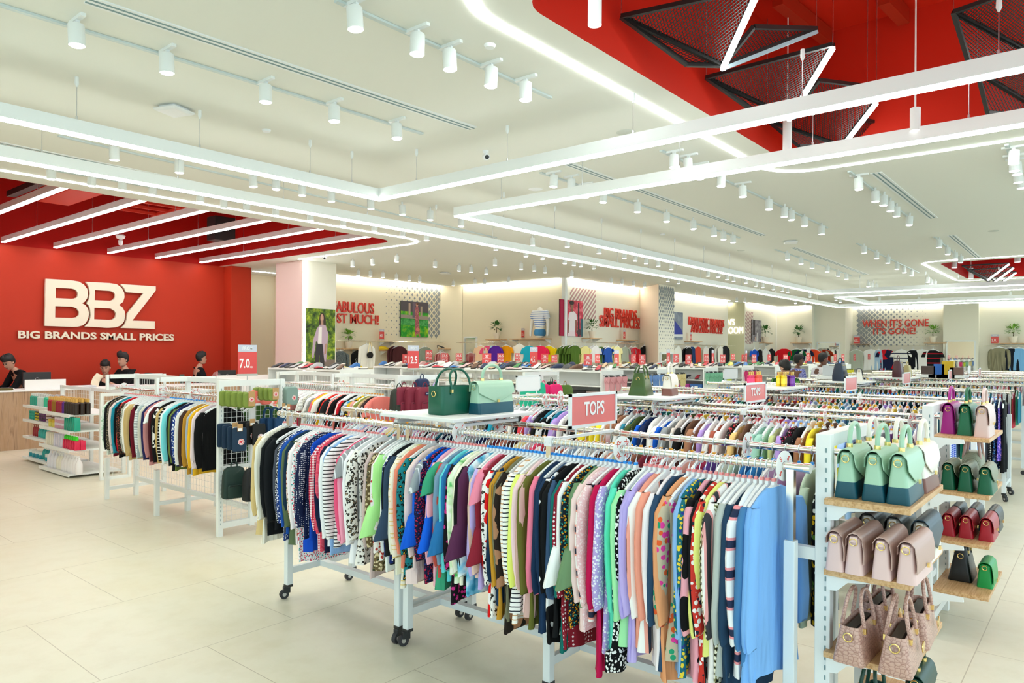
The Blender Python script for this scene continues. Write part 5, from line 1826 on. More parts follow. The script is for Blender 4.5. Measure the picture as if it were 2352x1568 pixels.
XL, XR = 4.0, 3.84                  # front of the two shelf units
z1, z2, z3, z4 = (A0(q) for q in (.89, .66, .395, .06))
R1, R2_, R3_, R4 = (q - .015 for q in (z1, z2, z3, z4))
ts, ts2, ts3, ts4 = 'on top shelf', 'on second shelf', 'on third shelf', 'on bottom shelf'
prow('lotion_bottle', 'bottle', 'teal bottle with pale cap', ts, 13.5, 13.25, 4, XL, z1, 'bottle', '2aa08a', 'd8d8d4', .034, .19, 2)
prow('lotion_bottle', 'bottle', 'clear bottle with grey cap', ts, 13.16, 12.95, 3, XL, z1, 'bottle', 'c8d8d0', 'c8c8c4', .034, .19, 2)
prow('lotion_bottle', 'bottle', 'green bottle with grey cap', ts, 12.86, 12.74, 2, XL, z1, 'bottle', '30b890', 'c8c8c4', .034, .19)
prow('lotion_bottle', 'bottle', 'silver white bottle', ts, 12.64, 12.36, 4, XL, z1, 'bottle', 'd4d2d8', 'b8b8c0', .034, .2, 2)
prow('mist_bottle', 'bottle', 'red scent bottle', ts, 12.18, 12.1, 2, XR, R1, 'bottle', 'a8162c', 'd8a850', .034, .215, 3)
prow('mist_bottle', 'bottle', 'amber scent bottle', ts, 12.01, 11.93, 2, XR, R1, 'bottle', '9a6a18', 'd8a850', .034, .215, 3)
prow('mist_bottle', 'bottle', 'ruby scent bottle', ts, 11.84, 11.68, 3, XR, R1, 'bottle', '9a1030', 'd8a850', .034, .215, 3)
prow('mist_bottle', 'bottle', 'purple scent bottle', ts, 11.6, 11.6, 1, XR, R1, 'bottle', '5a1a8a', 'd8a850', .034, .215, 3)
prow('mist_bottle', 'bottle', 'dark brown scent bottle', ts, 11.51, 11.15, 5, XR, R1, 'bottle', '2a1a10', 'd8a850', .036, .22, 3)
for q in range(3):
    prow('cream_jar', 'jar', 'teal cream jar %s' % ('at the bottom', 'in the middle', 'on top')[q], ts2, 13.52, 13.36, 3, XL, z2 + q * .045, 'jar', '1f9a88', '2ab09a', .036, .044)
    prow('cream_jar', 'jar', 'yellow cream jar %s' % ('at the bottom', 'in the middle', 'on top')[q], ts2, 13.26, 13.17, 2, XL, z2 + q * .045, 'jar', 'd8c030', '3a3a2a', .036, .044)
    prow('cream_jar', 'jar', 'purple cream jar %s' % ('at the bottom', 'in the middle', 'on top')[q], ts2, 13.06, 12.88, 3, XL, z2 + q * .045, 'jar', '6a2a6a', '4a3a4a', .036, .044)
    prow('cream_tub', 'jar', 'pale pink tub %s' % ('at the bottom', 'in the middle', 'on top')[q], ts2, 12.74, 12.5, 2, XL + .02, z2 + q * .05, 'jar', 'e4d0cc', '7a4a3a', .06, .048)
prow('cream_tub', 'jar', 'yellow tub', ts2, 12.16, 12.02, 2, XR + .03, R2_, 'jar', 'e0d060', 'd8b030', .055, .11)
for q in range(2):
    prow('scrub_pot', 'jar', 'pink printed pot %s' % ('at the bottom', 'on top')[q], ts2, 11.88, 11.6, 4, XR, R2_ + q * .08, 'jar', 'd8a0b0', 'e8d8e0', .035, .078)
prow('wipes_pack', 'pack', 'green soft pack', ts2, 11.48, 11.12, 6, XR, R2_, 'pack', '12a084', '12a084', .05, .19)
prow('lotion_bottle', 'bottle', 'dark red bottle', ts3, 13.38, 13.2, 3, XL, z3, 'pump', '9a1a24', '8a1a20', .03, .19)
prow('lotion_bottle', 'bottle', 'teal pump bottle', ts3, 13.1, 12.78, 4, XL, z3, 'pump', '3ab0a8', 'e0e4e0', .036, .165, 2)
prow('gift_box', 'box', 'pink gift box with dark base', ts3, 12.66, 12.5, 2, XL, z3, 'pack', 'e0a8a8', '3a2a2a', .055, .13)
prow('refill_pouch', 'pack', 'cream printed pouch', ts3, 12.22, 11.98, 4, XR, R3_, 'pack', 'ece4d0', 'ece4d0', .05, .18)
prow('refill_pouch', 'pack', 'white pouch with violet print', ts3, 11.9, 11.62, 4, XR, R3_, 'pack', 'e4dce8', 'e4dce8', .05, .18)
prow('shampoo_tube', 'bottle', 'red tube with green cap', ts3, 11.54, 11.12, 6, XR, R3_, 'pack', 'e01a4a', '3ad820', .045, .13, 2)
for i in range(6):
    product('tube_cap', 'cap', 'lime green cap %s from left above red tubes %s' % (nth(i), ts3), (XR, 11.54 - i * .084, R3_ + .131), 'bottle', '3ad820', '3ad820', .022, .06, 'lime green caps')
prow('cream_tub', 'jar', 'teal tub with white lid', ts4, 13.46, 13.0, 4, XL, z4, 'jar', '108a9a', 'd8e0dc', .055, .11)
prow('lotion_bottle', 'bottle', 'sea green pump bottle', ts4, 12.92, 12.72, 3, XL, z4, 'pump', '10908c', 'e0e8e4', .036, .2)
prow('cream_tub', 'jar', 'turquoise tub with pale lid', ts4, 12.66, 12.44, 2, XL - .01, z4, 'jar', '1a9aa8', 'e4e8e4', .06, .11)
prow('body_lotion', 'bottle', 'white pump bottle with violet print', ts4, 12.2, 11.95, 3, XR + .02, R4, 'pump', 'ece8ee', 'f0eef0', .05, .25, 2)
prow('body_lotion', 'bottle', 'white pump bottle with brown print', ts4, 11.84, 11.74, 2, XR + .02, R4, 'pump', 'f0e8d8', 'f0eee8', .045, .24)
prow('body_lotion', 'bottle', 'white pump bottle with red cherries', ts4, 11.62, 11.1, 6, XR + .02, R4, 'pump', 'f4eeee', 'f4f0ee', .05, .25)

# ---------------------------------------------------------------- counter
walnut = mat('walnut_laminate', 'b08f70', .5)
k = NT(walnut)
nz = k.n('ShaderNodeTexNoise', {'Vector': k.obj((14, 14, 1.2)), 'Scale': 1.4, 'Detail': 4.0, 'Distortion': 1.2})
k.col(k.ramp(nz.outputs[0], [(.3, '8f6f54'), (.5, 'b39274'), (.7, 'a5835f')], 'LINEAR'))
t = thing('service_counter', 'long wooden service counter in front of the red wall', 'counter', (1.6, 15.05, 0))
MB().box((3.45, .35, .52), (6.9, .7, 1.04)).build('front_panel', walnut, t, smooth=0)
MB().box((3.45, .35, 1.055), (6.96, .74, .03)).build('worktop', paper, t, smooth=0)
for x0_, x1_, nm in ((4.36, 5.02, 'left'), (8.0, 9.3, 'right')):
    o = MB().box(((x0_ + x1_) / 2, 15.12, 1.16), (x1_ - x0_, .04, .18)).build('counter_screen', paper, smooth=0)
    tag(o, '%s white upstand panel on the wooden counter' % ('left hand' if nm == 'left' else 'right hand'), 'panel')
t = thing('service_counter', 'right hand white end of the service counter by the red pier', 'counter', (8.55, 15.05, 0))
MB().box((.5, .35, .52), (1.0, .7, 1.04)).build('front_panel', paper, t, smooth=0)
MB().box((.5, .35, 1.055), (1.04, .74, .03)).build('worktop', paper, t, smooth=0)


def monitor(x, y, w_, label, z=1.07, h_=.27):
    t = thing('computer_monitor', label, 'monitor', (x, y, z))
    MB().lathe([(.11, 0), (.11, .012), (.02, .02), (.018, .1)], n=16).build('stand', black, t)
    s_ = MB().box((0, 0, .1 + h_ / 2 - .06), (w_, .03, h_)).build('screen_back', black, t, smooth=0, bevel=.006)
    a = MB()
    ring_torus(a, (0, -.0165, .1 + h_ / 2 - .06), .03, .003, (1, 0, 0), (0, 0, 1), 18)
    a.build('emblem', steel, s_)


monitor(4.65, 15.45, .46, 'black monitor seen from behind at the left end of the counter')
monitor(8.42, 15.45, .42, 'black monitor seen from behind at the right end of the counter', h_=.25)
for i, (x, y, c_, lab) in enumerate(((3.95, 15.3, 'f0f0ee', 'white papers on the counter by the leaning man'), (5.35, 15.4, 'e8e8ea', 'stack of papers on the counter beside the woman'),
                                     (6.15, 15.35, 'e8dce0', 'pale pink folders on the counter before the man with a sheet'), (3.9, 15.18, '6a6030', 'yellow and black folder at the left end of the counter'))):
    a = MB()
    for q in range(5):
        a.box((random.uniform(-.02, .02), random.uniform(-.02, .02), .004 + q * .007), (.5, .26, .006), random.uniform(-.1, .1))
    o = a.build('paper_stack', mat('paper_' + c_, c_, .7), None, (x, y, 1.0705), smooth=0)
    tag(o, lab, 'papers')
t = thing('duffel_bag', 'black bag with handle behind the counter against the red wall', 'bag', (7.0, 16.2, 1.0))
MB().loft([rring(.4, .2, 0, .05), rring(.44, .22, .1, .06), rring(.36, .16, .2, .05)]).build('body', bl, t)
MB().tube(arch((-.12, 0, .19), (.12, 0, .19), (0, 0, .3), 10, .8), .012, 6).build('handle', bl, t)
o = MB().box((7.0, 16.25, .98), (1.9, .3, .04)).build('back_shelf', walnut, smooth=0)
tag(o, 'low wooden back shelf along the red wall behind the staff', 'shelf')
for x_ in (6.1, 7.9):
    o = MB().box((x_, 16.25, .48), (.04, .28, .96)).build('shelf_support', walnut, smooth=0)
    tag(o, 'wooden support under the %s end of the back shelf' % ('left' if x_ < 7 else 'right'), 'support')
o = MB().box((7.45, 16.2, 1.1), (.42, .2, .2)).build('parcel_box', kraft, smooth=0, bevel=.004)
tag(o, 'brown cardboard parcel on the back shelf beside the bag', 'box')
t = thing('desk_card_stand', 'small stand of cards on the shelf left of the man in profile', 'card stand', (7.72, 16.15, 1.0))
MB().box((0, 0, .13), (.1, .04, .26)).build('cards', mat('cards_grey', '5a6a60', .5), t, smooth=0)
MB().box((0, -.01, .015), (.2, .1, .03)).build('base', kraft, t, smooth=0)
t = thing('clear_display_globe', 'clear stand with shop letters beside the man in profile', 'ornament', (8.2, 15.5, 1.07))
MB().box((0, 0, .02), (.16, .1, .04)).build('base', black, t, smooth=0)
text_fit('BBZ', mat('globe_letters', 'e05048', .4), (-.075, -.02, .06), (1, 0, 0), (0, 0, 1), .15, .055, 'lettering', t, .01, .01)
MB().lathe([(.02, .04), (.1, .09), (.11, .16), (.06, .24), (.01, .26)], n=20).build('glass', mat('clear_glass', (1, 1, 1), .02, alpha=.12), t)

# ---------------------------------------------------------------- people
skin_m = mat('skin', 'b98c76', .6)
skin_d = mat('skin_dark', '6b4636', .6)
hair_m = mat('hair_black', '0e0c0c', .6)
eye_m = mat('eye_dark', '120c0a', .3)
lip_m = mat('lips', '8a5048', .6)


def skinned(name, verts, edges, m_, parent, root=0, sub=2):
    me = bpy.data.meshes.new(name)
    me.from_pydata([v[:3] for v in verts], edges, [])
    o = link(name, me)
    md = o.modifiers.new('skin', 'SKIN')
    md.use_smooth_shade = True
    for i, v in enumerate(verts):
        sv = me.skin_vertices[0].data[i]
        sv.radius = (v[3], v[4])
        sv.use_root = i == root
    sb = o.modifiers.new('sub', 'SUBSURF')
    sb.levels = sb.render_levels = sub
    dg = bpy.context.evaluated_depsgraph_get()
    m2 = bpy.data.meshes.new_from_object(o.evaluated_get(dg))
    bpy.data.objects.remove(o)
    return m2


def head_mesh(a, c, yaw, pitch, s_=1.0):
    """face profile lofted upward; returns a function placing points in head space"""
    M = Matrix.Translation(c) @ Matrix.Rotation(yaw, 4, 'Z') @ Matrix.Rotation(pitch, 4, 'Y') @ Matrix.Scale(s_, 4)
    prof = [(-.118, .05, .03, .03), (-.112, .082, .02, .045), (-.09, .092, .03, .056), (-.065, .092, .055, .064), (-.045, .095, .075, .069), (-.02, .09, .088, .072),
            (.01, .085, .096, .075), (.04, .092, .1, .077), (.07, .09, .1, .075), (.095, .075, .088, .065), (.115, .045, .058, .042), (.123, .012, .02, .012)]
    rings = []
    for z, fr, bk, hw in prof:
        r = []
        for j in range(18):
            t_ = 2 * PI * j / 18
            cx, cy_ = math.cos(t_), math.sin(t_)
            x = cx * (fr if cx > 0 else bk)
            if j == 0 and -.05 < z < .02:
                x += {-.045: .012, -.02: .026, .01: .012}.get(z, 0)
            r.append(M @ Vector((x, cy_ * hw, z)))
        rings.append(r)
    a.loft(rings)
    for s2 in (-1, 1):
        a.ball(M @ Vector((-.008, s2 * .077, -.012)), .018 * s_, 8, 6)
    return M


def hand_mesh(a, wrist, d, up, curl=.5, s_=1.0):
    """palm and five fingers from the wrist along d; up is the thumb side"""
    d, up = Vector(d).normalized(), Vector(up)
    up = (up - d * up.dot(d)).normalized()
    n = d.cross(up)
    W = Vector(wrist)
    a.loft([[W + d * l_ * s_ + (up * math.cos(2 * PI * j / 10) * w_ + n * math.sin(2 * PI * j / 10) * t_) * s_ for j in range(10)] for l_, w_, t_ in
            ((-.02, .026, .02), (.02, .036, .017), (.06, .042, .015), (.085, .04, .012))])
    for i, ln_ in enumerate((.066, .074, .07, .055)):
        b_ = W + d * .082 * s_ + up * (.03 - i * .02) * s_
        p = [b_]
        ang = 0
        for q in range(3):
            ang += curl * .7
            p.append(p[-1] + (d * math.cos(ang) - n * math.sin(ang)) * ln_ / 3 * s_)
        a.tube(p, [.0095 * s_, .009 * s_, .0085 * s_, .007 * s_], 7)
    b_ = W + d * .03 * s_ + up * .035 * s_
    a.tube([b_, b_ + (d * .6 + up * .7 - n * .2) * .035 * s_, b_ + (d * .95 + up * .75 - n * .4) * .062 * s_], [.012 * s_, .011 * s_, .008 * s_], 7)


def person(label, loc, yaw, s_=1.0, lean=0.0, head_yaw=0.0, head_pitch=0.0, arms=None, top_m=None, skin=None, hair_top=1.0, long_hair=False, legs=True, leg_m_=None, hstyle=0, sleeve_full=False, drop=0.0):
    """joints in a local frame: x forward, y left; arms: [(elbow, wrist, hand dir)] for right and left"""
    skin = skin or skin_m
    t = thing('person', label, 'person', loc, yaw)
    ca, sa = math.cos(lean), math.sin(lean)

    def L(x, y, z):
        """lean the trunk forward about the hips"""
        zz = z - .95
        return Vector((x * ca + zz * sa, y, .95 - drop + zz * ca - x * sa)) * s_
    lk = (.86 - drop) / .86
    k2 = s_
    V = []

    def add(p, rx, ry=None):
        V.append((p.x, p.y, p.z, rx * k2, (ry or rx) * k2))
        return len(V) - 1
    hip, sp, ch, nk, hd = L(0, 0, .95), L(0, 0, 1.14), L(0, 0, 1.34), L(.01, 0, 1.47), L(.03, 0, 1.56)
    E = []
    i0 = add(hip, .13, .11)
    i1 = add(sp, .125, .1)
    i2 = add(ch, .145, .105)
    i3 = add(nk, .056)
    i4 = add(hd, .055)
    E += [(i0, i1), (i1, i2), (i2, i3), (i3, i4)]
    sh = []
    arms = arms or [((.02, .0, 1.14), (.12, .0, .95), None)] * 2
    tops = []
    for s2, (el, wr, hv) in zip((-1, 1), arms):
        S = L(0, s2 * .185, 1.41)
        El = Vector((el[0], s2 * .23 + el[1], el[2] - drop)) * s_
        Wr = Vector((wr[0], s2 * .23 + wr[1], wr[2] - drop)) * s_
        a_ = add(S, .056)
        b_ = add((S + El) / 2, .048)
        c_ = add(El, .04)
        d_ = add((El + Wr) / 2, .036)
        e_ = add(Wr, .027)
        E += [(i2, a_), (a_, b_), (b_, c_), (c_, d_), (d_, e_)]
        tops.append((S, El, Wr, hv))
    if legs:
        for s2 in (-1, 1):
            a_ = add(Vector((0, s2 * .1, .86 * lk)) * s_, .09)
            b_ = add(Vector((.02, s2 * .1, .5 * lk)) * s_, .06)
            c_ = add(Vector((-.01, s2 * .1, .1)) * s_, .042)
            d_ = add(Vector((.13, s2 * .11, .035)) * s_, .036)
            E += [(i0, a_), (a_, b_), (b_, c_), (c_, d_)]
    bm_ = skinned('body', V, E, skin, t)
    a = MB()
    a.v = [tuple(v.co) for v in bm_.vertices]
    a.f = [tuple(p.vertices) for p in bm_.polygons]
    a.m = [0] * len(a.f)
    hc = hd + Matrix.Rotation(lean * .6, 3, 'Y') @ Vector((.015, 0, .095)) * s_
    M = head_mesh(a, hc, head_yaw, head_pitch + lean * .5, s_)
    for S, El, Wr, hv in tops:
        d = Vector(hv).normalized() if hv else (Wr - El).normalized()
        hand_mesh(a, Wr, d, (0, 0, 1) if abs(d.z) < .8 else (1, 0, 0), .5, s_)
    a.build('body', skin, t, smooth=70)
    bpy.data.meshes.remove(bm_)
    for s2 in (-1, 1):
        e = MB().ball((0, 0, 0), .0105 * s_, 8, 6).build('eye', eye_m, t)
        e.location = M @ Vector((.083, s2 * .03, .01))
        b2 = MB()
        b2.tube([M @ Vector((.09, s2 * .018, .031)), M @ Vector((.088, s2 * .034, .036)), M @ Vector((.072, s2 * .052, .03))], .0045 * s_, 5)
        b2.build('eyebrow', hair_m, t)
    b2 = MB()
    b2.tube([M @ Vector((.086, -.024, -.067)), M @ Vector((.097, 0, -.066)), M @ Vector((.086, .024, -.067))], .006 * s_, 6)
    b2.build('mouth', lip_m, t)
    # hair
    hr_ = MB()
    rings = []
    for z, fr, bk, hw in ((-.06, -.06, .075, .06), (-.03, -.02, .1, .078), (.0, .0, .112, .084), (.03, .03, .116, .086), (.055, .094, .118, .088), (.08, .106, .116, .086), (.105, .104, .106, .078),
                          (.13, .088, .085, .06), (.145, .05, .05, .035), (.15, .01, .015, .01)):
        r = []
        for j in range(18):
            t_ = 2 * PI * j / 18
            cx, cy_ = math.cos(t_), math.sin(t_)
            zz = z + (.012 * math.sin(j * 2.3 + hstyle) if z > .06 else 0) + (.03 * max(0, cx) * hair_top if z > .09 else 0)
            x = cx * (fr if cx > 0 else bk)
            r.append(M @ Vector((x, cy_ * hw, zz * (1 if z > -.02 or not long_hair else 1.6))))
        rings.append(r)
    hr_.loft(rings)
    hr_.build('hair', hair_m, t, smooth=70)
    # shirt and trousers
    top_m = top_m or MATS['leather_sleeve_black']
    V2, E2 = [], []

    def add2(p, rx, ry=None):
        V2.append((p.x, p.y, p.z, rx * k2, (ry or rx) * k2))
        return len(V2) - 1
    j0, j1, j2 = add2(L(0, 0, .86), .155, .125), add2(sp, .15, .118), add2(ch, .17, .125)
    j3 = add2(L(0, 0, 1.475), .078, .074)
    E2 += [(j0, j1), (j1, j2), (j2, j3)]
    for S, El, Wr, hv in tops:
        a_ = add2(S, .074)
        b_ = add2(S + (El - S) * .75, .064)
        E2 += [(j2, a_), (a_, b_)]
        if sleeve_full:
            c_ = add2(El, .055)
            d_ = add2(El + (Wr - El) * .9, .042)
            E2 += [(b_, c_), (c_, d_)]
    link('shirt', None) if False else None
    m2 = skinned('shirt', V2, E2, top_m, t)
    m2.materials.clear()
    m2.materials.append(top_m)
    link('shirt', m2, t)
    if legs:
        V3, E3 = [], []
        for p_, r_ in (((0, 0, .93), .15),):
            V3.append((p_[0], p_[1], (p_[2] - drop) * s_, r_ * k2, .125 * k2))
        for s2 in (-1, 1):
            n0 = len(V3)
            for p_, r_ in (((0, s2 * .1, .84), .105), ((.02, s2 * .1, .5), .075), ((-.01, s2 * .1, .12), .065)):
                V3.append((p_[0] * s_, p_[1] * s_, p_[2] * lk * s_, r_ * k2, r_ * k2))
            E3 += [(0, n0), (n0, n0 + 1), (n0 + 1, n0 + 2)]
        m3_ = skinned('trousers', V3, E3, top_m, t)
        m3_.materials.clear()
        m3_.materials.append(leg_m_ or MATS['leather_sleeve_black'])
        link('trousers', m3_, t)
    return t, M


tee = fabric('121214')
PS = 1.07
# the man at far left leans over the counter, turned away to the left
person('man in a black long sleeved top leaning over the left end of the counter', (4.72, 15.98, 0), R(188), PS, .5, R(12), .3,
       [((.34, .04, 1.12), (.58, .02, 1.0), (1, 0, -.1)), ((.36, -.04, 1.12), (.6, -.04, 1.0), (1, 0, -.1))], tee, None, .3, sleeve_full=True, drop=.1)
person('woman in a black shirt looking down behind the counter', (6.12, 16.05, 0), R(228), PS, .12, R(10), .28,
       [((.1, 0, 1.16), (.34, .1, 1.1), (1, .3, 0)), ((.1, 0, 1.16), (.34, -.1, 1.1), (1, -.3, 0))], tee, None, .2, hstyle=2, drop=.3)
pt, Mh = person('man in a black shirt holding up a sheet of paper at the counter', (6.42, 15.86, .0), R(196), PS, .06, R(-6), .1,
                [((.22, .0, 1.1), (.16, .12, 1.0), (1, .3, 0)), ((.28, .0, 1.1), (.58, -.04, 1.25), (.9, .1, .4))], tee, None, 1.0, drop=.16)
hw_ = pt.matrix_basis @ (Vector((.58, .19, 1.09)) * PS + Vector((.11, .02, .05)))
o = MB().loft([[(-.09, -.004, -.13), (.09, .004, -.13), (.09, .006, -.13), (-.09, -.002, -.13)], [(-.1, 0, .0), (.08, .02, .0), (.08, .022, .0), (-.1, .002, 0)], [(-.07, -.01, .12), (.1, .0, .13), (.1, .002, .13), (-.07, -.008, .12)]]
             ).build('paper_sheet', mat('paper_cream', 'eadfc4', .7), None, (hw_.x - .1, hw_.y - .02, hw_.z - .01), smooth=0)
o.rotation_euler = (0, R(25), R(15))
tag(o, 'cream sheet of paper held up by the man at the counter', 'paper')
t = pt
wv = MB().cyl(Vector((.535, .192, 1.072)) * PS, Vector((.56, .19, 1.082)) * PS, .034 * PS, n=14).build('watch', black, t)
person('man in a black T-shirt in profile at the right of the counter', (8.0, 15.95, 0), R(-14), PS, .02, R(6), .0,
       [((.12, 0, 1.12), (.3, .05, 1.08), (1, .2, 0)), ((.12, 0, 1.12), (.3, -.05, 1.08), (1, -.2, 0))], tee, None, .5, hstyle=4, drop=.14)
leafy = fabric('floral:2a5a2a,143a1a,4a8a3a,6aa050@.5')
check_b = fabric('gingham:2a2f8a,c0c4e8,6a70c0@1.5')
pale = fabric('d8d4d8')
p_ = at(1806, 840, Z=1.66)
person('shopper in a green leaf print shirt with his back turned', (13.0, p_.y / p_.x * 13.0, 0), R(25), 1.0, .12, R(40), .3, None, leafy, skin_m, .4, hstyle=1, drop=.1)
person('shopper in a blue checked shirt with his back turned', (16.6, 16.6 * at(1829, 830, Z=1.7).y / at(1829, 830, Z=1.7).x, .0), R(-30), 1.0, .03, R(-20), .05, None, check_b, skin_d, .3, hstyle=3)
person('shopper in a pale shirt right of the checked one', (16.8, 16.8 * at(1880, 830, Z=1.7).y / at(1880, 830, Z=1.7).x, .0), R(-35), 1.02, .1, R(-10), .05, None, pale, skin_d, .3, hstyle=5)

# price stand on the left gondola
pale_grey = mat('acrylic_strip', 'b8b8b0', .3)


def price_sign(loc, w_, h_, num, label, frm=True, rod=.12, unit=True):
    """plastic price sign on a rod, facing the aisle; loc is the foot of the rod"""
    t = thing('price_sign', label, 'sign', loc, 0, 'red price signs on rods')
    MB().cyl((0, 0, 0), (0, 0, rod), .005, n=6).build('rod', steel, t)
    MB().box((0, 0, rod + .01), (w_ * 1.05, .02, .02)).build('holder', pale_grey, t, smooth=0)
    z0 = rod + .02
    top = h_ * .24 if frm else 0
    MB().box((0, 0, z0 + (h_ - top) / 2), (w_, .004, h_ - top)).build('panel', redp, t, smooth=0)
    if frm:
        MB().box((0, 0, z0 + h_ - top / 2), (w_, .004, top)).build('header', grey, t, smooth=0)
        text_fit('FROM', paper, (-w_ * .26, -.002, z0 + h_ - top * .72), (1, 0, 0), (0, 0, 1), w_ * .52, top * .45, 'lettering', t, .001, .006)
    nw = w_ * (.22 * len(num.replace('.', '')) + .1 * num.count('.'))
    nw = min(nw, w_ * .82)
    text_fit(num, paper, (-w_ * .42, -.002, z0 + h_ * .2), (1, 0, 0), (0, 0, 1), nw, h_ * .32, 'price', t, .001, .012)
    if unit and nw < w_ * .75:
        text_fit('KD', paper, (-w_ * .4 + nw, -.002, z0 + h_ * .2), (1, 0, 0), (0, 0, 1), w_ * .14, h_ * .06, 'unit', t, .001, .008)
    return t


price_sign((3.84, 6.65, 1.51), .205, .29, '7.0', 'FROM 7.0 price sign on a rod at the end of the left gondola', rod=.04)
# ================================================================ back walls: lettering, posters, shelves, clothes; shoe gondolas and signs
redl = mat('letter_red', 'dc3a2c', .45)
redl2 = mat('letter_side_red', 'b81c18', .5)
creaml = mat('letter_cream', 'e6dcc6', .5)
RX, RY, UPZ = (1, 0, 0), (0, -1, 0), (0, 0, 1)

# the big letters on the red wall, cut to outline
WY = 16.62


def crop(px, py):
    return at(px / 3.92, 560 + py / 3.92, Y=WY)


LET = {
    'B': ([(403, 315), (560, 324), (640, 330), (700, 340), (745, 366), (775, 405), (783, 450), (775, 490), (757, 518), (730, 535), (760, 552), (783, 585), (791, 625), (785, 670), (766, 709), (735, 734), (690, 746), (640, 747), (392, 738)],
          [[(493, 395), (640, 403), (672, 413), (690, 436), (693, 458), (685, 480), (662, 492), (630, 495), (492, 488)], [(489, 560), (640, 566), (680, 580), (702, 610), (700, 640), (680, 660), (640, 667), (487, 663)]]),
    'B.': ([(762, 342), (975, 353), (1040, 363), (1085, 395), (1108, 440), (1111, 480), (1098, 522), (1062, 550), (1092, 572), (1114, 610), (1118, 650), (1106, 700), (1076, 735), (1030, 752), (960, 756), (752, 743), (783, 715), (801, 680), (808, 640), (803, 590), (792, 556), (770, 535), (790, 500), (800, 450), (795, 405), (782, 368)],
           [[(846, 415), (985, 424), (1010, 433), (1026, 455), (1026, 480), (1013, 502), (985, 513), (843, 507)], [(840, 575), (985, 582), (1020, 602), (1036, 630), (1029, 660), (1005, 680), (970, 684), (838, 678)]]),
    'Z': ([(1075, 362), (1392, 383), (1392, 420), (1182, 690), (1385, 697), (1383, 766), (1078, 756), (1112, 725), (1131, 680), (1137, 625), (1280, 446), (1125, 435), (1108, 398)], [])}
O_ = crop(390, 770)
t = thing('wall_sign', 'large cream letters and slogan on the red wall behind the counter', 'sign', O_)
for nm, (outer, holes) in LET.items():
    cu = bpy.data.curves.new('t', 'CURVE')
    cu.dimensions = '2D'
    cu.fill_mode = 'BOTH'
    cu.extrude = .03
    for lp in [outer] + holes:
        sp = cu.splines.new('POLY')
        sp.points.add(len(lp) - 1)
        sp.use_cyclic_u = True
        for q, (px, py) in zip(sp.points, lp):
            p = crop(px, py) - O_
            q.co = (p.x, p.z, 0, 1)
    tmp = link('t', cu)
    me = bpy.data.meshes.new_from_object(tmp.evaluated_get(bpy.context.evaluated_depsgraph_get()))
    bpy.data.objects.remove(tmp)
    me.materials.clear()
    me.materials.append(creaml)
    o = link('letter', me, t, (0, -.03, 0), (R(90), 0, 0))
a_, b_ = crop(160, 850), crop(1562, 872)
h_ = crop(160, 780).z - crop(160, 850).z
sl = text_fit('BIG BRANDS SMALL PRICES', creaml, (a_.x - O_.x, -.004, (a_.z + b_.z) / 2 - O_.z), RX, UPZ, b_.x - a_.x, h_, 'slogan', t, .025, .03)


def wall_text(rows, label, m_, ext=.03, bold=.025, **pl):
    """rows: (text, left x, right x, top y, bottom y) in the photograph, on the plane pl"""
    r0 = rows[0]
    org = at(r0[1], r0[4], **pl)
    t = thing('wall_sign', label, 'sign', org)
    right = RX if 'Y' in pl else RY
    for body, xl, xr, yt, yb in rows:
        a_, b_ = at(xl, yb, **pl), at(xr, yb, **pl)
        top = at(xl, yt, **pl)
        wd = (b_.x - a_.x) if 'Y' in pl else (a_.y - b_.y)
        o = a_ - org
        n = Vector((0, -.002, 0)) if 'Y' in pl else Vector((-.002, 0, 0))
        text_fit(body, m_, o + n, right, UPZ, wd, top.z - a_.z, 'lettering', t, ext, bold)
    return t


wall_text([('FABULOUS', 763, 858, 690, 716), ('COST MUCH!', 738, 869, 717, 740)], 'red letters on the left back wall partly hidden by the column', redl, .03, .014, Y=15.99)
wall_text([('BIG BRANDS', 1387, 1461, 706, 731), ('SMALL PRICES!', 1376, 1469, 723, 750)], 'thick red letters on the middle back wall beside the striped panel', redl, .04, .004, Y=11.49)
wall_text([('FANTASTIC BRANDS', 1581, 1661, 727, 746), ('AMAZING PRICES!', 1586, 1657, 745, 763)], 'thick red letters on the wall right of the diamond column', redl, .05, -.004, Y=11.39)
wall_text([("MEN'S", 1655, 1688, 733, 747), ('FITTING ROOM', 1610, 1707, 752, 767)], 'white glowing letters beside the fitting room recess', mat('glow_letters', (1, .98, .95), .4, emit=1.3), .03, -.002, X=27.99)
wall_text([("WHEN IT'S GONE", 1981, 2133, 735, 752), ("IT'S GONE!", 2006, 2103, 753, 768)], 'red letters on the far wall over the diamond pattern', redl, .03, .012, X=32.99)

diam = mat('diamond_grey', '8f959c', .7)


def diamonds(label, org, right, wd, ht, dx, dz, size, m_=diam):
    """halftone field of diamonds; size(u, v) gives the half height of each"""
    org, r, u = Vector(org), Vector(right), Vector(UPZ)
    n = r.cross(u)
    a = MB()
    row, z = 0, 0.0
    while z <= ht:
        x = dx / 2 if row % 2 else 0.0
        while x <= wd:
            s_ = size(x / wd, z / ht)
            if s_ > .006:
                c = org + r * x + u * z
                a.prism([c - r * s_ * .8, c - u * s_, c + r * s_ * .8, c + u * s_], n * .003)
            x += dx
        z += dz / 2
        row += 1
    o = a.build('wall_pattern', m_, smooth=0)
    return tag(o, label, 'wall pattern')


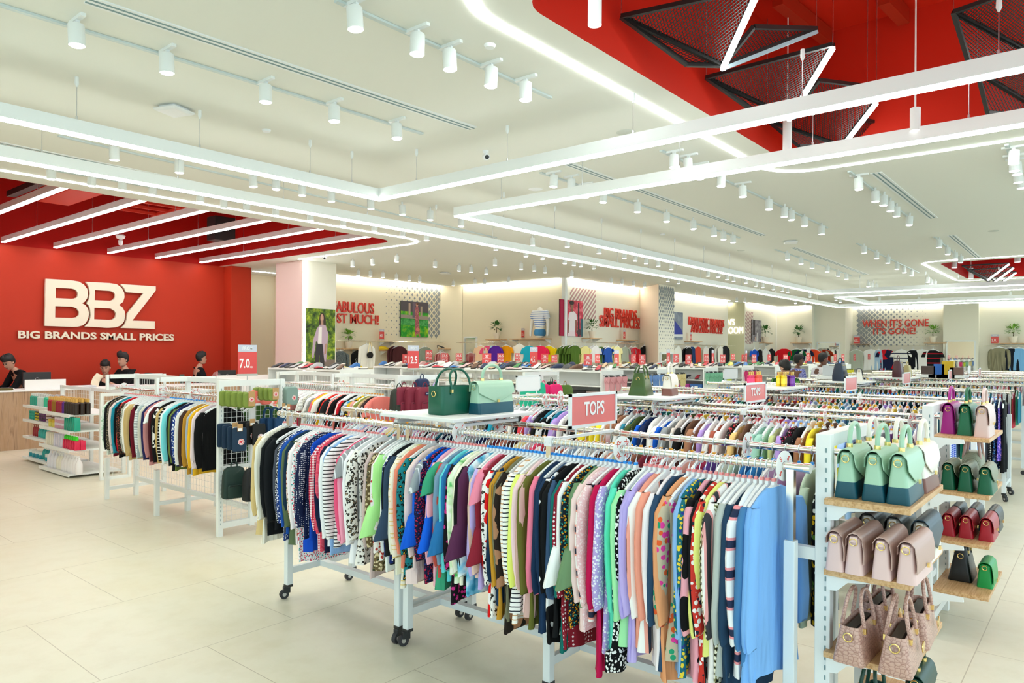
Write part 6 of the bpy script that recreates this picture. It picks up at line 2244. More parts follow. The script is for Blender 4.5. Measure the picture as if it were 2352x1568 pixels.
diamonds('grey diamond dots growing larger to the right on the left back wall', (13.55, 15.995, 2.3), RX, 2.15, 1.5, .2, .2, lambda u, v: .018 + .075 * u ** 1.3)
diamonds('grey diamonds shrinking downwards on the white column between the slogans', (19.2, 10.295, 1.95), RX, .92, 1.85, .14, .2, lambda u, v: .016 + .065 * v ** 1.2)
diamonds('grey diamonds fading to the right on the far wall behind the red letters', (32.995, 8.25, 2.2), RY, 2.6, 1.5, .21, .21, lambda u, v: .1 * (1 - u) ** 1.1 + .012)


def stripes(label, org, right, wd, ht, step, m_):
    org, r, u = Vector(org), Vector(right), Vector(UPZ)
    n = r.cross(u)
    a = MB()
    s_ = -ht
    while s_ < wd:
        p = []
        for q in (s_, s_ + step * .5):
            x0_, x1_ = max(q, 0), min(q + ht, wd)
            p.append((x0_, x0_ - q, x1_, x1_ - q))
        if p[0][2] > p[0][0] and p[1][2] > p[1][0]:
            pts = [(p[0][0], p[0][1]), (p[0][2], p[0][3]), (p[1][2], p[1][3]), (p[1][0], p[1][1])]
            a.prism([org + r * x + u * z for x, z in pts], n * .003)
        s_ += step
    return tag(a.build('wall_pattern', m_, smooth=0), label, 'wall pattern')


mv = mat('stripe_mauve', 'b98f90', .7)
stripes('mauve diagonal stripes behind the poster of a man in white', (16.3, 11.497, 2.75), RX, 1.3, .87, .155, mv)
stripes('mauve diagonal stripes on the distant wall by the fitting room', (28.05, 11.217, 2.2), RX, .8, 1.3, .15, mv)


def poster(label, org, right, wd, ht, bg, layers, name='poster', edge='2a2a2a'):
    r, u = Vector(right), Vector(UPZ)
    n = r.cross(u)
    t = thing(name, label, 'poster', org)
    MB().prism([Vector((0, 0, 0)), r * wd, r * wd + u * ht, u * ht], n * .02).build('board', mat('poster_edge_' + edge, edge, .6), t, smooth=0)
    MB().prism([Vector((0, 0, 0)) + n * .0202, r * wd + n * .0202, r * wd + u * ht + n * .0202, u * ht + n * .0202], n * .001).build('print', bg, t, smooth=0)
    for i, (c_, pts) in enumerate(layers):
        m_ = c_ if not isinstance(c_, str) else mat('print_' + c_, c_, .6)
        MB().prism([r * wd * x + u * ht * y + n * (.0213 + .0006 * i) for x, y in pts], n * .0005).build('print', m_, t, smooth=0)
    return t


def ell(cx, cy_, rx, ry, n=14):
    return [(cx + rx * math.cos(2 * PI * i / n), cy_ + ry * math.sin(2 * PI * i / n)) for i in range(n)]


def print_mat(name, c1, c2, c3, sc=7.0):
    m_ = mat(name, c1, .6)
    k_ = NT(m_)
    nz_ = k_.n('ShaderNodeTexNoise', {'Vector': k_.obj(), 'Scale': sc, 'Detail': 6.0, 'Roughness': .7})
    k_.col(k_.ramp(nz_.outputs[0], [(.35, c1), (.5, c2), (.65, c3)], 'LINEAR'))
    return m_


leaf_bg = print_mat('foliage_print', '16240c', '4e6f14', 'a8b82a')
lawn = print_mat('lawn_print', '0a6a1c', '18a02a', 'a8d020', 3.0)
p0, p1, pt_ = at(700, 851, Y=13.94), at(770, 851, Y=13.94), at(700, 707, Y=13.94)
poster('tall poster of a woman in a mauve cardigan on the white column', (p0.x + .01, 13.948, p0.z - .05), RX, .8, pt_.z - p0.z + .05, leaf_bg, [
    ('8a7a5a', [(0, 0), (1, 0), (1, .12), (0, .14)]), ('7a6a62', [(.6, .02), (1, .02), (1, .2), (.62, .2)]),
    ('2e2a30', [(.27, 0), (.36, .48), (.56, .48), (.66, 0), (.5, 0), (.46, .28), (.4, 0)]),
    ('3a2a26', [(.42, .72), (.46, .9), (.52, .94), (.6, .93), (.66, .86), (.68, .7)]), ('c89a84', ell(.54, .855, .055, .065)), ('b48a78', [(.5, .74), (.59, .74), (.58, .82), (.51, .82)]),
    ('b8a0b0', [(.36, .68), (.46, .75), (.66, .75), (.75, .62), (.72, .34), (.68, .16), (.62, .2), (.56, .45), (.42, .45), (.34, .5), (.26, .22), (.2, .24), (.24, .5)]),
    ('dcd6d0', [(.4, .45), (.43, .72), (.54, .72), (.53, .45)]), (fabric('dots:e8e2dc,2a2628@2.5'), [(.41, .46), (.44, .71), (.53, .71), (.52, .46)]), ('b08470', [(.62, .28), (.68, .3), (.7, .46), (.65, .45)])])
p0, p1 = at(920, 773, Y=15.96), at(984, 699, Y=15.96)
poster('poster of a woman in a long pink dress on a green lawn', (p0.x, 15.975, p0.z), RX, p1.x - p0.x, p1.z - p0.z + .05, lawn, [
    ('4a4450', [(0, .72), (1, .7), (1, 1), (0, 1)]), ('b8a090', [(.27, .62), (.34, .62), (.34, .95), (.27, .95)]), ('a89888', [(.7, .6), (.77, .6), (.77, .88), (.7, .88)]),
    ('9a9088', [(0, .52), (1, .5), (1, .6), (0, .62)]), (print_mat('shrub_print', '1a7a3a', '3aa050', '6ac070', 9.0), [(0, .34), (1, .32), (1, .5), (.6, .46), (.3, .52), (0, .48)]),
    ('6a5a70', [(.41, .55), (.51, .55), (.51, .98), (.41, .98)]), ('c88a80', ell(.57, .92, .045, .055)), ('5a3a30', ell(.585, .945, .045, .035)),
    (fabric('floral:b06a70,7a4050,d8a0a0@1.2'), [(.5, .1), (.5, .8), (.54, .87), (.62, .86), (.64, .6), (.68, .14), (.6, .08)]), ('d88078', ell(.6, .22, .07, .05)), ('c08070', [(.5, .02), (.54, .02), (.55, .1), (.51, .1)]), ('c08070', [(.66, .02), (.7, .02), (.67, .12), (.63, .1)])])
p0, p1 = at(1284, 771, Y=11.46), at(1338, 692, Y=11.46)
poster('poster of a man in a white polo before a red fence', (p0.x, 11.47, p0.z), RX, p1.x - p0.x, p1.z - p0.z, print_mat('red_blur_print', 'a01838', 'd83a50', 'f090a0', 5.0), [
    (fabric('vstripe:b02848,7a1830,c84060@.6'), [(0, 0), (.36, 0), (.36, 1), (0, 1)]), ('2a1a28', [(.78, 0), (.86, 0), (.84, .95), (.78, .95)]), ('2a6070', [(.9, 0), (1, 0), (1, .5), (.9, .5)]), ('4a3038', ell(.84, .12, .09, .1)),
    ('f0dce4', [(.34, 0), (.36, .1), (.38, .3), (.64, .3), (.68, 0)]), ('efe4ea', [(.36, .44), (.4, .64), (.5, .7), (.6, .7), (.72, .62), (.74, .46), (.66, .46), (.66, .14), (.38, .14), (.4, .45)]),
    ('8a5a48', [(.34, .1), (.38, .45), (.42, .45), (.38, .08)]), ('8a5a48', [(.66, .46), (.72, .46), (.74, .1), (.7, .08)]), ('8a5a48', [(.48, .68), (.57, .68), (.57, .8), (.48, .8)]), ('9a6a54', ell(.52, .84, .07, .085)), ('1e1416', ell(.51, .93, .1, .06))])
p0, p1 = at(1549, 779, Y=11.36), at(1568, 718, Y=11.36)
poster('poster of a blue canvas shoe right of the diamond column', (20.3, 11.37, p0.z), RX, p1.x - 20.3, p1.z - p0.z, print_mat('pavement_print', '6a7488', '8590a4', '9aa4b4', 4.0), [
    ('e8eaee', [(.55, .1), (1, .1), (1, .2), (.55, .17)]), ('2038a0', [(.55, .17), (1, .2), (.95, .4), (.8, .62), (.5, .6)]), ('1a2a78', [(.5, .6), (.8, .62), (.76, .72), (.5, .7)])])
p0, p1 = at(1726, 784, Y=11.2), at(1748, 736, Y=11.2)
poster('small grey street poster beside the far mauve stripes', (p0.x, 11.2, p0.z), RX, p1.x - p0.x, p1.z - p0.z, print_mat('street_print', '4a4450', '8a8490', 'b8b4bc', 5.0), [
    ('d8d4d8', [(.45, 0), (.6, 0), (.62, .4), (.5, .42)]), ('3a3038', [(.1, .3), (.3, .3), (.3, 1), (.1, 1)]), ('c8a8a0', [(.3, .05), (.45, .05), (.42, .25), (.3, .22)])])
MIR = mat('mirror_glass', (.85, .88, .86), .02, 1.0)


def mirror(label, org, right, wd, ht):
    r, u = Vector(right), Vector(UPZ)
    n = r.cross(u)
    t = thing('wall_mirror', label, 'mirror', org)
    a = MB()
    for p, q in ((Vector((0, 0, 0)), r * wd), (u * ht, r * wd + u * ht), (Vector((0, 0, 0)), u * ht), (r * wd, r * wd + u * ht)):
        a.bar(p + n * .015, q + n * .015, .05, .03 if False else .05)
    a.build('frame', white, t, smooth=0)
    MB().prism([n * .012, r * wd + n * .012, r * wd + u * ht + n * .012, u * ht + n * .012], n * .004).build('glass', MIR, t, smooth=0)


mirror('narrow wall mirror on the left back wall reflecting the lawn poster', (16.05, 15.25, .3), RY, .5, 1.95)
mirror('wall mirror on the lower half of the diamond column', (19.25, 10.295, .3), RX, .75, 1.5)
mirror('wall mirror on the left far pilaster', (31.895, 9.6, .4), RY, .9, 1.9)
mirror('wall mirror on the right far pilaster', (32.7, 4.95, .4), RY, .95, 1.95)

# ---------------------------------------------------------------- shelves, plants, mannequin on the walls
leaf_m = mat('leaf_green', '2f6a24', .5)
leaf_l = mat('leaf_light', '6aa02c', .5)
pot_m = mat('pot_cream', 'ece2d0', .5)


def wall_shelf(label, p, right, wd, d=.3):
    r = Vector(right)
    n = r.cross(Vector(UPZ))
    t = thing('wall_shelf', label, 'shelf', p, group='oak wall shelves')
    MB().prism([Vector((0, 0, -.025)), r * wd + Vector((0, 0, -.025)), r * wd + n * d + Vector((0, 0, -.025)), n * d + Vector((0, 0, -.025))], (0, 0, .025)).build('board', wood, t, smooth=0)
    for q in (.06, wd - .06):
        MB().prism([r * q + Vector((0, 0, -.026)), r * q + n * d * .9 + Vector((0, 0, -.026)), r * q + Vector((0, 0, -.14))], r * .02).build('bracket', white, t, smooth=0)


def plant(label, p, h=.42, light=False):
    t = thing('potted_plant', label, 'plant', p, random.uniform(0, 6), group='potted plants on the wall shelves')
    MB().lathe([(.001, 0), (.07, 0), (.1, .16), (.108, .16), (.108, .19), (.09, .19), (.085, .17), (.001, .17)], n=16).build('pot', pot_m, t)
    MB().tube([(0, 0, .16), (.01, 0, .25), (-.005, .01, .32)], [.014, .011, .01], 6).build('stem', mat('stem_brown', '5a4a30', .8), t)
    a = MB()
    rnd = random.Random(len(label))
    for i in range(70):
        th, ph = rnd.uniform(0, 2 * PI), rnd.uniform(-.3, 1.3)
        d = Vector((math.cos(th) * math.cos(ph), math.sin(th) * math.cos(ph), math.sin(ph)))
        c = Vector((0, 0, .34)) + d * rnd.uniform(.05, .13) * (h / .42)
        s_ = d.cross(Vector((0, 0, 1)))
        s_ = s_.normalized() if s_.length > .1 else Vector((1, 0, 0))
        l_ = (d + Vector((0, 0, -.5 * rnd.random()))).normalized() * rnd.uniform(.08, .13)
        w2 = s_ * .028
        a.mi = 0
        a.add([c, c + l_ * .5 + w2 + d * .01, c + l_, c + l_ * .5 - w2 + d * .01], [(0, 1, 2), (0, 2, 3)])
    a.build('foliage', leaf_l if light else leaf_m, t, smooth=0)


def wall_item(x, y, **pl):
    return at(x, y, **pl)


for x, y, pl, nm, lt in ((801, 800, dict(Y=15.85), 'plant in a cream pot at the left back wall beside the column', True), (1140, 779, dict(X=15.85), 'plant in a cream pot left of the mannequin', False),
                         (1360, 776, dict(Y=11.3), 'plant in a cream pot below the mauve stripes', False), (1758, 787, dict(Y=11.05), 'plant in a cream pot by the far street poster', False),
                         (1834, 787, dict(X=31.35), 'plant in a cream pot left of the far left mirror', False), (2143, 787, dict(X=32.8), 'plant in a cream pot right of the far red letters', True),
                         (2327, 788, dict(X=32.8), 'plant in a cream pot at the far right', True)):
    p = at(x, y, **pl)
    sc_ = 1.0 if p.x < 25 else 1.35
    r = RX if 'Y' in pl else RY
    o_ = Vector(p) - Vector(r) * .3
    if 'Y' in pl:
        o_.y += .15
    else:
        o_.x += .15
    wall_shelf('oak shelf under the ' + nm.replace(' in a cream pot', ''), o_, r, .6 if p.x < 25 else .8)
    before = set(bpy.data.objects)
    plant(nm, p, .5 if p.x < 25 else .5, lt)
    if sc_ > 1:
        [o for o in bpy.data.objects if o.get('label') == nm][0].scale = (sc_, sc_, sc_)
for x, y, pl, wd, nm in ((868, 782, dict(Y=15.99), .5, 'oak shelf with the 4.0 sign on the left back wall'), (870, 804, dict(Y=15.99), .5, 'oak shelf with yellow shoes on the left back wall'),
                         (1005, 800, dict(Y=15.99), .55, 'oak shelf with black sandals near the narrow mirror'), (1185, 778, dict(X=16.04), 1.3, 'oak shelf under the mannequin'),
                         (1415, 780, dict(Y=11.49), .8, 'oak shelf under the 4.5 sign on the middle back wall'), (1572, 783, dict(Y=11.39), .8, 'oak shelf on the wall under the fantastic slogan'),
                         (1957, 790, dict(X=32.99), .8, 'oak shelf left below the far red letters'), (2285, 788, dict(X=32.99), 1.2, 'oak shelf above the suit jacket at far right')):
    wall_shelf(nm, at(x, y, **pl), RX if 'Y' in pl else RY, wd)
# mannequin
mp = at(1240, 777, X=15.8)
t = thing('mannequin', 'headless white mannequin in a blue striped top and jeans on the wall shelf', 'mannequin', mp, R(180))
V_ = [(0, 0, 0, .13, .1), (0, 0, .12, .15, .11), (0, 0, .28, .12, .09), (0, 0, .5, .15, .1), (0, 0, .62, .06, .06), (0, 0, .7, .045, .045)]
E_ = [(0, 1), (1, 2), (2, 3), (3, 4), (4, 5)]
for s2 in (-1, 1):
    n0 = len(V_)
    V_ += [(0, s2 * .17, .56, .05, .05), (0, s2 * .22, .36, .042, .042), (.03, s2 * .24, .14, .03, .03), (.04, s2 * .23, .04, .022, .03)]
    E_ += [(3, n0), (n0, n0 + 1), (n0 + 1, n0 + 2), (n0 + 2, n0 + 3)]
m_ = skinned('body', V_, E_, plastic, t)
m_.materials.clear()
m_.materials.append(mat('mannequin_white', 'f0ece4', .4))
link('body', m_, t)
V_ = [(0, 0, .2, .16, .115), (0, 0, .34, .145, .105), (0, 0, .5, .175, .12), (0, 0, .6, .1, .09), (0, -.17, .57, .075, .075), (0, -.21, .42, .085, .07), (0, .17, .57, .075, .075), (0, .21, .42, .085, .07)]
m_ = skinned('striped_top', V_, [(0, 1), (1, 2), (2, 3), (2, 4), (4, 5), (2, 6), (6, 7)], plastic, t)
m_.materials.clear()
m_.materials.append(fabric('hstripe:f2f4f8,f2f4f8,2a6ac8@.75'))
link('striped_top', m_, t)
m_ = skinned('jeans', [(0, 0, .02, .155, .12), (0, 0, .14, .165, .125), (0, 0, .24, .145, .11)], [(0, 1), (1, 2)], plastic, t)
m_.materials.clear()
m_.materials.append(fabric('4a88b8'))
link('jeans', m_, t)
t.scale = (1.25, 1.25, 1.25)

# ---------------------------------------------------------------- clothes on the back walls
def wall_clothes(x, yt, yb, spec, look, n=1, sleeve='S', kind='t_shirt', cat='T-shirt', **pl):
    p = at(x, yt, **pl)
    L = max(.5, p.z - at(x, yb, **pl).z + .1)
    nrm = Vector((0, -1, 0)) if 'Y' in pl else Vector((-1, 0, 0))
    side = Vector(RX if 'Y' in pl else RY)
    for i in range(n):
        q = p + nrm * .06 * i + side * .05 * i + Vector((0, 0, .09))
        lab = look + (' on the back wall' if n == 1 else ', %s of %s on the back wall' % (nth(i), ('two', 'three', 'four', 'five', 'six')[n - 2]))
        g = garment(kind, cat, lab, 'clothes hung on the back walls', q, spec, L, sleeve, 'reg', None, 0 if 'Y' in pl else R(-90))
        if p.x > 25:
            g.scale = (1.35, 1.35, 1.35)
            g.location = q + Vector((0, 0, .06))


Wm, Wb, Wf, Wx, Wg = dict(X=15.62), dict(Y=11.08), dict(Y=10.98), dict(X=32.55), dict(Y=15.62)
wall_clothes(1104, 793, 832, 'f4d0b0', 'peach T-shirt with a small rainbow print', 1, **Wm)
wall_clothes(1121, 794, 820, 'f0588a', 'pink T-shirt right of the peach one', 1, **Wm)
wall_clothes(1130, 794, 820, 'b8e0f0', 'pale blue T-shirt beside the pink one', 1, **Wm)
wall_clothes(1139, 794, 832, '5a2aa8', 'purple T-shirt left of the orange one', 2, **Wm)
wall_clothes(1163, 792, 832, 'f0a010', 'orange T-shirt with a white print', 1, **Wm)
wall_clothes(1193, 790, 832, 'f6f4ee', 'white T-shirt with a dark print below the mannequin shelf', 1, **Wm)
wall_clothes(1215, 794, 830, '20b0d0', 'turquoise T-shirt below the mannequin', 2, **Wm)
wall_clothes(1241, 794, 822, 'f02858', 'bright pink T-shirt below the mannequin', 2, **Wm)
wall_clothes(1261, 793, 832, 'f8d810', 'yellow T-shirt at the wall corner', 1, **Wm)
wall_clothes(1294, 793, 835, '56742c', 'olive green T-shirt with a pink print', 5, **Wb)
wall_clothes(1338, 795, 832, 'f4e8a0', 'pale yellow T-shirt with a collar print', 2, **Wb)
wall_clothes(1362, 794, 832, 'f2eef0', 'white T-shirt right of the yellow pair', 2, **Wb)
wall_clothes(1380, 796, 832, '4c6a2a', 'moss green T-shirt in the middle back wall', 1, **Wb)
wall_clothes(1391, 796, 832, '2a56b0', 'royal blue T-shirt in the middle back wall', 2, **Wb)
wall_clothes(1412, 794, 832, 'f6eeb0', 'butter yellow T-shirt behind the 3.0 sign', 2, **Wb)
wall_clothes(1436, 796, 832, 'a8b0a0', 'grey green T-shirt right of the 3.0 sign', 1, **Wb)
wall_clothes(1450, 796, 832, 'b06a78', 'mauve T-shirt beside the grey green one', 1, **Wb)
wall_clothes(1459, 796, 832, 'e02030', 'red and white T-shirt near the black one', 1, **Wb)
wall_clothes(1480, 793, 834, '15161a', 'black T-shirt with a red box print', 1, **Wb)
for x, sp, lk, n in ((1558, 'f0f0e8', 'white sweatshirt with a lime print', 1), (1577, '17181c', 'black top right of the white sweatshirt', 2), (1590, '1c3a6a', 'navy and white top', 1), (1604, 'd84a38', 'orange red T-shirt with a print', 1),
                  (1622, 'e8e0dc', 'oatmeal sweatshirt', 1), (1634, '1c1c20', 'black sweatshirt behind the 4.0 sign', 1), (1650, 'f0ece4', 'ivory sweatshirt', 2), (1666, '22242a', 'charcoal sweatshirt at the wall end', 1)):
    wall_clothes(x, 796, 834, sp, lk, n, 'L', **Wf)
for x, sp, lk, pl in ((1733, '1c58d0', 'bright blue sweatshirt', dict(Y=10.9)), (1745, '15161a', 'black and white top', dict(Y=10.9)), (1758, 'f0f0f0', 'white top by the small plant', dict(Y=10.9)), (1772, '1a1a1e', 'black T-shirt by the small plant', dict(Y=10.9)),
                      (1801, 'd81828', 'red T-shirt with white trim', dict(X=31.1)), (1830, '0f5a34', 'dark green T-shirt', dict(X=31.1)), (1848, '1a2240', 'navy T-shirt', dict(X=31.1)), (1858, 'f0f0f0', 'white T-shirt', dict(X=31.1)), (1867, 'e04a28', 'orange T-shirt', dict(X=31.1))):
    wall_clothes(x, 802, 830, sp, lk + ' toward the far left corner', 1, 'S', **pl)
for x, sp, lk, sl_ in ((1967, 'b8c0b4', 'pale grey polo shirt', 'S'), (2000, 'f0f2f4', 'white folded trousers', 'N'), (2018, 'a8c8e8', 'light blue jeans', 'N'), (2036, 'cow:1a2244,d01828@.35', 'navy and red polo shirt', 'S'), (2070, 'hstripe:f4f2f0,f4f2f0,1a2244@.25', 'white polo with dark stripe', 'S'),
                       (2097, '14161c', 'black trousers', 'N'), (2118, 'f2f2f2', 'white jeans', 'N'), (2143, 'hstripe:16181c,16181c,a01828@.25', 'black polo with red stripe', 'S')):
    wall_clothes(x, 804, 838, sp, lk + ' on the far wall', 1, sl_, 'polo_shirt' if sl_ == 'S' else 'trousers', 'polo shirt' if sl_ == 'S' else 'trousers', **Wx)
wall_clothes(2295, 798, 838, 'check:9a9478,6a6650,86806a@1.5', 'checked olive suit jacket at far right', 1, 'L', 'suit_jacket', 'jacket', **Wx)
wall_clothes(2322, 800, 838, '181c28', 'black trousers right of the suit jacket', 1, 'N', 'trousers', 'trousers', **Wx)
wall_clothes(2340, 800, 838, '7ab0e0', 'light blue jeans at the right edge', 1, 'N', 'trousers', 'trousers', **Wx)
wall_clothes(782, 806, 848, 'leopard:6a7478,2a3034,4a5256@2', 'grey knit cardigan beside the column poster', 1, 'L', 'cardigan', 'cardigan', **Wg)
wall_clothes(826, 803, 840, '17181a', 'black blouse behind the white blouse', 1, 'L', 'blouse', 'blouse', **Wg)
wall_clothes(842, 790, 845, 'f6f4ee', 'white blouse with a black round bag over it', 1, 'L', 'blouse', 'blouse', Y=15.4)
wall_clothes(818, 834, 858, 'f4d410', 'yellow tank top in front of the back wall', 1, 'N', 'tank_top', 'top', Y=14.6)
wall_clothes(906, 795, 838, '4a2428', 'dark brown jacket', 3, 'L', 'jacket', 'jacket', **Wg)
wall_clothes(972, 797, 838, '8a9488', 'grey cardigan', 2, 'L', 'cardigan', 'cardigan', **Wg)
wall_clothes(1012, 808, 838, 'gingham:a01828,e8c8c8,c86068', 'red checked shirt by the narrow mirror', 2, 'L', 'shirt', 'shirt', **Wg)
bp = at(850, 815, Y=15.3)
t = thing('crossbody_bag', 'small black round bag hanging over the white blouse', 'handbag', bp)
MB().cyl((0, .03, 0), (0, -.03, 0), .085, n=18).build('body', bl, t)
MB().tube([(-.06, 0, .06), (-.02, 0, .34), (.02, 0, .34), (.06, 0, .06)], .006, 6).build('strap', gold, t)
for pts, nm in (([(10.6, 15.62), (15.6, 15.62)], 'left back wall'), ([(15.62, 15.2), (15.62, 11.7)], 'mannequin wall'), ([(16.3, 11.08), (19.6, 11.08)], 'middle back wall'), ([(20.6, 10.98), (26.6, 10.98)], 'wall under the fantastic slogan'),
                ([(32.55, 8.3), (32.55, 5.2)], 'far wall'), ([(32.55, 3.7), (32.55, 0)], 'far right wall')):
    t = thing('wall_rail', 'chrome clothes rail along the ' + nm, 'rail', (pts[0][0], pts[0][1], 2.09 if pts[0][0] < 25 else 2.16), group='rails along the back walls')
    v = Vector((pts[1][0] - pts[0][0], pts[1][1] - pts[0][1], 0))
    MB().cyl((0, 0, 0), v, .014, n=8).build('rail', chrome, t)
    n = Vector((0, 1, 0)) if abs(v.x) > abs(v.y) else Vector((1, 0, 0))
    for q in range(int(v.length) + 1):
        MB().bar(v * (q + .2) / (v.length + .4), v * (q + .2) / (v.length + .4) + n * .42, .02).build('arm', white, t, smooth=0)

# ---------------------------------------------------------------- shoe gondolas
def shoe_gondola(x0, y0, L, label, w_=.72):
    t = thing('shoe_gondola', label, 'display stand', (x0, y0, 0), group='white shoe gondolas')
    MB().box((w_ / 2, L / 2, 1.475), (w_, L, .03)).build('top_tray', gon_m, t, smooth=0)
    MB().box((w_ / 2, L / 2, 1.505), (.03, L, .03)).build('divider', gon_m, t, smooth=0)
    for y in (.012, L - .012):
        MB().box((w_ / 2, y, .73), (w_, .024, 1.46)).build('end_panel', gon_m, t, smooth=0)
    MB().box((w_ / 2, L / 2, .73), (.03, L - .06, 1.42)).build('back_panel', gon_m, t, smooth=0)
    for z in (.12, .42, .72, 1.0, 1.22):
        MB().box((w_ / 2, L / 2, z), (w_ - .04, L - .06, .02)).build('shelf', gon_m, t, smooth=0)
    return t


def shoe_mesh(kind):
    a = MB()
    if kind == 'heel':
        prof = [(-.11, .07, .075, .03), (-.07, .065, .085, .033), (-.02, .04, .075, .03), (.04, .012, .05, .036), (.09, .008, .035, .034), (.125, .006, .018, .015)]
        a.cyl((-.1, 0, .065), (-.105, 0, 0), .012, .006, 6)
    elif kind == 'sneaker':
        prof = [(-.12, .01, .085, .032), (-.08, .008, .1, .037), (-.02, .008, .1, .038), (.04, .008, .075, .042), (.09, .01, .05, .04), (.125, .015, .03, .02)]
    else:
        prof = [(-.115, .005, .03, .03), (-.06, .005, .028, .034), (0, .005, .03, .034), (.06, .005, .045, .038), (.1, .006, .035, .034), (.125, .008, .015, .015)]
    rings = []
    for x, zb, zt, hw in prof:
        rings.append([(x, hw * math.cos(2 * PI * j / 10), (zb + zt) / 2 + (zt - zb) / 2 * math.sin(2 * PI * j / 10)) for j in range(10)])
    a.mi = 0
    a.loft(rings)
    a.mi = 1
    a.loft([[(x, -hw * .9, max(zb - .006, 0)), (x, hw * .9, max(zb - .006, 0)), (x, hw * .9, zb + .012), (x, -hw * .9, zb + .012)] for x, zb, zt, hw in prof])
    return a.mesh('shoe', [plastic, plastic])


SHOES = {k_: shoe_mesh(k_) for k_ in ('heel', 'sneaker', 'flat')}
SCOL = [('17181a', 'black'), ('e8e4dc', 'white'), ('c8a888', 'beige'), ('6a4a38', 'brown'), ('1c2a50', 'navy'), ('d8b0b0', 'pale pink'), ('3a3a3e', 'charcoal'), ('e8d060', 'yellow'), ('2a6ab0', 'blue'), ('c83a4a', 'red'), ('4a8a50', 'green'), ('b8b8bc', 'silver')]
SHK = {'heel': 'high heeled shoe', 'sneaker': 'sneaker', 'flat': 'flat sandal'}


def shoes_on(x, y0, y1, z, n, where, kinds=('heel', 'heel', 'flat', 'sneaker'), seed=1):
    rnd = random.Random(seed)
    for i in range(n):
        kd = rnd.choice(kinds)
        c_, cn = rnd.choice(SCOL)
        o = link('shoe', SHOES[kd], None, (x + rnd.uniform(-.02, .02), y0 + (y1 - y0) * (i + .5) / n, z), (0, 0, R(180) + rnd.uniform(-.5, .5)))
        setmat(o, mat('shoe_' + c_, c_, .45), 0)
        setmat(o, mat('sole_pale', 'd8d0c4', .6) if kd == 'sneaker' else mat('sole_dark', '2a2420', .6), 1)
        o.scale = (1.1, 1.1, 1.1)
        tag(o, '%s %s, %s from near end %s' % (cn, SHK[kd], nth(i), where), 'shoe', 'shoes on the shoe gondolas')


SG = [(10.45, 6.7, 2.6, 'third', 'shoe gondola with pink slippers on its end'), (12.45, 6.7, 2.6, 'fourth', 'shoe gondola with blue and yellow slippers on its end'), (14.5, 6.7, 2.4, 'fifth', 'shoe gondola with green slippers on its end'),
      (16.6, 6.7, 2.4, 'sixth', 'shoe gondola with pink slippers at right, behind the scent bottles'), (18.8, 6.7, 2.2, 'seventh', 'shoe gondola farther right behind the shoppers'),
      (21.2, 6.6, 2.2, 'eighth', 'shoe gondola before the far left corner'), (24.0, 6.4, 2.2, 'ninth', 'farthest shoe gondola toward the far wall'),
      (7.4, 9.9, 2.2, 'first back', 'back shoe gondola behind the second wire gondola'), (9.9, 9.9, 2.2, 'second back', 'back shoe gondola right of the 12.5 sign'), (12.4, 9.9, 2.2, 'third back', 'back shoe gondola before the mannequin wall')]
for gi, (x, y, L, nm, lab) in enumerate(SG):
    shoe_gondola(x, y, L, 'white ' + lab)
    n_ = 11 if x < 17 else 8
    shoes_on(x + .14, y + .05, y + L - .05, 1.492, n_, 'atop the %s shoe gondola, near edge' % nm, seed=gi * 3 + 1)
    shoes_on(x + .56, y + .05, y + L - .05, 1.492, n_, 'atop the %s shoe gondola, far edge' % nm, seed=gi * 3 + 2)
# the wire gondola in front also carries shoes on a tray
t = thing('shoe_tray', 'white tray of shoes on top of the third wire gondola', 'shelf', (8.2, 6.7, 1.515))
MB().box((.42, 1.3, .012), (.86, 2.6, .02)).build('board', gon_m, t, smooth=0)
shoes_on(8.34, 6.8, 9.2, 1.538, 12, 'on third wire gondola tray, near edge', ('heel', 'flat'), 77)
shoes_on(8.9, 6.8, 9.2, 1.538, 12, 'on third wire gondola tray, far edge', seed=78)
# boxes and shoes on the open side of the pink slipper gondola
bc = [('8a7a78', 'mauve grey'), ('1a1a1c', 'black'), ('9a9490', 'grey'), ('16181a', 'jet black'), ('7a7274', 'dark mauve'), ('5a5456', 'slate')]
for x0_, nm, zs in ((10.45, 'pink slipper gondola', (1.01, .43)), (12.45, 'blue slipper gondola', (1.01, .73)), (14.5, 'green slipper gondola', (1.01,))):
    for zi, z in enumerate(zs):
        for i in range(8):
            c_, cn = (bc if x0_ < 11 else [('3a6ab0', 'blue'), ('b03a90', 'purple'), ('d8d4d0', 'white'), ('2a8a9a', 'teal'), ('2a3a8a', 'indigo')])[(i + zi) % (6 if x0_ < 11 else 5)]
            t = thing('shoe_box', '%s shoe box, %s from the near end, %s shelf of the %s' % (cn, nth(i), 'upper' if zi == 0 else 'lower', nm), 'box', (x0_ + .14, 6.9 + i * .3, z), group='shoe boxes')
            MB().box((0, 0, .05), (.2, .27, .1)).build('box_body', mat('box_' + c_, c_, .7), t, smooth=0)
            MB().box((0, 0, .105), (.21, .28, .035)).build('lid', mat('box_' + c_, c_, .7), t, smooth=0)
            MB().box((-.1015, 0, .05), (.002, .08, .06)).build('sticker', paper, t, smooth=0)
    shoes_on(x0_ + .15, 6.8, 9.1, .742 if x0_ < 11 else 1.24, 9, 'on shelf of ' + nm, seed=int(x0_))

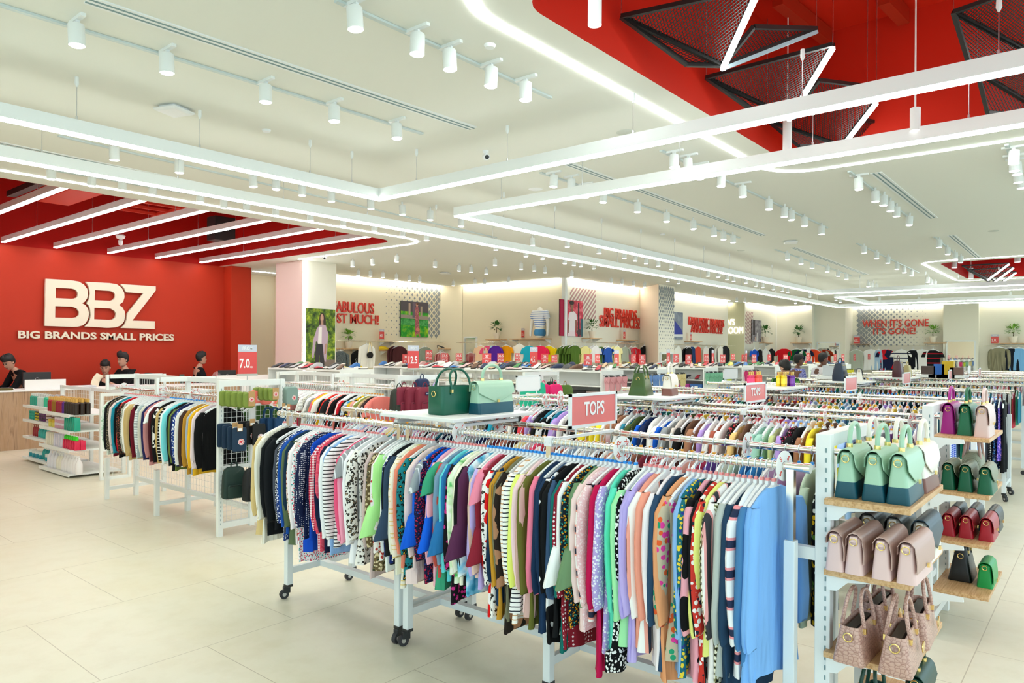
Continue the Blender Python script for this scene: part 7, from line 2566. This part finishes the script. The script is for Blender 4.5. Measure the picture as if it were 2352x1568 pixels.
fl = MB()
pts = [(.0, .0), (.03, .01), (.042, .06), (.04, .14), (.052, .2), (.045, .25), (.02, .27), (-.015, .265), (-.035, .24), (-.04, .18), (-.028, .1), (-.025, .03)]
fl.prism([(x, 0, z - .29) for x, z in pts], (0, .02, 0))
fl.mi = 1
fl.tube([(-.03, -.002, -.15), (0, -.025, -.1), (.0, -.004, -.06)], .006, 5).tube([(.038, -.002, -.15), (0, -.025, -.1)], .006, 5)
fl.mi = 2
fl.tube([(0, .01, -.005), (-.075, .06, -.005)], .003, 5)
fl.tube([(0, .01, .0), (0, .01, -.03)], .004, 5).box((0, .01, -.025), (.05, .03, .02))
FLIP = fl.mesh('flip_flop', [plastic, plastic, black])


def slippers(x0, x1, y, z, n, c_, cn, where, c2=None):
    for i in range(n):
        o = link('flip_flop', FLIP, None, (x0 + (x1 - x0) * i / max(1, n - 1), y - .05 - (i % 2) * .03, z), (0, 0, R(-55)))
        setmat(o, mat('flip_' + c_, c_, .6), 0)
        setmat(o, mat('flip_' + (c2 or c_), c2 or c_, .5), 1)
        tag(o, '%s slipper hanging %s, %s from the left' % (cn, where, nth(i)), 'slipper', 'slippers on the gondola ends')


slippers(10.5, 11.1, 6.68, 1.42, 7, 'd89aa0', 'dusty pink', 'on the third shoe gondola end')
slippers(12.0, 12.7, 6.68, 1.42, 6, '6a90c8', 'sky blue', 'on the fourth shoe gondola end')
slippers(12.85, 13.4, 6.68, 1.42, 5, 'd8c890', 'sand yellow', 'on the fourth shoe gondola end')
slippers(14.5, 15.3, 6.68, 1.42, 8, '7ab898', 'mint green', 'on the fifth shoe gondola end')
slippers(15.4, 15.7, 6.68, 1.4, 3, 'b8c830', 'lime', 'on the fifth shoe gondola end')
slippers(16.65, 17.3, 6.68, 1.42, 6, 'd02a70', 'raspberry', 'on the sixth shoe gondola end')
slippers(18.9, 19.4, 6.68, 1.35, 5, '3a3a3e', 'charcoal', 'on the seventh shoe gondola end')
slippers(21.3, 21.9, 6.58, 1.35, 6, '8ad820', 'neon green', 'on the eighth shoe gondola end')
slippers(24.1, 24.6, 6.38, 1.35, 5, 'c8c020', 'mustard', 'on the ninth shoe gondola end')
# yellow shoes and sandals on the wall shelves
for x, y, c_, lab in ((880, 803, 'e8c820', 'left one of the yellow shoes on the left back wall shelf'), (885, 803, 'e8c820', 'right one of the yellow shoes on the left back wall shelf'), (1012, 799, '17181a', 'black sandal on the shelf by the narrow mirror')):
    o = link('shoe', SHOES['sneaker' if 'yellow' in lab else 'heel'], None, at(x, y, Y=15.8) + Vector((0, 0, .002)), (0, 0, R(-60)))
    setmat(o, mat('shoe_' + c_, c_, .45), 0)
    setmat(o, mat('shoe_' + c_, c_, .45), 1)
    tag(o, lab, 'shoe')

# ---------------------------------------------------------------- size signs and price signs over the shoes
FOOT = [(g[0], g[1], g[2], .72) for g in SG] + [(8.2, 6.7, 2.6, .86)]
WIRE = [(6.04, 6.6, 2.6, .14), (3.8, 6.63, 2.67, .16)]
AR = {'0': '\u0660', '1': '\u0661', '2': '\u0662', '3': '\u0663', '4': '\u0664', '5': '\u0665', '6': '\u0666', '7': '\u0667', '8': '\u0668', '9': '\u0669', '.': '\u066b', '-': '-'}


def size_sign(x, yt, yb, wpx, num, Yp, label=None):
    best = None
    for i in range(600):                                # the spot on a shoe gondola that this sign stands on
        Y_ = Yp + (i // 2 + 1) * .01 * (1 if i % 2 else -1)
        q = at(x, yb, Y=Y_)
        if any(X0 + .1 < q.x < X0 + w0 - .1 and y0 + .1 < Y_ < y0 + L0 - .1 for X0, y0, L0, w0 in FOOT):
            best = Y_
            break
    p = at(x, yb, Y=best or Yp)
    D = (p - Vector((0, 0, EYE))).dot(FW)
    s_ = D / FPX
    w_, h_ = wpx * s_ / .77 * .95, (yb - yt) * s_
    zb = max(p.z, 1.56)
    t = thing('size_sign', label or 'red size sign reading %s above the shoes' % num, 'sign', (p.x, p.y, 1.492), group='red shoe size signs')
    z0 = zb - 1.492
    MB().cyl((0, 0, 0), (0, 0, z0 + .01), .005, n=6).build('rod', steel, t)
    MB().box((0, 0, z0 + h_ / 2), (w_, .005, h_)).build('panel', redp, t, smooth=0)
    MB().box((0, -.003, z0 + h_ * .47), (w_ * .92, .002, h_ * .02)).build('divider_line', paper, t, smooth=0)
    nw = min(w_ * .2 * len(num), w_ * .8)
    text_fit(num, paper, (-nw / 2, -.0025, z0 + h_ * .58), RX, UPZ, nw, h_ * .27, 'size_number', t, .001, .012)
    text_fit(''.join(AR[c] for c in num), paper, (-nw / 2, -.0025, z0 + h_ * .12), RX, UPZ, nw, h_ * .25, 'size_number', t, .001, .012)


for x, yt, yb, w_, num, Yp, lab in ((931, 815, 836, 14, '38', 10.5, 'red size sign reading 38 behind the 12.5 price sign'), (985, 804, 827, 17, '36.5', 11.5, 'red size sign reading 36.5, leftmost of its number'), (1021, 811, 832, 18, '37.5', 11.0, None),
                               (1054, 811, 830, 17, '36.5', 11.4, 'red size sign reading 36.5 before the narrow mirror'), (1118, 811, 835, 25, '37', 9.0, None), (1150, 811, 832, 19, '36.5', 10.4, 'red size sign reading 36.5 left of the orange T-shirt'),
                               (1189, 811, 828, 16, '38.5', 11.4, 'red size sign reading 38.5 left of the 4.5 sign'), (1251, 812, 834, 21, '36', 9.2, None), (1273, 815, 832, 18, '38.5', 10.4, 'red size sign reading 38.5 at the wall corner'),
                               (1350, 813, 839, 27, '35', 7.0, 'red size sign reading 35 under the olive T-shirts'), (1372, 813, 833, 16, '35.5', 8.4, None), (1455, 813, 833, 17, '31', 8.3, None), (1475, 814, 837, 24, '35', 7.0, 'red size sign reading 35 under the black T-shirt'),
                               (1553, 813, 832, 22, '30', 8.0, None), (1581, 814, 836, 24, '38', 7.0, 'red size sign reading 38 under the orange red T-shirt'), (1622, 813, 832, 20, '29-35', 8.2, None), (1660, 814, 834, 24, '24-28', 7.2, 'red size sign reading 24-28, left one'),
                               (1684, 812, 827, 17, '40.5', 8.4, None), (1707, 814, 830, 15, '39', 8.2, None), (1732, 814, 833, 22, '24-28', 7.2, 'red size sign reading 24-28, right one'), (1767, 814, 828, 18, '40', 8.0, None),
                               (1804, 814, 830, 24, '29-34', 7.2, None), (1856, 812, 832, 20, '43', 7.2, 'red size sign reading 43 between two shoppers'), (1898, 813, 830, 20, '33', 7.4, None), (1918, 813, 829, 16, '34', 8.0, None), (1936, 813, 829, 18, '44', 7.6, 'red size sign reading 44 left of the far letters'),
                               (1963, 815, 829, 16, '43', 7.8, 'red size sign reading 43 under the far letters'), (1996, 813, 826, 17, '44', 7.6, 'red size sign reading 44 under the far letters')):
    size_sign(x, yt, yb, w_, num, Yp, lab)


def pricer(x, yt, yb, wpx, num, label, zrod=None, **pl):
    p = at(x, yb, **pl)
    D = (p - Vector((0, 0, EYE))).dot(FW)
    s_ = D / FPX
    base = zrod if zrod is not None else 1.5
    if base == 1.5:                                     # stand it on the nearest gondola top along the line of sight
        for i in range(800):
            Y_ = pl['Y'] + (i // 2 + 1) * .01 * (1 if i % 2 else -1)
            q = at(x, yb, Y=Y_)
            hit = [f for f in FOOT + WIRE if f[0] + f[4 if len(f) > 4 else 3] * 0 + .06 < q.x < f[0] + f[3] - .06 and f[1] + .06 < Y_ < f[1] + f[2] - .06]
            if hit:
                p = q
                s_ = (p - Vector((0, 0, EYE))).dot(FW) / FPX
                base = 1.492 if hit[0] in FOOT else 1.51
                break
    price_sign((p.x, p.y, base), wpx * s_ * 1.25, (yb - yt) * s_, num, label, rod=max(.02, p.z - base - .02))


pricer(949, 793, 845, 28, '12.5', 'FROM 12.5 price sign on a rod over the second wire gondola', 1.5, Y=7.6)
pricer(1226, 798, 842, 22, '4.5', 'FROM 4.5 price sign on a rod below the turquoise T-shirts', 1.5, Y=8.6)
pricer(1416, 803, 840, 16, '3.0', 'FROM 3.0 price sign before the butter yellow T-shirts', 1.5, Y=7.8)
pricer(1535, 802, 835, 13, '3.0', 'FROM 3.0 price sign before the diamond column mirror', 1.5, Y=7.6)
pricer(1637, 803, 835, 9, '4.0', 'FROM 4.0 price sign left of the 24-28 size sign', 1.5, Y=8.0)
pricer(1714, 805, 831, 8, '7.0', 'small FROM price sign left of the right 24-28 sign', 1.5, Y=8.0)
pricer(877, 758, 781, 11, '4.0', 'small 4.0 price sign on the left back wall shelf', at(877, 782, Y=15.8).z, Y=15.8)
pricer(1201, 755, 776, 9, '2.5', 'small 2.5 price sign on the mannequin shelf', at(1201, 778, Y=12.9).z, Y=12.9)
pricer(1434, 759, 779, 7, '4.5', 'small 4.5 price sign on the middle back wall shelf', at(1434, 780, Y=11.35).z, Y=11.35)
pricer(1587, 765, 782, 5, '4.5', 'small price sign on the shelf under the fantastic slogan', at(1587, 783, Y=11.25).z, Y=11.25)
for x, num, lab in ((1968, '6.5', 'small 6.5 price sign on the far shelf left below the red letters'), (2285, '5.0', 'small 5.0 price sign on the far right shelf')):
    p = at(x, 790, X=32.8)
    t = price_sign((p.x, p.y, p.z), .24, .34, num, lab, rod=.01)
    t.rotation_euler = (0, 0, R(-90))
# cartons on the far racks
for x, y, w_, h_, c_, lab in ((2178, 850, .2, .26, 'e0b820', 'yellow carton standing on a far rack'), (2158, 855, .18, .2, '2a6ac0', 'blue carton left of the yellow one'), (2133, 846, .24, .16, '4a3a34', 'dark framed card on a far rack left of the cartons'),
                              (2198, 844, .22, .14, '7a5a50', 'framed picture card right of the yellow carton'), (1908, 866, .24, .17, 'c8ccd0', 'grey box right of the blank grey framed sign')):
    X_ = 3.28 + 2.57 * (5 if x != 1908 else 4)
    p = at(x, y, X=X_)
    o = MB().box((0, 0, h_ / 2), (.14, w_, h_)).build('carton', mat('carton_' + c_, c_, .5), None, (X_, p.y, 1.42), smooth=0)
    tag(o, lab, 'box')
    b_ = MB().box((X_, p.y, 1.39), (.62, w_ + .1, .05)).build('display_platform', white, smooth=0)
    tag(b_, 'white platform under the ' + lab.split(' standing')[0].split(' left')[0].split(' right')[0].split(' before')[0], 'display shelf')
